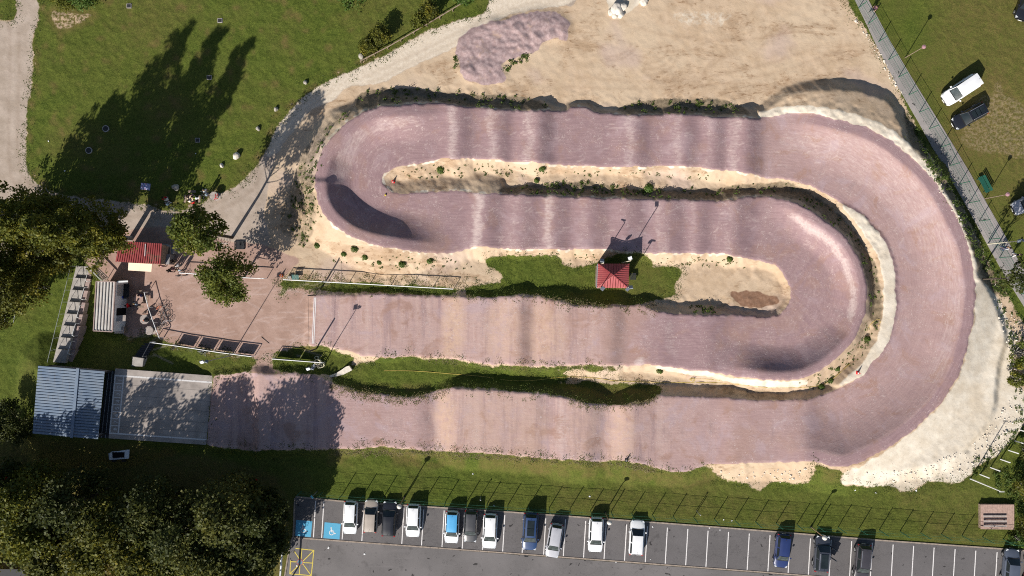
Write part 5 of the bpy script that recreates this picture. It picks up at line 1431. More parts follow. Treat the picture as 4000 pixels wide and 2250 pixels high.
for k, (x, y, hh, rr, m_, l) in enumerate([(1445, 190, 1.5, .95, 'leaf_yellow', 'yellowish bush at the lower end of the wooden rail'), (1490, 152, 2.3, 1.15, 'leaf_yellow', 'largest bush beside the wooden rail'), (1640, 92, 1.4, .9, 'leaf_poplar', 'lower bush of the second clump by the wooden rail'), (1675, 58, 2.0, 1.1, 'leaf_yellow', 'upper bush of the second clump by the wooden rail'),
                                           (1812, -12, 1.6, 1.1, 'leaf_hedge', 'bright green bush at the top end of the wooden rail'), (1380, -14, 2.2, 1.9, 'leaf_hedge', 'rounded green bush cut by the top picture edge'), (270, -8, 2.6, 1.9, 'leaf_poplar', 'olive bush at the top edge above the bare patch'), (340, -10, 2.2, 1.7, 'leaf_hedge', 'greener bush beside the olive one at the top edge')]):
    tree(x, y, hh, rr, m_, l, 290 + k, .08, 'round', 'bark', 'bushes on the upper lawn', .18, int(26 + rr * 16), 60, 'bush', 'bush')
# clipped hedges at the bottom of the grove
def hedge(x0, y0, x1, y1, hgt, w, label, seed):
    r = np.random.default_rng(seed)
    a, b = W(x0, y0, 0), W(x1, y1, 0)
    t_ = thing('hedge', label, 'hedge', (a + b) / 2, 0, 'clipped hedges below the grove')
    L = (b - a).length; d = (b - a).normalized(); s = Vector((-d.y, d.x, 0))
    n = int(L * 650)
    u = r.uniform(-L / 2, L / 2, n); v = r.uniform(-w / 2, w / 2, n); hgts = hgt * (1 - r.random(n) ** 2 * .8)
    C = np.outer(u, np.array(d)) + np.outer(v, np.array(s)); C[:, 2] = hgts
    obj_of(leaf_mesh('foliage', C, .17, M['leaf_hedge'], seed), 'foliage', t_)
    mb = MB(); mb.bar(-d * L * .47, d * L * .47, w * .6, hgt * 1.3); mb.build('stems', M['bark'], t_)
hedge(300, 2212, 410, 2222, 1.3, 1.0, 'bright clipped hedge in the clearing under the grove', 301)
hedge(290, 2240, 420, 2252, 1.3, 1.0, 'lower of the two bright hedges in the clearing', 302)
hedge(120, 2222, 250, 2226, 1.4, .9, 'shaded hedge beside the dark flat roof', 303)

# weeds on the cut banks and along the track edges: too many to count
WEED = []
def scatter(poly, n, lo, hi, seed, tall=.3):
    r = np.random.default_rng(seed)
    P = np.array(poly, float); x0, y0 = P.min(0); x1, y1 = P.max(0)
    k = 0; tries = 0
    while k < n and tries < n * 40:
        tries += 1
        x, y = r.uniform(x0, x1), r.uniform(y0, y1)
        ins = False
        for (ax, ay), (bx, by) in zip(P, np.roll(P, -1, 0)):
            if (ay > y) != (by > y) and x < (bx - ax) * (y - ay) / (by - ay) + ax: ins = not ins
        if not ins: continue
        i = int((y - GY0) // STEP); j = int((x - GX0) // STEP)
        if not (0 <= i < NY and 0 <= j < NX) or track[i, j] and r.random() > .12: continue
        WEED.append((x, y, r.uniform(lo, hi) * (1.0 if r.random() < .8 else 1.6), tall * .45)); k += 1
def weeds_object(name, mat, seed, leaf, hk=.5, n0=10, n1=110, up=.7):
    r = np.random.default_rng(seed); cs = []; sh = []
    for x, y, rad, tall in WEED:
        g = G(x, y); n = int(n0 + rad * n1)
        d = r.normal(size=(n, 3)) * np.array([rad * .5, rad * .5, 0]); d[:, 2] = r.random(n) ** 1.3 * (tall + rad * hk)
        cs.append(np.array(g) + d); sh.append(np.full(n, r.uniform(.1, .9)))
    WEED.clear()
    o = obj_of(leaf_mesh(name, np.concatenate(cs), leaf, M[mat], seed, up=up, shade=np.concatenate(sh)), name)
    o['kind'] = 'stuff'
scatter([(1385, 395), (1440, 350), (1620, 345), (1850, 362), (2050, 375), (2160, 418), (2000, 426), (1860, 416), (1700, 398), (1500, 408), (1400, 435)], 75, .08, .26, 1)
scatter([(2420, 425), (2500, 395), (2700, 385), (2850, 395), (2920, 445), (2740, 444), (2520, 444)], 50, .08, .26, 2)
scatter([(1965, 752), (2060, 722), (2160, 712), (2330, 705), (2460, 740), (2600, 738), (2600, 775), (2290, 764), (2000, 757)], 85, .10, .3, 3)
scatter([(2600, 738), (3000, 715), (3090, 712), (3240, 800), (3340, 900), (3420, 1040), (3450, 1180), (3430, 1300), (3395, 1240), (3385, 1100), (3340, 960), (3230, 860), (3090, 778), (2910, 762), (2800, 782), (2600, 775)], 75, .06, .2, 4)
scatter([(1120, 880), (1150, 720), (1210, 570), (1335, 440), (1390, 425), (1290, 520), (1240, 610), (1225, 740), (1240, 840), (1200, 980), (1170, 960)], 95, .06, .24, 5)
scatter([(3545, 430), (3580, 500), (3640, 600), (3740, 760), (3850, 980), (3940, 1140), (3960, 1200), (3880, 1130), (3810, 1000), (3720, 800), (3600, 620)], 190, .10, .32, 6, .4)
scatter([(1960, 262), (2000, 228), (2080, 205), (2060, 235), (1985, 280)], 22, .12, .28, 7)
scatter([(1770, 210), (1785, 205), (1790, 270), (1775, 280)], 8, .12, .25, 8)
scatter([(2680, 1215), (2700, 1195), (2780, 1200), (2790, 1222), (2700, 1228)], 20, .12, .3, 9)
scatter([(3870, 1150), (3990, 1240), (4010, 1700), (3960, 1740), (3960, 1500), (3930, 1300)], 60, .10, .25, 10)
scatter([(3790, 1790), (3990, 1640), (4010, 1680), (3800, 1880)], 30, .10, .3, 11)
scatter([(3880, 1850), (4010, 1780), (4010, 2130), (3965, 2130), (3965, 1960), (3890, 1930)], 120, .15, .38, 12, .5)
weeds_object('bank_weeds', 'leaf_weed', 31, .14, .4, 8, 70, 1.2)
scatter([(1250, 1000), (1390, 1000), (1500, 985), (1640, 1005), (1800, 1000), (1900, 1000), (1850, 1050), (1700, 1060), (1500, 1050), (1250, 1020)], 60, .04, .16, 13, .1)
scatter([(1560, 670), (1700, 640), (1950, 640), (2080, 650), (2050, 690), (1900, 700), (1600, 700)], 70, .04, .16, 14, .1)
scatter([(2080, 650), (2200, 665), (2500, 665), (2860, 690), (2850, 705), (2400, 690), (2100, 690)], 50, .06, .14, 15, .1)
scatter([(2550, 1000), (2800, 1005), (2960, 1030), (2940, 1050), (2700, 1040), (2570, 1030)], 34, .05, .17, 16, .1)
scatter([(3110, 1480), (3250, 1430), (3350, 1330), (3390, 1240), (3430, 1260), (3380, 1380), (3260, 1490), (3150, 1530)], 80, .07, .18, 17, .12)
scatter([(1270, 570), (1330, 500), (1230, 720), (1260, 850), (1180, 940), (1180, 760)], 50, .07, .18, 18, .1)
scatter([(2020, 990), (2340, 990), (2340, 1015), (2200, 1020), (2020, 1000)], 22, .05, .15, 19, .1)
weeds_object('sand_weeds', 'leaf_weed', 32, .10, .3, 6, 80, 1.2)
# straw-coloured scrub where the grass meets the track
scatter([(1285, 1500), (1400, 1532), (1600, 1556), (1760, 1520), (1745, 1545), (1600, 1580), (1400, 1560), (1280, 1520)], 150, .08, .2, 20, .12)
scatter([(1290, 1735), (1500, 1722), (1800, 1748), (2170, 1775), (2430, 1780), (2580, 1810), (2560, 1845), (2400, 1815), (2000, 1795), (1600, 1772), (1300, 1775)], 420, .06, .2, 21, .10)
scatter([(1640, 1385), (1900, 1400), (2200, 1415), (2430, 1420), (2430, 1440), (2000, 1440), (1650, 1405)], 130, .07, .18, 22, .1)
scatter([(1800, 1150), (1900, 1170), (2100, 1155), (2400, 1200), (2570, 1190), (2570, 1230), (2400, 1220), (2200, 1200), (2000, 1175), (1820, 1180)], 130, .07, .18, 23, .1)
scatter([(2170, 1550), (2300, 1580), (2420, 1590), (2560, 1560), (2560, 1580), (2420, 1605), (2280, 1595)], 60, .08, .18, 24, .1)
scatter([(1110, 1060), (1500, 1065), (1850, 1080), (1850, 1125), (1400, 1100), (1120, 1090)], 90, .06, .16, 25, .08)
WEED[:] = [(x, y, r * 2.6, .02) for x, y, r, _ in WEED]
weeds_object('track_edge_scrub', 'leaf_straw', 33, .10, .04, 5, 26, 2.5)
# grass tufts creeping over the edges of the lawns
rb = np.random.default_rng(808)
lg = (lab == LAWN).astype(int)
bd = np.zeros((NY, NX), bool)
bd[1:-1, 1:-1] = (lg[1:-1, 1:-1] == 1) & ((lg[:-2, 1:-1] == 0) | (lg[2:, 1:-1] == 0) | (lg[1:-1, :-2] == 0) | (lg[1:-1, 2:] == 0))
bd &= (PX > -20) & (PX < 4020) & (PY > -20) & (PY < 1930) & ~ramp_fp & (soft(heap, 6) < .02)
cb = np.argwhere(bd)
for k in rb.integers(0, len(cb), 2600):
    x, y = PX[cb[k][0], cb[k][1]] + rb.normal(0, 13), PY[cb[k][0], cb[k][1]] + rb.normal(0, 13)
    WEED.append((x, y, rb.uniform(.2, .7), .02))
weeds_object('edge_grass', 'leaf_grass', 34, .10, .04, 5, 22, 2.5)
# the larger plants one can pick out on the sand
for k, (x, y, rr, l) in enumerate([(1722, 664, .55, 'largest leafy plant on the sand between the two upper straights'), (1386, 972, .48, 'round leafy plant below the left bend, in the middle of the row'), (1427, 1004, .40, 'leafy plant just right of and below the round one under the left bend'), (1572, 1032, .50, 'leafy plant nearest the fence under the left bend'), (1240, 958, .40, 'leafy plant at the left end of the row under the bend'),
                                   (1680, 1018, .45, 'leafy plant at the right end of the row under the bend'), (1344, 992, .36, 'low plant between the left and round plants under the bend'), (1482, 1024, .30, 'small plant right of the bend row middle'), (2118, 658, .48, 'bushy plant on the sand under the third roller of the top straight'), (2096, 706, .34, 'plant right above the shaded bank of the middle straight'),
                                   (2850, 1012, .42, 'plant on the sand tongue inside the right bend'), (3247, 1487, .42, 'round plant on the bank below the inner right bend'), (3207, 1511, .45, 'lowest plant on the bank below the inner right bend'), (3388, 1326, .45, 'plant high on the bank between the right bends'), (3270, 1440, .34, 'plant halfway down the bank between the right bends'), (2577, 1448, .40, 'plant at the pale tip of the strip between the lower straights'), (2535, 735, .62, 'bright bushy weeds under the mast shadow in the upper cut')]):
    g = G(x, y); t_ = thing('weed_plant', l, 'plant', g, 0, 'leafy plants on the sand')
    r = np.random.default_rng(400 + k); n = int(120 + rr * 260)
    d = r.normal(size=(n, 3)); d /= np.linalg.norm(d, axis=1, keepdims=True); d *= (rr * r.random(n) ** .45)[:, None]; d[:, 2] = np.abs(d[:, 2]) * .8 + .05
    obj_of(leaf_mesh('foliage', d, .17, M['leaf_weed' if k != 16 else 'leaf_hedge'], 400 + k, up=.6, shade=r.uniform(.1, 1, n)), 'foliage', t_)
    mb = MB()
    for q in range(5): mb.tube((0, 0, -.05), (rr * .5 * math.cos(q * 1.3), rr * .5 * math.sin(q * 1.3), rr * .5), .015, .006, 5)
    mb.build('stem', M['bark'], t_)
# ------------------------------------------------------------------ cars
def car(px, py, heading, label, col, kind='hatch', L=4.1, Wd=1.76, Hh=1.47, roofcol=None, sunroof=0, rails=False, doors=False, ws='glass_pale', group='cars parked in the bays', cat='car', name='parked_car', scale_z=0.55):
    """px, py: middle of the car in the photograph; heading: direction the bonnet points, radians"""
    P = W(px, py, scale_z); P.z = tz(px, py) if py < 1900 else 0.03
    t_ = thing(name, label, cat, P, heading, group)
    body = M[col]; roofm = M[roofcol] if roofcol else body
    w = Wd / 2
    van = kind == 'van'; suv = kind == 'suv'; sed = kind == 'sedan'
    zb = .30 if suv else .24
    belt = Hh * (.60 if suv else .62)
    hood0, hood1 = belt * .78, belt * .97
    xf, xr = L / 2, -L / 2
    x_wb = xf - L * (.20 if van else .25)          # windscreen base
    x_wt = x_wb - L * (.13 if van else .155)
    x_rt = xr + L * (.045 if van else .19 if sed else .085)
    x_rb = xr + L * (.015 if van else .10 if sed else .02)
    st = [(xf, .60, .50, hood0 * .72), (xf - .05, .80, .46, hood0 * .90), (xf - .20, .93, .40, hood0), (xf - .55, .985, .30, hood0 * 1.06), (x_wb + .05, 1.0, .26, hood1), (x_wb - .3, 1.0, .26, belt), (0, 1.0, .26, belt * 1.0), (x_rt, 1.0, .26, belt * 1.03),
          (xr + .38, .985, .28, belt * (1.0 if sed else 1.03)), (xr + .16, .94, .36, belt * .99), (xr + .04, .84, .44, belt * .93), (xr, .70, .5, belt * .80)]
    rings = []
    for x, k, b_, zt in st:
        b_ = zb + (b_ - .26)
        h_ = w * k
        rings.append([Vector(p) for p in ((x, -h_ * .92, b_), (x, -h_, b_ + .16), (x, -h_ * 1.0, zt * .72), (x, -h_ * .965, zt * .93), (x, -h_ * .86, zt), (x, -h_ * .45, zt + .035), (x, 0, zt + .045), (x, h_ * .45, zt + .035), (x, h_ * .86, zt), (x, h_ * .965, zt * .93), (x, h_, zt * .72), (x, h_, b_ + .16), (x, h_ * .92, b_))])
    mb = MB(); mb.loft(rings); mb.build('body', body, t_, True)
    zr = Hh
    wb, wt = w * .88, w * (.78 if van else .68)
    def cabin(x_b, x_t, zt_):  # corner points
        return (Vector((x_b, -wb, belt - .02)), Vector((x_b, wb, belt - .02)), Vector((x_t, wt, zt_)), Vector((x_t, -wt, zt_)))
    F = cabin(x_wb, x_wt, zr - .07); R = cabin(x_rb, x_rt, zr - .07)
    F[0].z = F[1].z = hood1 + .02
    mb = MB()
    mb.add([F[0], F[1], F[2], F[3]], [(0, 1, 2, 3)]); mb.add([R[1], R[0], R[3], R[2]], [(0, 1, 2, 3)])
    for s in (0, 1):
        mb.add([R[s], F[s], F[3 - s], R[3 - s]], [(0, 1, 2, 3)])
    mb.build('cabin_frame', body, t_)
    # crowned roof
    mb = MB(); nx, ny = 6, 6; vs = []
    for i in range(nx + 1):
        fx = i / nx
        for j in range(ny + 1):
            fy = j / ny * 2 - 1
            x = x_wt + .02 + (x_rt - x_wt - .05) * fx
            z_ = zr - .07 + .075 * (1 - fy ** 4) * (1 - (2 * fx - 1) ** 6 * .8)
            vs.append((x, fy * (wt + .015), z_))
    mb.add(vs, [(i * (ny + 1) + j, i * (ny + 1) + j + 1, (i + 1) * (ny + 1) + j + 1, (i + 1) * (ny + 1) + j) for i in range(nx) for j in range(ny)])
    mb.build('roof', roofm, t_, True)
    def pane(nm, q, mat, inset=(.05, .06), out=.014, bulge=.0):
        c = sum(q, Vector()) / 4
        n = (q[1] - q[0]).cross(q[3] - q[0]).normalized()
        if n.dot(c - Vector((0, 0, belt))) < 0: n = -n
        a = [q[0].lerp(q[1], inset[0]), q[1].lerp(q[0], inset[0]), q[2].lerp(q[3], inset[0]), q[3].lerp(q[2], inset[0])]
        b = [a[0].lerp(a[3], inset[1]), a[1].lerp(a[2], inset[1]), a[2].lerp(a[1], inset[1]), a[3].lerp(a[0], inset[1])]
        vs = []
        for i in range(5):
            f = i / 4
            for p0, p1 in ((b[0], b[1]), (b[3], b[2])):
                vs.append(p0.lerp(p1, f) + n * (out + bulge * (1 - (2 * f - 1) ** 2)))
        mb = MB(); mb.add(vs, [(2 * i, 2 * i + 2, 2 * i + 3, 2 * i + 1) for i in range(4)]); mb.build(nm, M[mat], t_, True)
    pane('windscreen', [F[0], F[1], F[2], F[3]], ws, (.04, .05), .016, .05)
    pane('rear_window', [R[1], R[0], R[3], R[2]], 'glass', (.10, .16 if not van else .3), .016, .03)
    for s in (0, 1):
        f0, f1, r0, r1 = F[s], F[3 - s], R[s], R[3 - s]
        mid0, mid1 = f0.lerp(r0, .50), f1.lerp(r1, .42)
        pane('side_window', [mid0, f0, f1, mid1], 'glass', (.06, .12), .012)
        if not van: pane('side_window', [r0, mid0, mid1, r1], 'glass', (.06, .12), .012)
        sy = -1 if s == 0 else 1
        mb = MB(); mb.box((x_wb - .32, sy * (w + .09), belt + .06), (.13, .19, .13)); mb.build('door_mirror', body if not doors else M['trim'], t_)
        mb = MB(); mb.box((xf - .20, sy * w * .72, hood0 * .93), (.26, .24, .12), rz=-sy * .45); mb.build('headlight', M['lamp_w'], t_)
        mb = MB(); mb.box((xr + .085, sy * w * .80, belt * .90), (.13, .20, .20), rz=sy * .35); mb.build('tail_light', M['lamp_r'], t_)
        if rails:
            mb = MB(); mb.bar((x_wt - .15, sy * wt * .93, zr + .03), (x_rt + .15, sy * wt * .93, zr + .03), .05, .06); mb.build('roof_rail', M['chrome'], t_)
        rr = .345 if suv else .305
        for wx in (xf - L * .195, xr + L * .195):
            wh = MB(); Mw = Matrix.Rotation(math.pi / 2, 3, 'X')
            wh.lathe([(rr * .62, -.095), (rr * .94, -.10), (rr, -.06), (rr, .06), (rr * .94, .10), (rr * .62, .095)], (wx, sy * (w - .085), rr), 20, M=Mw)
            to = wh.build('wheel', M['tyre'], t_, True)
            rm = MB(); rm.lathe([(rr * .61, -.02), (rr * .58, .03)], (wx, sy * (w + .005), rr), 16, M=Mw)
            for k in range(5):
                an = k * 2 * math.pi / 5; rm.bar((wx, sy * (w + .008), rr), (wx + rr * .58 * math.cos(an), sy * (w + .008), rr + rr * .58 * math.sin(an)), .03, .07)
            rm.build('rim', M['rim'], to)
    mb = MB(); mb.box((xf - .01, 0, .46 + (zb - .24)), (.05, w * 1.2, .16)); mb.build('grille', M['trim'], t_)
    for x_, s_ in ((xf + .02, 1), (xr - .01, -1)):
        mb = MB(); mb.box((x_, 0, .42 if s_ > 0 else .6), (.02, .50, .11)); mb.build('number_plate', M['plate'], t_)
    mb = MB(); mb.tube((x_rt + .22, 0, zr), (x_rt + .05, 0, zr + .16), .012); mb.build('aerial', M['trim'], t_)
    mb = MB(); mb.bar((x_wb + .03, -wb * .9, hood1 + .045), (x_wb + .03, wb * .9, hood1 + .045), .10, .015); mb.build('wiper_cowl', M['trim'], t_)
    if sunroof:
        a, b = x_wt - .22, x_rt + .30
        for k in range(sunroof):
            x0_, x1_ = a + (b - a) * k / sunroof + (.06 if k else 0), a + (b - a) * (k + 1) / sunroof
            mb = MB(); mb.box(((x0_ + x1_) / 2, 0, zr + .010), (abs(x1_ - x0_), wt * 1.35, .014)); mb.build('sunroof', M['glass'], t_)
    if doors:
        for hx, an, ln in ((x_wb - .12, -1.05, 1.05), (x_wb - 1.35, -1.12, .92)):
            d = thing_child = bpy.data.objects.new('open_door', None)
            R3 = Matrix.Rotation(math.pi + 1.12, 3, 'Z')
            mb = MB(); e = Vector((hx, -w, 0)); dirv = Vector((-math.cos(1.08), -math.sin(1.08), 0)); 
            mb.bar(e + Vector((0, 0, .62)), e + dirv * ln + Vector((0, 0, .62)), .13, .66)
            o = mb.build('open_door', body, t_)
            mb = MB(); mb.bar(e + dirv * .12 + Vector((0, 0, 1.18)), e + dirv * (ln - .08) + Vector((0, 0, 1.18)), .03, .42); mb.build('door_glass', M['glass'], o)
    return t_
for nm, c_ in (('white_car', (.80, .80, .80)), ('champagne', (.40, .34, .285)), ('black_car', (.012, .013, .018)), ('sky_blue', (.09, .38, .68)), ('dark_grey', (.055, .055, .058)), ('navy', (.025, .055, .14)), ('silver', (.42, .42, .45)), ('deep_blue', (.02, .035, .12)), ('slate', (.040, .045, .060)), ('charcoal', (.048, .044, .050)), ('steel_blue', (.085, .10, .135)), ('dark_red', (.14, .012, .018))):
    paint(nm, c_)
DN, UP = -math.pi / 2 - .045, math.pi / 2 - .045
car(1370, 2020, DN, 'white pick-up like car with a large dark rear window beside the blue square', 'white_car', 'hatch', 4.05, 1.70, 1.44)
car(1450, 2014, UP, 'champagne car with a pale roof, between the white and the black car', 'champagne', 'hatch', 3.95, 1.68, 1.50, ws='glass')
car(1522, 2024, UP, 'black car parked nose to the verge beside a globe lamp', 'black_car', 'hatch', 4.25, 1.78, 1.46, ws='glass')
car(1615, 2032, DN, 'all white hatchback alone right of the first globe lamp', 'white_car', 'hatch', 4.0, 1.76, 1.48)
car(1766, 2057, DN, 'white car with a bright sky blue roof', 'white_car', 'hatch', 3.95, 1.74, 1.48, 'sky_blue')
car(1839, 2054, DN, 'dark grey car squeezed between two white cars', 'dark_grey', 'hatch', 3.9, 1.68, 1.48)
car(1914, 2073, DN, 'white estate right of the dark grey car', 'white_car', 'hatch', 4.25, 1.76, 1.47)
car(2071, 2073, DN - .01, 'blue off-roader with two dark roof windows', 'navy', 'suv', 4.55, 1.84, 1.78, sunroof=2, rails=False)
car(2165, 2110, DN - .12, 'silver estate parked askew beside the blue off-roader', 'silver', 'hatch', 4.15, 1.70, 1.46)
car(2327, 2087, DN, 'white saloon standing alone with red tail lamps to the verge', 'white_car', 'hatch', 4.25, 1.78, 1.46)
car(2487, 2098, UP - .02, 'white car parked nose to the verge beside the empty bays', 'white_car', 'hatch', 4.2, 1.80, 1.47, ws='glass')
car(3054, 2150, DN - .06, 'deep blue saloon at the right end of the empty bays', 'deep_blue', 'hatch', 4.1, 1.74, 1.48)
car(3208, 2160, UP - .03, 'slate coloured car with two doors open and a glass roof', 'slate', 'suv', 4.35, 1.80, 1.60, sunroof=1, rails=True, doors=True, ws='glass')
car(3366, 2195, DN - .05, 'charcoal estate with bright roof rails, right of the car with open doors', 'charcoal', 'suv', 4.45, 1.78, 1.58, rails=True)
car(3946, 2212, UP - .04, 'steel blue car near the lower right corner', 'steel_blue', 'hatch', 4.35, 1.78, 1.48, ws='glass')
car(4033, 2224, UP - .04, 'dark red car cut by the right picture edge', 'dark_red', 'hatch', 4.2, 1.76, 1.48, ws='glass')
LG = 'cars parked on the right hand lawn'
ang = math.atan2(-(952 - 760) , -(1952 - 1663)) # towards lower left
car(3748, 354, math.pi + .585, 'white delivery van on the lawn beside the footpath', 'white_car', 'van', 4.55, 1.84, 1.84, group=LG, cat='van', name='delivery_van')
car(3783, 455, math.pi + .50, 'black car with bright roof bars on the lawn below the white van', 'black_car', 'suv', 4.25, 1.76, 1.58, sunroof=3, rails=True, group=LG, ws='glass')
car(4008, 12, math.pi + 1.25, 'black car cut by the upper right corner', 'black_car', 'hatch', 4.3, 1.78, 1.46, group=LG, ws='glass')
car(4018, 792, math.pi + .42, 'silver car on the lawn by the right edge near the bench', 'silver', 'hatch', 4.2, 1.76, 1.48, group=LG, ws='glass')

# ------------------------------------------------------------------ people
CL = {'skin': simple('skin', (.42, .25, .18), .6, .3), 'skin_dark': simple('skin_tan', (.25, .14, .09), .6, .3)}
def cloth(n, c):
    if n not in CL: CL[n] = simple('cloth_' + n, c, .85, .1, 0, .15, 8)
    return CL[n]
for n_, c_ in (('red', (.55, .012, .02)), ('blue', (.03, .06, .38)), ('bright_blue', (.03, .12, .60)), ('white', (.72, .72, .72)), ('grey', (.20, .20, .21)), ('black', (.014, .014, .016)), ('navy', (.02, .03, .10)), ('jeans', (.07, .10, .19)), ('pink', (.58, .33, .35)), ('pale_blue', (.40, .52, .62)), ('khaki', (.23, .19, .12)), ('green', (.30, .42, .05)), ('hair_dark', (.025, .018, .013)), ('hair_fair', (.22, .15, .08)), ('shoe', (.03, .03, .03)), ('plum', (.10, .05, .07))):
    cloth(n_, c_)
def skeleton(pose):
    V, E = {}, []
    sit = pose == 'sit'; bend = pose == 'bend'; walk = pose == 'walk'
    pz = .48 if sit else .92
    def v(n, p, r, par=None):
        V[n] = (Vector(p), r)
        if par: E.append((par, n))
    lean = .55 if bend else .12 if sit else .02
    v('pelvis', (0, 0, pz), .135)
    def up(d, s=0): return Vector((math.sin(lean) * d, s, pz + math.cos(lean) * d))
    v('waist', up(.20), .125, 'pelvis'); v('chest', up(.40), .150, 'waist'); v('neck', up(.54), .058, 'chest'); v('jaw', up(.62) + Vector((.015, 0, 0)), .075, 'neck'); v('head', up(.72) + Vector((.01, 0, 0)), .105, 'jaw'); v('crown', up(.79), .070, 'head')
    for s in (-1, 1):
        n = 'L' if s > 0 else 'R'
        v('sh' + n, up(.46, s * .185), .062, 'chest')
        if sit or bend:
            v('el' + n, up(.20, s * .24) + Vector((.12, 0, 0)), .045, 'sh' + n); v('wr' + n, up(.14, s * .16) + Vector((.36, 0, 0)), .032, 'el' + n); v('ha' + n, up(.14, s * .14) + Vector((.44, 0, 0)), .036, 'wr' + n)
        else:
            sw = .14 * s if walk else .03
            v('el' + n, up(.18, s * .235) + Vector((sw * .4, 0, 0)), .045, 'sh' + n); v('wr' + n, up(-.06, s * .235) + Vector((sw + .05, 0, 0)), .032, 'el' + n); v('ha' + n, up(-.14, s * .23) + Vector((sw + .08, 0, 0)), .036, 'wr' + n)
        v('hip' + n, (0, s * .095, pz - .05), .098, 'pelvis')
        if sit:
            v('kn' + n, (.42, s * .12, pz - .02), .066, 'hip' + n); v('an' + n, (.44, s * .12, .09), .042, 'kn' + n); v('toe' + n, (.60, s * .13, .045), .038, 'an' + n)
        else:
            d = -.20 * s if walk else 0
            v('kn' + n, (.03 + d * .5, s * .105, .50), .064, 'hip' + n); v('an' + n, (d, s * .105, .09), .042, 'kn' + n); v('toe' + n, (d + .16, s * .115, .045), .038, 'an' + n)
    return V, E
PEOPLE_MESH = {}
def body_mesh(pose):
    if pose in PEOPLE_MESH: return PEOPLE_MESH[pose]
    V, E = skeleton(pose); names = list(V); ix = {n: i for i, n in enumerate(names)}
    bm = bmesh.new(); sl = bm.verts.layers.skin.verify()
    bv = []
    for n in names:
        b = bm.verts.new(V[n][0]); b[sl].radius = (V[n][1], V[n][1]); b[sl].use_root = n == 'pelvis'; bv.append(b)
    for a, b in E: bm.edges.new((bv[ix[a]], bv[ix[b]]))
    me = bpy.data.meshes.new('body'); bm.to_mesh(me); bm.free()
    o = bpy.data.objects.new('tmp', me); COL.objects.link(o)
    sk = o.modifiers.new('skin', 'SKIN'); sk.use_smooth_shade = True
    o.modifiers.new('sub', 'SUBSURF').levels = 1
    dg = bpy.context.evaluated_depsgraph_get()
    res = bpy.data.meshes.new_from_object(o.evaluated_get(dg))
    bpy.data.objects.remove(o)
    verts = [v.co.copy() for v in res.vertices]; faces = [tuple(p.vertices) for p in res.polygons]
    mb = MB(); mb.v = [tuple(v) for v in verts]; mb.f = faces
    segs = [(a, b, V[a][0], V[b][0]) for a, b in E]
    REG = {'skin': 0, 'shirt': 1, 'legs': 2, 'shoe': 3}
    def region(c):
        best, bd = None, 9
        for a, b, p, q in segs:
            d = q - p; t = max(0, min(1, (c - p).dot(d) / d.length_squared)); dist = (c - p - d * t).length
            if dist < bd: bd, best = dist, (a, b, t)
        a, b, t = best
        if b in ('jaw', 'head', 'crown') or (b == 'neck' and t > .6): return 0
        if b.startswith('ha') or (b.startswith('wr') and t > .15): return 0
        if b.startswith('toe') or (b.startswith('an') and t > .9): return 3
        if b.startswith('hip') or b.startswith('kn') or b.startswith('an'): return 2
        if b == 'waist' and t < .35: return 2
        return 1
    mb.m = [region(sum((verts[i] for i in f), Vector()) / len(f)) for f in faces]
    # fingers, nose, ears
    for n in 'LR':
        w_, h_ = V['wr' + n][0], V['ha' + n][0]; d = (h_ - w_).normalized(); side = Vector((0, 1 if n == 'L' else -1, 0)); cr = d.cross(side).normalized()
        for k, ln in enumerate((.060, .075, .080, .070)):
            o_ = cr * ((k - 1.5) * .017)
            p0 = h_ + o_ + d * .015; p1 = p0 + d * ln * .55; p2 = p1 + d * ln * .4 - side * .02
            mb.tube(p0, p1, .0085, .0075, 5, 0); mb.tube(p1, p2, .0075, .006, 5, 0)
        th_ = h_ - d * .02 - cr * .03
        mb.tube(th_, th_ - cr * .03 + d * .035, .010, .0075, 5, 0)
    hd = V['head'][0]
    mb.tube(hd + Vector((.085, 0, .01)), hd + Vector((.125, 0, -.03)), .010, .018, 6, 0); 
    for s in (-1, 1):
        mb.box(hd + Vector((0, s * .098, -.01)), (.04, .016, .06), mi=0); mb.box(hd + Vector((.095, s * .035, .015)), (.012, .026, .012), mi=3)
    mb.box(hd + Vector((.098, 0, -.065)), (.012, .045, .01), mi=2)
    PEOPLE_MESH[pose] = (mb, hd, V['crown'][0])
    return PEOPLE_MESH[pose]
def person(px, py, pose, rz, shirt, legs, hair, label, group=None, skin='skin', base=None, s=1.0, dz=0.0):
    mb, hd, crn = body_mesh(pose)
    b = G(px, py) if base is None else base
    b.z += dz - .02
    t_ = thing('person', label, 'person', b, rz, group); t_.scale = (s, s, s)
    mb.build('body', [CL[skin], CL[shirt], CL[legs], CL['shoe']], t_, True)
    pr = [(.118 * math.sin(a), .118 * math.cos(a) * 1.02) for a in np.linspace(math.pi * .56, .02, 7)]
    hm = MB(); ax = (crn - hd).normalized(); q = Vector((0, 0, 1)).rotation_difference(ax).to_matrix()
    hm.lathe(pr, hd + ax * .012 - q @ Vector((.018, 0, 0)), 14, M=q); hm.build('hair', CL[hair], t_, True)
    return t_
PGR = 'people by the picnic tables'
person(652, 775, 'sit', -.9, 'red', 'black', 'hair_dark', 'person in a red top at the shaded left picnic spot', PGR)
person(663, 784, 'sit', 2.2, 'white', 'grey', 'hair_fair', 'person in white between the red top and the bicycle', PGR)
person(660, 801, 'sit', .9, 'pale_blue', 'white', 'hair_dark', 'person in pale blue sitting lowest at the left picnic spot', PGR)
person(743, 770, 'sit', .1, 'black', 'white', 'hair_dark', 'person in black at the left side of the cream table', PGR)
person(758, 763, 'sit', -1.5, 'plum', 'black', 'hair_dark', 'person in dark plum at the top of the cream table', PGR)
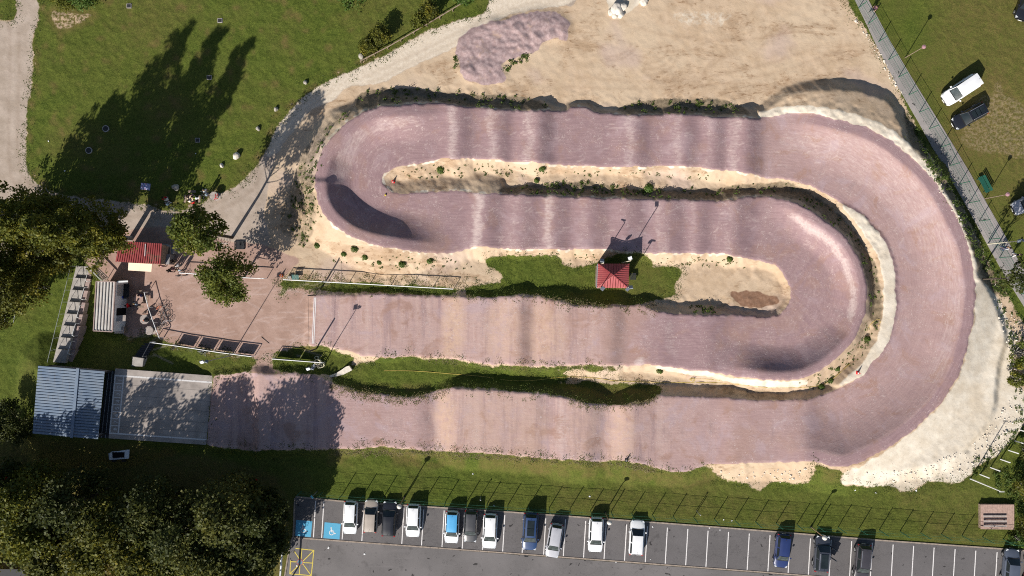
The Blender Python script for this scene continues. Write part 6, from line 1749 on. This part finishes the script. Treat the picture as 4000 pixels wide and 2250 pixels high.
person(750, 789, 'sit', 1.2, 'white', 'black', 'hair_dark', 'person in white and black at the bottom of the cream table', PGR)
person(765, 796, 'sit', 1.8, 'red', 'blue', 'hair_fair', 'person in red with blue trousers at the lower right of the cream table', PGR)
person(771, 777, 'sit', 3.0, 'green', 'grey', 'hair_fair', 'person in lime green at the right side of the cream table', PGR)
person(817, 750, 'stand', -.6, 'white', 'grey', 'hair_fair', 'person in white standing left of the spool table with red straps', PGR)
person(820, 762, 'stand', .3, 'pale_blue', 'jeans', 'hair_dark', 'person in pale blue standing below the one in white by the spool table', PGR)
HG = 'people crowding beside the red hut'
person(669, 1023, 'bend', 3.0, 'bright_blue', 'khaki', 'hair_dark', 'person in bright blue bending over the grey worktop', HG, skin='skin_dark')
person(647, 1040, 'stand', 1.2, 'pink', 'black', 'hair_fair', 'person in pink with black trousers at the corner of the hut worktop', HG)
person(691, 1022, 'stand', 2.8, 'black', 'khaki', 'hair_dark', 'person in black behind the bending blue one', HG)
person(710, 1038, 'stand', 2.4, 'white', 'grey', 'hair_dark', 'person in white and grey in the middle of the hut crowd', HG)
person(678, 1058, 'walk', 2.9, 'black', 'black', 'hair_dark', 'person all in black at the left end of the white rail', HG)
person(692, 1050, 'stand', .5, 'plum', 'black', 'hair_dark', 'person in dark plum between the black one and the white rail', HG)
person(716, 1057, 'stand', 1.7, 'pale_blue', 'black', 'hair_fair', 'person in pale blue leaning over the white rail', HG)
CG = 'people on the cabin terrace'
person(498, 1161, 'bend', 3.1, 'blue', 'black', 'hair_fair', 'person in blue stooping by the cabin shutter', CG)
person(518, 1193, 'walk', 3.4, 'red', 'black', 'hair_dark', 'person in bright red walking across the cabin terrace', CG)
person(486, 1200, 'stand', 3.1, 'grey', 'black', 'hair_dark', 'person in grey at the dark cabin doorway', CG)
person(541, 1188, 'sit', .9, 'pale_blue', 'grey', 'hair_fair', 'person in pale blue seated at the wooden terrace table', CG)
person(561, 1152, 'sit', -2.2, 'navy', 'black', 'hair_dark', 'person in navy seated at the far side of the terrace table', CG)
WG = 'walkers on the footpath'
person(3402, 44, 'walk', -2.3, 'plum', 'black', 'hair_dark', 'lone dark clothed walker at the top of the footpath', WG)
person(3912, 972, 'walk', 2.3, 'white', 'jeans', 'hair_dark', 'walker in white with a dark bag on the footpath near the cream mast', WG)
person(3905, 968, 'walk', 2.3, 'jeans', 'jeans', 'hair_fair', 'walker in denim half hidden by the one in white', WG, s=.95)
person(3952, 997, 'walk', 2.0, 'black', 'white', 'hair_dark', 'walker in black with white trousers at the edge of the footpath', WG)

# ------------------------------------------------------------------ bicycles
def bicycle(px, py, rz, label, col='black_car', tilt=.25, group='bicycles left around the yard', r=.27, wb=.98, accent=None):
    t_ = thing('bicycle', label, 'bicycle', G(px, py) + Vector((0, 0, 0)), rz, group)
    t_.rotation_euler = (tilt, 0, rz)
    Mw = Matrix.Rotation(math.pi / 2, 3, 'X')
    for x in (-wb / 2, wb / 2):
        mb = MB()
        n = 20
        for k in range(n):
            a, b = 2 * math.pi * k / n, 2 * math.pi * (k + 1) / n
            mb.tube((x + r * math.cos(a), 0, r + .03 + r * math.sin(a)), (x + r * math.cos(b), 0, r + .03 + r * math.sin(b)), .024, .024, 5, cap=False)
        o = mb.build('wheel', M['tyre'], t_)
        mb = MB()
        for k in range(8):
            a = math.pi * k / 8; mb.tube((x + r * math.cos(a), 0, r + .03 + r * math.sin(a)), (x - r * math.cos(a), 0, r + .03 - r * math.sin(a)), .004, .004, 4, cap=False)
        mb.build('spokes', M['grey_metal'], o)
    c = r + .03
    bb = (-.05, 0, c - .01); st_ = (-.17, 0, c + .33); hd = (.28, 0, c + .40); ha = (.33, 0, c + .28)
    mb = MB()
    for a, b in ((bb, st_), (st_, hd), (bb, ha), (bb, (-wb / 2, 0, c)), (st_, (-wb / 2, 0, c))): mb.tube(a, b, .02, .02, 6)
    mb.build('frame', M[accent or col], t_)
    mb = MB(); mb.tube(hd, (wb / 2, 0, c), .018, .018, 6); mb.build('fork', M[col], t_)
    mb = MB(); top = (.24, 0, c + .62); mb.tube(hd, (.25, 0, c + .50), .02); mb.path([(.22, -.34, c + .64), (.25, -.12, c + .60), (.25, 0, c + .50), (.25, .12, c + .60), (.22, .34, c + .64)], .015); mb.build('handlebar', M['grey_metal'], t_)
    mb = MB(); mb.tube(st_, (-.20, 0, c + .42), .014); mb.box((-.20, 0, c + .44), (.24, .11, .05)); mb.build('saddle', M['trim'], t_)
    mb = MB(); mb.tube((bb[0] - .09, -.09, bb[2] - .1), (bb[0] + .09, .09, bb[2] + .1), .012); mb.lathe([(.07, -.005), (.07, .005)], bb, 12, M=Mw); mb.build('crank', M['grey_metal'], t_)
    return t_
bicycle(688, 812, -.35, 'bicycle standing beside the people in the shade of the poplars', tilt=.5)
bicycle(796, 770, 1.2, 'bicycle leaning right of the cream picnic table', tilt=.5)
bicycle(785, 757, 1.4, 'bicycle half hidden in shadow above the cream table', tilt=.6)
bicycle(632, 1206, .4, 'black bicycle with a pink frame topmost on the terrace rail', tilt=-.45, accent='orange')
bicycle(645, 1222, .55, 'second bicycle down from the top of the terrace rail', tilt=-.5)
bicycle(650, 1244, .5, 'bicycle in the middle of the tangle on the terrace rail', tilt=-.7)
bicycle(655, 1262, .3, 'bicycle with pale grips low on the terrace rail', tilt=-.5, col='silver')
bicycle(640, 1280, .45, 'lowest bicycle of the tangle on the terrace rail', tilt=-.55)
bicycle(794, 1362, .12, 'bicycle lying in the shade of the banner rail', tilt=1.2, col='silver')
bicycle(688, 1348, .5, 'bicycle leaning at the upper end of the banner rail', tilt=.5)
bicycle(714, 1074, .05, 'bicycle leaning on the white rail by the hut crowd', tilt=.2)
bicycle(576, 1206, .7, 'bicycle inside the terrace rail between the tables', tilt=.6)

# ------------------------------------------------------------------ tables, boulders, small things
def spool_table(px, py, label, rad=.55, mat='wood_grey', h_=.78):
    t_ = thing('spool_table', label, 'table', G(px, py), 0, 'cable spool tables')
    mb = MB(); mb.lathe([(rad, h_ - .05), (rad, h_)], n=24); mb.build('tabletop', M[mat], t_)
    mb = MB(); mb.lathe([(rad, .0), (rad, .05)], n=24); mb.build('foot', M[mat], t_)
    mb = MB(); mb.lathe([(rad * .55, .05), (rad * .55, h_ - .05)], n=16); mb.build('drum', M['wood'], t_)
    for k in range(7):
        mb = MB(); y = -rad + (k + .5) * rad * 2 / 7; hx = math.sqrt(max(.01, rad * rad - y * y)) * .96
        mb.box((0, y, h_ + .006), (hx * 2, rad * 2 / 7 - .015, .012)); mb.build('plank', M[mat], t_)
    return h_
def on(px, py, hh):
    b = G(px, py); p = W(px, py, hh + b.z); p.z = b.z + hh; return p
spool_table(846, 769, 'cable spool table on the gravel edge with red straps across it', .52)
spool_table(577, 1247, 'cable spool table on the terrace with a heap of things on it', .56)
spool_table(595, 1290, 'bare cable spool table lowest on the terrace', .52)
t_ = thing('strap', 'red straps lying across the round spool table', 'strap', on(846, 769, .80))
mb = MB(); mb.path([(-.15, .35, .02), (-.1, 0, .03), (-.28, -.4, .02)], .03); mb.path([(-.1, .05, .03), (.1, .1, .02), (.12, .38, .02)], .025); mb.path([(-.25, -.15, .02), (.1, -.2, .02)], .03); mb.build('webbing', M['red'], t_)
def bag(p, label, mat, sz=(.5, .35, .3), cat='bag', name='bag', rz=0):
    t_ = thing(name, label, cat, p, rz)
    prof_ = [(.001, 0), (.40, .0), (.5, .25), (.46, .7), (.25, .95), (.001, 1.0)]
    mb = MB(); Ms = Matrix.Diagonal(Vector(sz)); mb.lathe(prof_, n=12, M=Ms); mb.build('sack', M[mat] if mat in M else CL[mat], t_, True)
    mb = MB(); n = 8
    mb.path([(sz[0] * .25 * math.cos(a), 0, sz[2] * (.9 + .25 * math.sin(a))) for a in np.linspace(0, math.pi, n)], .014); mb.build('strap', M['trim'], t_)
bag(G(833, 771), 'black bag propped against the spool table with straps', 'trim', (.75, .7, .5))
bag(on(573, 1250, .80), 'dark jacket heap on the terrace spool table', 'black', (.7, .5, .25), 'jacket', 'jacket')
bag(on(564, 1251, .80), 'small orange bag on the terrace spool table', 'orange', (.28, .2, .18))
def octagon_table(px, py, label, mat, rad):
    t_ = thing('picnic_table', label, 'table', G(px, py), 0, 'octagonal picnic tables')
    for k in range(8):
        y = -rad + (k + .5) * rad * 2 / 8; hx = min(rad, rad * 1.41 - abs(y) * 1.0)
        mb = MB(); mb.box((0, y, .74), (hx * 2, rad * 2 / 8 - .012, .04)); mb.build('plank', M[mat], t_)
    for a in range(4):
        an = a * math.pi / 2 + math.pi / 4
        mb = MB(); mb.bar((math.cos(an) * .25, math.sin(an) * .25, .72), (math.cos(an) * .6, math.sin(an) * .6, 0), .08, .06); mb.build('leg', M['wood'], t_)
        cx, cy = math.cos(an - math.pi / 4) * (rad + .35), math.sin(an - math.pi / 4) * (rad + .35)
        mb = MB(); mb.box((cx, cy, .44), (.28, .9, .05), rz=an - math.pi / 4); mb.build('seat', M['wood'], t_)
        mb = MB(); mb.bar((cx * .2, cy * .2, .40), (cx, cy, .40), .07, .06); mb.build('seat_arm', M['wood'], t_)
octagon_table(757, 778, 'cream octagonal picnic table ringed by people', 'cream', .52)
octagon_table(553, 1168, 'wooden octagonal table on the cabin terrace', 'wood_pink', .56)
bag(on(762, 775, .77), 'lime green bag on the cream picnic table', 'green', (.3, .25, .2))
bag(on(752, 770, .77), 'black bag on the cream picnic table', 'black', (.4, .3, .22))
t_ = thing('baseball_cap', 'white cap with a wide peak hung on the bicycle right of the cream table', 'cap', G(779, 778, .85))
mb = MB(); mb.lathe([(.15, 0), (.14, .08), (.08, .14), (.001, .16)], n=12); mb.build('crown', M['white'], t_, True); mb = MB(); mb.box((.2, 0, .01), (.2, .2, .015)); mb.build('peak', M['white'], t_)
# checked picnic blanket, its patches sewn squares
t_ = thing('picnic_blanket', 'patchwork picnic blanket of lilac, blue and pink squares in the poplar shade', 'blanket', G(569, 729, .02), -.12)
pm_ = [cloth('lilac', (.42, .40, .58)), cloth('patch_blue', (.10, .13, .36)), cloth('patch_pink', (.50, .30, .40)), cloth('patch_sky', (.34, .45, .66))]
r_ = random.Random(5)
for i in range(7):
    for j in range(5):
        mb = MB(); x0_, y0_ = -.58 + i * .166, -.40 + j * .16
        zz = [r_.uniform(.0, .03) for _ in range(4)]
        mb.solid([(x0_, y0_, .03), (x0_ + .164, y0_, .03), (x0_ + .164, y0_ + .158, .03), (x0_, y0_ + .158, .03)], .02 + zz[0])
        mb.build('patch', pm_[r_.choice([0, 0, 0, 1, 2, 3])] if (i + j) % 2 else pm_[0], t_)
def boulder(px, py, r, label, mat='stone', seed=0, hh=.75, group='boulders along the lawn edge'):
    rr = np.random.default_rng(seed)
    bm = bmesh.new(); bmesh.ops.create_icosphere(bm, subdivisions=3, radius=1.0)
    ph = rr.uniform(0, 6, 9)
    for v in bm.verts:
        c = v.co
        k = 1 + .16 * math.sin(2.3 * c.x + ph[0]) * math.cos(2.1 * c.y + ph[1]) + .10 * math.sin(4.7 * c.z + ph[2] + 3 * c.x) + .05 * math.sin(9 * c.y + ph[3])
        v.co = Vector((c.x * r * k, c.y * r * k * .92, c.z * r * hh * k + r * hh * .55))
    me = bpy.data.meshes.new('boulder'); bm.to_mesh(me); bm.free(); me.materials.append(M[mat]); me.polygons.foreach_set('use_smooth', [True] * len(me.polygons))
    o = obj_of(me, 'boulder', None, G(px, py), rr.uniform(0, 6)); tag(o, label, 'boulder', group)
for k, (x, y, r, l, m_) in enumerate([(926, 610, .42, 'largest pale boulder on the lawn by the gravel bend', 'chalk_stone'), (868, 648, .26, 'small pale boulder below the largest one', 'chalk_stone'), (1009, 504, .26, 'grey boulder on the lawn edge just above the gravel bend', 'stone'), (1080, 428, .27, 'grey boulder between the bend one and the tree shadow across the track', 'stone'),
                                     (1194, 323, .26, 'grey boulder by bare patches below the wooden rail', 'stone'), (1412, 222, .34, 'grey boulder at the foot of the wooden rail', 'stone'), (690, 734, .42, 'grey boulder in the poplar shadow above the picnic people', 'stone')]):
    boulder(x, y, r, l, m_, 500 + k, 1.0)
for k, (x, y, r) in enumerate([(2408, 40, .75), (2385, 52, .4), (2425, 58, .45), (2400, 66, .35), (2430, 30, .5), (2512, 10, .5)]):
    boulder(x, y, r, ['biggest white rock of the chalk pile at the top edge', 'left rock of the chalk pile at the top edge', 'lower right rock of the chalk pile at the top edge', 'lowest rock of the chalk pile at the top edge', 'upper right rock of the chalk pile at the top edge', 'separate white rock right of the chalk pile'][k], 'chalk_stone', 520 + k, .8, 'white rocks at the top edge')
# loose chalk stones on the pale slope: uncountable
mb = MB(); r_ = np.random.default_rng(77)
zones = [[(3310, 1850), (3560, 1890), (3740, 1870), (3900, 1770), (3980, 1600), (3950, 1550), (3820, 1720), (3600, 1830)], [(3870, 1150), (3990, 1250), (4000, 1580), (3950, 1500), (3935, 1350)], [(2800, 1840), (3150, 1830), (3120, 1880), (2950, 1895)], [(3600, 640), (3640, 650), (3850, 980), (3930, 1150), (3890, 1130), (3780, 930)], [(3330, 60), (3450, 220), (3530, 370), (3500, 350), (3400, 180)]]
for Pz, cnt in zip(zones, (260, 160, 60, 60, 60)):
    P_ = np.array(Pz, float); k = 0
    while k < cnt:
        x, y = r_.uniform(P_[:, 0].min(), P_[:, 0].max()), r_.uniform(P_[:, 1].min(), P_[:, 1].max()); ins = False
        for (ax, ay), (bx, by) in zip(P_, np.roll(P_, -1, 0)):
            if (ay > y) != (by > y) and x < (bx - ax) * (y - ay) / (by - ay) + ax: ins = not ins
        if not ins: continue
        s_ = r_.uniform(.04, .13) * (1 if r_.random() < .85 else 1.7); g = G(x, y); k += 1
        R_ = Matrix.Rotation(r_.uniform(0, 6), 3, 'Z') @ Matrix.Rotation(r_.uniform(-.5, .5), 3, 'X')
        vs = [g + R_ @ Vector((a * s_ * r_.uniform(.7, 1.2), b * s_ * r_.uniform(.7, 1.2), c * s_ * .8 + s_ * .4)) for a, b, c in ((1, 0, 0), (-1, 0, 0), (0, 1, 0), (0, -1, 0), (0, 0, 1), (0, 0, -1))]
        mb.add(vs, [(0, 2, 4), (2, 1, 4), (1, 3, 4), (3, 0, 4), (2, 0, 5), (1, 2, 5), (3, 1, 5), (0, 3, 5)])
mb.build('loose_stones', M['chalk_stone'])['kind'] = 'stuff'
def cone(px, py, label, mat='red', s=1.0):
    t_ = thing('traffic_cone', label, 'traffic cone', G(px, py), 0, 'cones round the track')
    mb = MB(); mb.box((0, 0, .02), (.38 * s, .38 * s, .05)); mb.build('foot', M[mat], t_)
    mb = MB(); mb.lathe([(.15 * s, .04), (.03 * s, .7 * s)], n=14); mb.build('cone_body', M[mat], t_, True)
    mb = MB(); mb.lathe([(.113 * s, .25 * s), (.083 * s, .42 * s)], n=14); mb.build('white_band', M['white'], t_)
cone(1536, 710, 'red cone at the tip of the strip inside the left bend')
cone(1100, 1076, 'orange cone at the left end of the long white rail', 'orange')
cone(3350, 1456, 'dark red cone on the chalk lip of the inner right bend')
cone(2447, 1797, 'dark cone at the grassy edge of the start straight', 'dark_metal')
t_ = thing('ball', 'small yellow ball lying in the left bend', 'ball', G(1506, 762)); mb = MB(); mb.lathe([(.11 * math.sin(a), .11 - .11 * math.cos(a)) for a in np.linspace(0.01, math.pi - .01, 9)], n=12); mb.build('ball_skin', M['yellow'], t_, True)
# green park bench
t_ = thing('park_bench', 'dark green park bench on the lawn beside the footpath', 'bench', W(3834, 723, 0), math.radians(-62))
for k in range(5):
    mb = MB(); mb.box((0, -.20 + k * .11, .45), (2.1, .09, .04)); mb.build('seat_slat', M['bench_green'], t_)
for k in range(3):
    mb = MB(); mb.box((0, .34 + k * .03, .56 + k * .13), (2.1, .04, .10)); mb.build('back_slat', M['bench_green'], t_)
for sx in (-.85, .85):
    mb = MB(); mb.bar((sx, -.2, 0), (sx, -.2, .43), .06, .06); mb.bar((sx, .3, 0), (sx, .42, .9), .06, .06); mb.build('leg', M['bench_green'], t_)
# raised wooden deck with planks
D = [W(3831, 1971, .55), W(3962, 1971, .55), W(3962, 2069, .55), W(3831, 2067, .55)]
t_ = thing('wooden_deck', 'raised pinkish wooden deck with three low benches at the right edge', 'deck', (D[0] + D[2]) / 2 - Vector((0, 0, .55))); off = Vector(t_.location)
for k in range(20):
    f0, f1 = k / 20 + .0022, (k + 1) / 20 - .0022
    p = [D[0].lerp(D[1], f0), D[0].lerp(D[1], f1), D[3].lerp(D[2], f1), D[3].lerp(D[2], f0)]
    mb = MB(); mb.solid([v - off + Vector((0, 0, random.uniform(-.004, .004))) for v in p], .05); mb.build('plank', M['wood_pink'], t_)
mb = MB(); mb.solid([(v - off) * .97 + Vector((0, 0, -.06)) for v in D], .46); mb.build('frame', M['wood'], t_)
for y, h_ in ((2015, .14), (2034, .20), (2053, .20)):
    a, b = W(3838, y, .55) - off, W(3928, y, .55) - off
    mb = MB(); mb.bar(a + Vector((0, 0, h_)), b + Vector((0, 0, h_)), .22, .05); mb.build('bench_board', M['wood_grey'], t_)
    for f in (.08, .92):
        q = a.lerp(b, f); mb = MB(); mb.box(q + Vector((0, 0, h_ / 2 - .02)), (.1, .16, h_)); mb.build('bench_leg', M['wood'], t_)
# deck boards on the low side
t_ = thing('loose_plank', 'loose plank slipping off the lower left corner of the deck', 'plank', W(3850, 2060, .62)); mb = MB(); mb.bar((-.6, .12, 0), (.65, -.1, -.06), .14, .04); mb.build('plank_board', M['wood_pink'], t_)

# pallets by the round tree, crates behind the long rail
t_ = thing('pallet_stack', 'row of black pallets lying right of the round open tree', 'pallet', G(937, 958))
for k in range(8):
    mb = MB(); mb.box((-.55 + k * .155, 0, .16), (.12, 1.0, .04)); mb.build('pallet_board', M['dark_metal'], t_)
for y in (-.42, 0, .42):
    mb = MB(); mb.box((0, y, .08), (1.25, .1, .12)); mb.build('bearer', M['dark_metal'], t_)
t_ = thing('bike_rack', 'low white and steel bicycle rack under the round open tree', 'bicycle rack', G(850, 958)); 
for k in range(7):
    mb = MB(); x = -.9 + k * .35; mb.path([(x, -.25, 0), (x, -.25, .45), (x, .25, .45), (x, .25, 0)], .018); mb.build('hoop', M['rail_pale'], t_)
mb = MB(); mb.bar((-1, -.25, .02), (1.3, -.25, .02), .05, .04); mb.bar((-1, .25, .02), (1.3, .25, .02), .05, .04); mb.build('ground_bar', M['rail_pale'], t_)
t_ = thing('slab', 'pale block lying at the left end of the bicycle rack', 'block', G(803, 957)); mb = MB(); mb.prism([(-.45, -.3), (.35, -.34), (.5, .1), (.2, .35), (-.5, .28)], 0, .4); mb.build('block_body', M['chalk_stone'], t_)
for x, y, m_, l, d in ((1134, 1084, 'concrete', 'small tan box beside the teal seat behind the long rail', (.38, .25, .35)),):
    t_ = thing('box', l, 'box', G(x, y)); mb = MB(); mb.box((0, 0, d[2] / 2), d); mb.build('box_body', M[m_], t_); mb = MB(); mb.box((0, 0, d[2] + .015), (d[0] * 1.05, d[1] * 1.05, .03)); mb.build('lid', M[m_], t_)
t_ = thing('seat', 'teal slatted seat standing behind the left end of the long white rail', 'seat', G(1158, 1084))
for k in range(4):
    mb = MB(); mb.box((0, -.2 + k * .13, .45), (.85, .11, .04)); mb.build('seat_slat', M['teal'], t_)
for k in range(2):
    mb = MB(); mb.box((0, .30, .60 + k * .14), (.85, .04, .11)); mb.build('back_slat', M['teal'], t_)
for sx in (-.36, .36):
    mb = MB(); mb.bar((sx, -.15, 0), (sx, -.15, .43), .05, .05); mb.bar((sx, .28, 0), (sx, .32, .8), .05, .05); mb.build('leg', M['dark_metal'], t_)
# curved plywood ramp in the gap of the grass banks
t_ = thing('plywood_ramp', 'pale curved plywood kicker ramp laid in the dirt gap between grass banks', 'ramp', G(1335, 1452)); off = Vector(t_.location)
up_ = [(1287, 1467), (1310, 1459), (1332, 1446), (1350, 1433), (1363, 1429)]; lo_ = [(1287, 1475), (1315, 1470), (1342, 1463), (1362, 1453), (1375, 1446)]
for k in range(4):
    def RPt(p, i): g = G(*p); return W(p[0], p[1], g.z + .06 + (.10, .16, .26, .38, .50)[i]) - off
    mb = MB(); mb.solid([RPt(up_[k], k), RPt(lo_[k], k), RPt(lo_[k + 1], k + 1), RPt(up_[k + 1], k + 1)], .3 + .08 * k); mb.build('ramp_board', M['chalk_stone'], t_)
# hoses
def hose(pix, label, mat, r=.03, name='garden_hose', loops=()):
    t_ = thing(name, label, 'hose', G(*pix[0])); off = Vector(t_.location)
    pts = [G(x, y, r * .9) - off for x, y in spline(pix, 5, False)]
    mb = MB(); mb.path(pts, r, 6); mb.build('tubing', M[mat], t_)
    for (cx, cy, rad, n) in loops:
        mb = MB(); c = G(cx, cy) - off
        mb.path([c + Vector((rad * math.cos(a) * (1 + .12 * math.sin(a * .37)), rad * .8 * math.sin(a), .05 + .012 * i)) for i, a in enumerate(np.linspace(0, 2 * math.pi * n, int(14 * n)))], r, 5); mb.build('coil', M[mat], t_)
hose([(1500, 1448), (1620, 1449), (1760, 1460), (1880, 1470), (2000, 1487), (2100, 1484), (2180, 1474), (2250, 1472), (2330, 1477), (2400, 1487), (2520, 1492), (2680, 1494), (2800, 1495), (2900, 1503), (3000, 1514), (3080, 1514), (3150, 1512), (3230, 1495), (3320, 1420)], 'long yellow hose snaking along the strip between the two lower straights', 'hose', .028)
hose([(2690, 1481), (2740, 1480), (2790, 1483), (2812, 1486)], 'short yellow hose coiled on the sand beside the long hose', 'hose', .028, loops=((2703, 1482, .22, 3.2),))
hose([(3385, 1290), (3405, 1262), (3430, 1246), (3438, 1258), (3430, 1275)], 'dark yellow hose loop on the bank inside the right bend', 'hose', .025)
hose([(1210, 1442), (1235, 1425), (1255, 1435), (1270, 1425)], 'tangle of pale hoses heaped at the end of the short white rail', 'hose_pale', .035, loops=((1245, 1412, .36, 4.5), (1256, 1424, .42, 3.5), (1239, 1397, .24, 2.2), (1250, 1430, .3, 2.5)))
t_ = thing('hose_reel', 'small blue grey hose trolley lying beside the tangle of hoses', 'hose trolley', G(1230, 1428)); mb = MB(); mb.box((0, 0, .15), (.25, .4, .3)); mb.build('trolley_body', M['steel_grey'] if 'steel_grey' in M else M['flood'], t_); mb = MB(); mb.tube((-.1, -.1, .15), (-.5, -.45, .1), .03); mb.tube((-.1, .1, .2), (-.4, -.05, .1), .03); mb.build('handle', M['grey_metal'], t_)

# white trailer bin in the grove shade
t_ = thing('trailer_bin', 'open white trailer bin standing in the shade below the start ramp', 'trailer', G(470, 1778)); off = Vector(t_.location)
P4 = [W(425, 1753, 1.2) - off, W(505, 1753, 1.2) - off, W(502, 1790, 1.2) - off, W(428, 1795, 1.2) - off]
b4_ = [Vector((p.x * .62, p.y * .55, .4)) for p in P4]
for i in range(4):
    j = (i + 1) % 4
    mb = MB(); mb.add([P4[i], P4[j], b4_[j], b4_[i]], [(0, 1, 2, 3)]); mb.add([P4[i] * .97, P4[j] * .97, b4_[j] * .97, b4_[i] * .97], [(0, 1, 2, 3)]); mb.build('side_panel', M['white'], t_)
    mb = MB(); mb.bar(P4[i], P4[j], .08, .07); mb.build('rim', M['white'], t_)
mb = MB(); mb.add(b4_, [(0, 1, 2, 3)]); mb.build('bed', M['dark'], t_)
mb = MB(); mb.solid([p.lerp(q, f) + Vector((0, 0, .03)) for p, q, f in ((P4[0], P4[1], 0), (P4[0], P4[1], .4), (P4[3], P4[2], .4), (P4[3], P4[2], 0))], .05); mb.build('lid', M['rail_pale'], t_)
for sx in (-.6, .6):
    mb = MB(); mb.lathe([(.28, -.08), (.28, .08)], (sx, -.6, .28), 14, M=Matrix.Rotation(math.pi / 2, 3, 'X')); mb.build('wheel', M['tyre'], t_)
# plastic bits by the grove fence
for x, y, m_, l, d in ((920, 1884, 'yellow', 'yellow plastic tub in the dark gap of the grove', (.62, .36, .35)), (946, 1871, 'white', 'white board lying beside the yellow tub in the grove', (1.15, .26, .12)), (991, 1874, 'red', 'red board lying in the dark gap of the grove', (.95, .2, .15)), (33, 1865, 'red', 'small red bucket showing through the grove at the left edge', (.3, .3, .35))):
    t_ = thing('tub' if 'tub' in l else 'bucket' if 'bucket' in l else 'board', l, l.split()[1] if False else ('tub' if 'tub' in l else 'bucket' if 'bucket' in l else 'board'), G(x, y, .0), .05)
    mb = MB(); w0, d0, h0 = d[0] / 2, d[1] / 2, d[2]
    mb.loft([[Vector((sx * w0 * k, sy * d0 * k, zz)) for sx, sy in ((-1, -1), (1, -1), (1, 1), (-1, 1))] for k, zz in ((.85, 0), (1, h0), (.92, h0), (.80, h0 * .55))]); mb.build('shell', M[m_], t_)
# dark flat roof at the lower left
t_ = thing('garden_shed', 'low shed with a dark flat roof at the lower left corner', 'shed', W(115, 2262, 0)); off = Vector(t_.location)
S4_ = [W(-60, 2222, 2.3) - off, W(232, 2227, 2.3) - off, W(228, 2330, 2.3) - off, W(-65, 2325, 2.3) - off]
mb = MB(); mb.solid(S4_, .12); mb.build('roof', M['dark_metal'], t_); mb = MB(); mb.solid([p * .96 + Vector((0, 0, -.15)) for p in S4_], 2.1); mb.build('wall', M['wood'], t_)
# metal frame on the lower left lawn
t_ = thing('metal_frame', 'thin metal goal frame on the lawn beside the yellowing trees', 'frame', W(45, 1300, 0)); off = Vector(t_.location)
A_1, B_1 = W(58, 1190, 2.0), W(20, 1200, 2.0)
gA, gB = W(66, 1193, 0), W(28, 1203, 0)
mb = MB(); mb.path([gA - off, W(64, 1193, 2.2) - off, W(26, 1203, 2.2) - off, gB - off], .04); mb.build('front_hoop', M['grey_metal'], t_)
mb = MB(); mb.tube(W(64, 1193, 2.2) - off, W(52, 1260, 0) - off, .03); mb.tube(W(26, 1203, 2.2) - off, W(16, 1265, 0) - off, .03); mb.build('stay', M['grey_metal'], t_)
# drain covers on the big lawn
for x, y, sq, l in ((505, 24, 1, 'square drain cover with a pale rim near the top edge of the lawn'), (860, 81, 1, 'square drain cover near the end of the tree shadows'), (818, 303, 1, 'square drain cover inside the middle tree shadow'), (772, 548, 1, 'square drain cover at the lower right of the tree shadows'), (414, 503, 0, 'round manhole cover with a bright rim at the edge of the tree shadow'), (348, 588, 0, 'round manhole cover deep in the tree shadow')):
    t_ = thing('drain_cover', l, 'drain cover', G(x, y, .03), 0, 'drain covers on the lawn')
    if sq:
        mb = MB(); mb.box((0, 0, .02), (.58, .54, .08)); mb.build('rim', M['concrete'], t_); mb = MB(); mb.box((0, 0, .062), (.46, .42, .012)); mb.build('grate', M['dark_metal'], t_)
    else:
        mb = MB(); mb.lathe([(.41, -.05), (.41, .07), (.32, .07), (.32, .05)], n=24); mb.build('rim', M['concrete'], t_); mb = MB(); mb.lathe([(.32, .02), (.32, .06)], n=24); mb.build('lid', M['dark_metal'], t_)
# scraps of litter
mb = MB(); r_ = np.random.default_rng(9)
for x, y in ((1285, 2138), (1283, 2141), (1424, 2164), (2771, 2062), (2812, 2070), (2549, 2058), (1847, 1851), (2303, 1939), (3578, 1916), (1160, 2210), (2826, 2030), (2858, 2034), (190, 552), (765, 600), (3420, 1925), (3340, 1915), (254, 668), (2406, 2195), (1930, 1975), (2540, 2184)):
    g = G(x, y, .05); mb.box(g, (r_.uniform(.08, .22), r_.uniform(.06, .16), .03), rz=r_.uniform(0, 3))
mb.build('litter', M['white'])['kind'] = 'stuff'
# rain-worn strands and dead branches on the cuts
mb = MB(); mb.tube(G(1021, 1316, .03), G(1052, 1342, .03), .03, .02); o = mb.build('branch', M['bark']); tag(o, 'thin dead branch lying on the dirt yard near the mast shadow', 'branch')
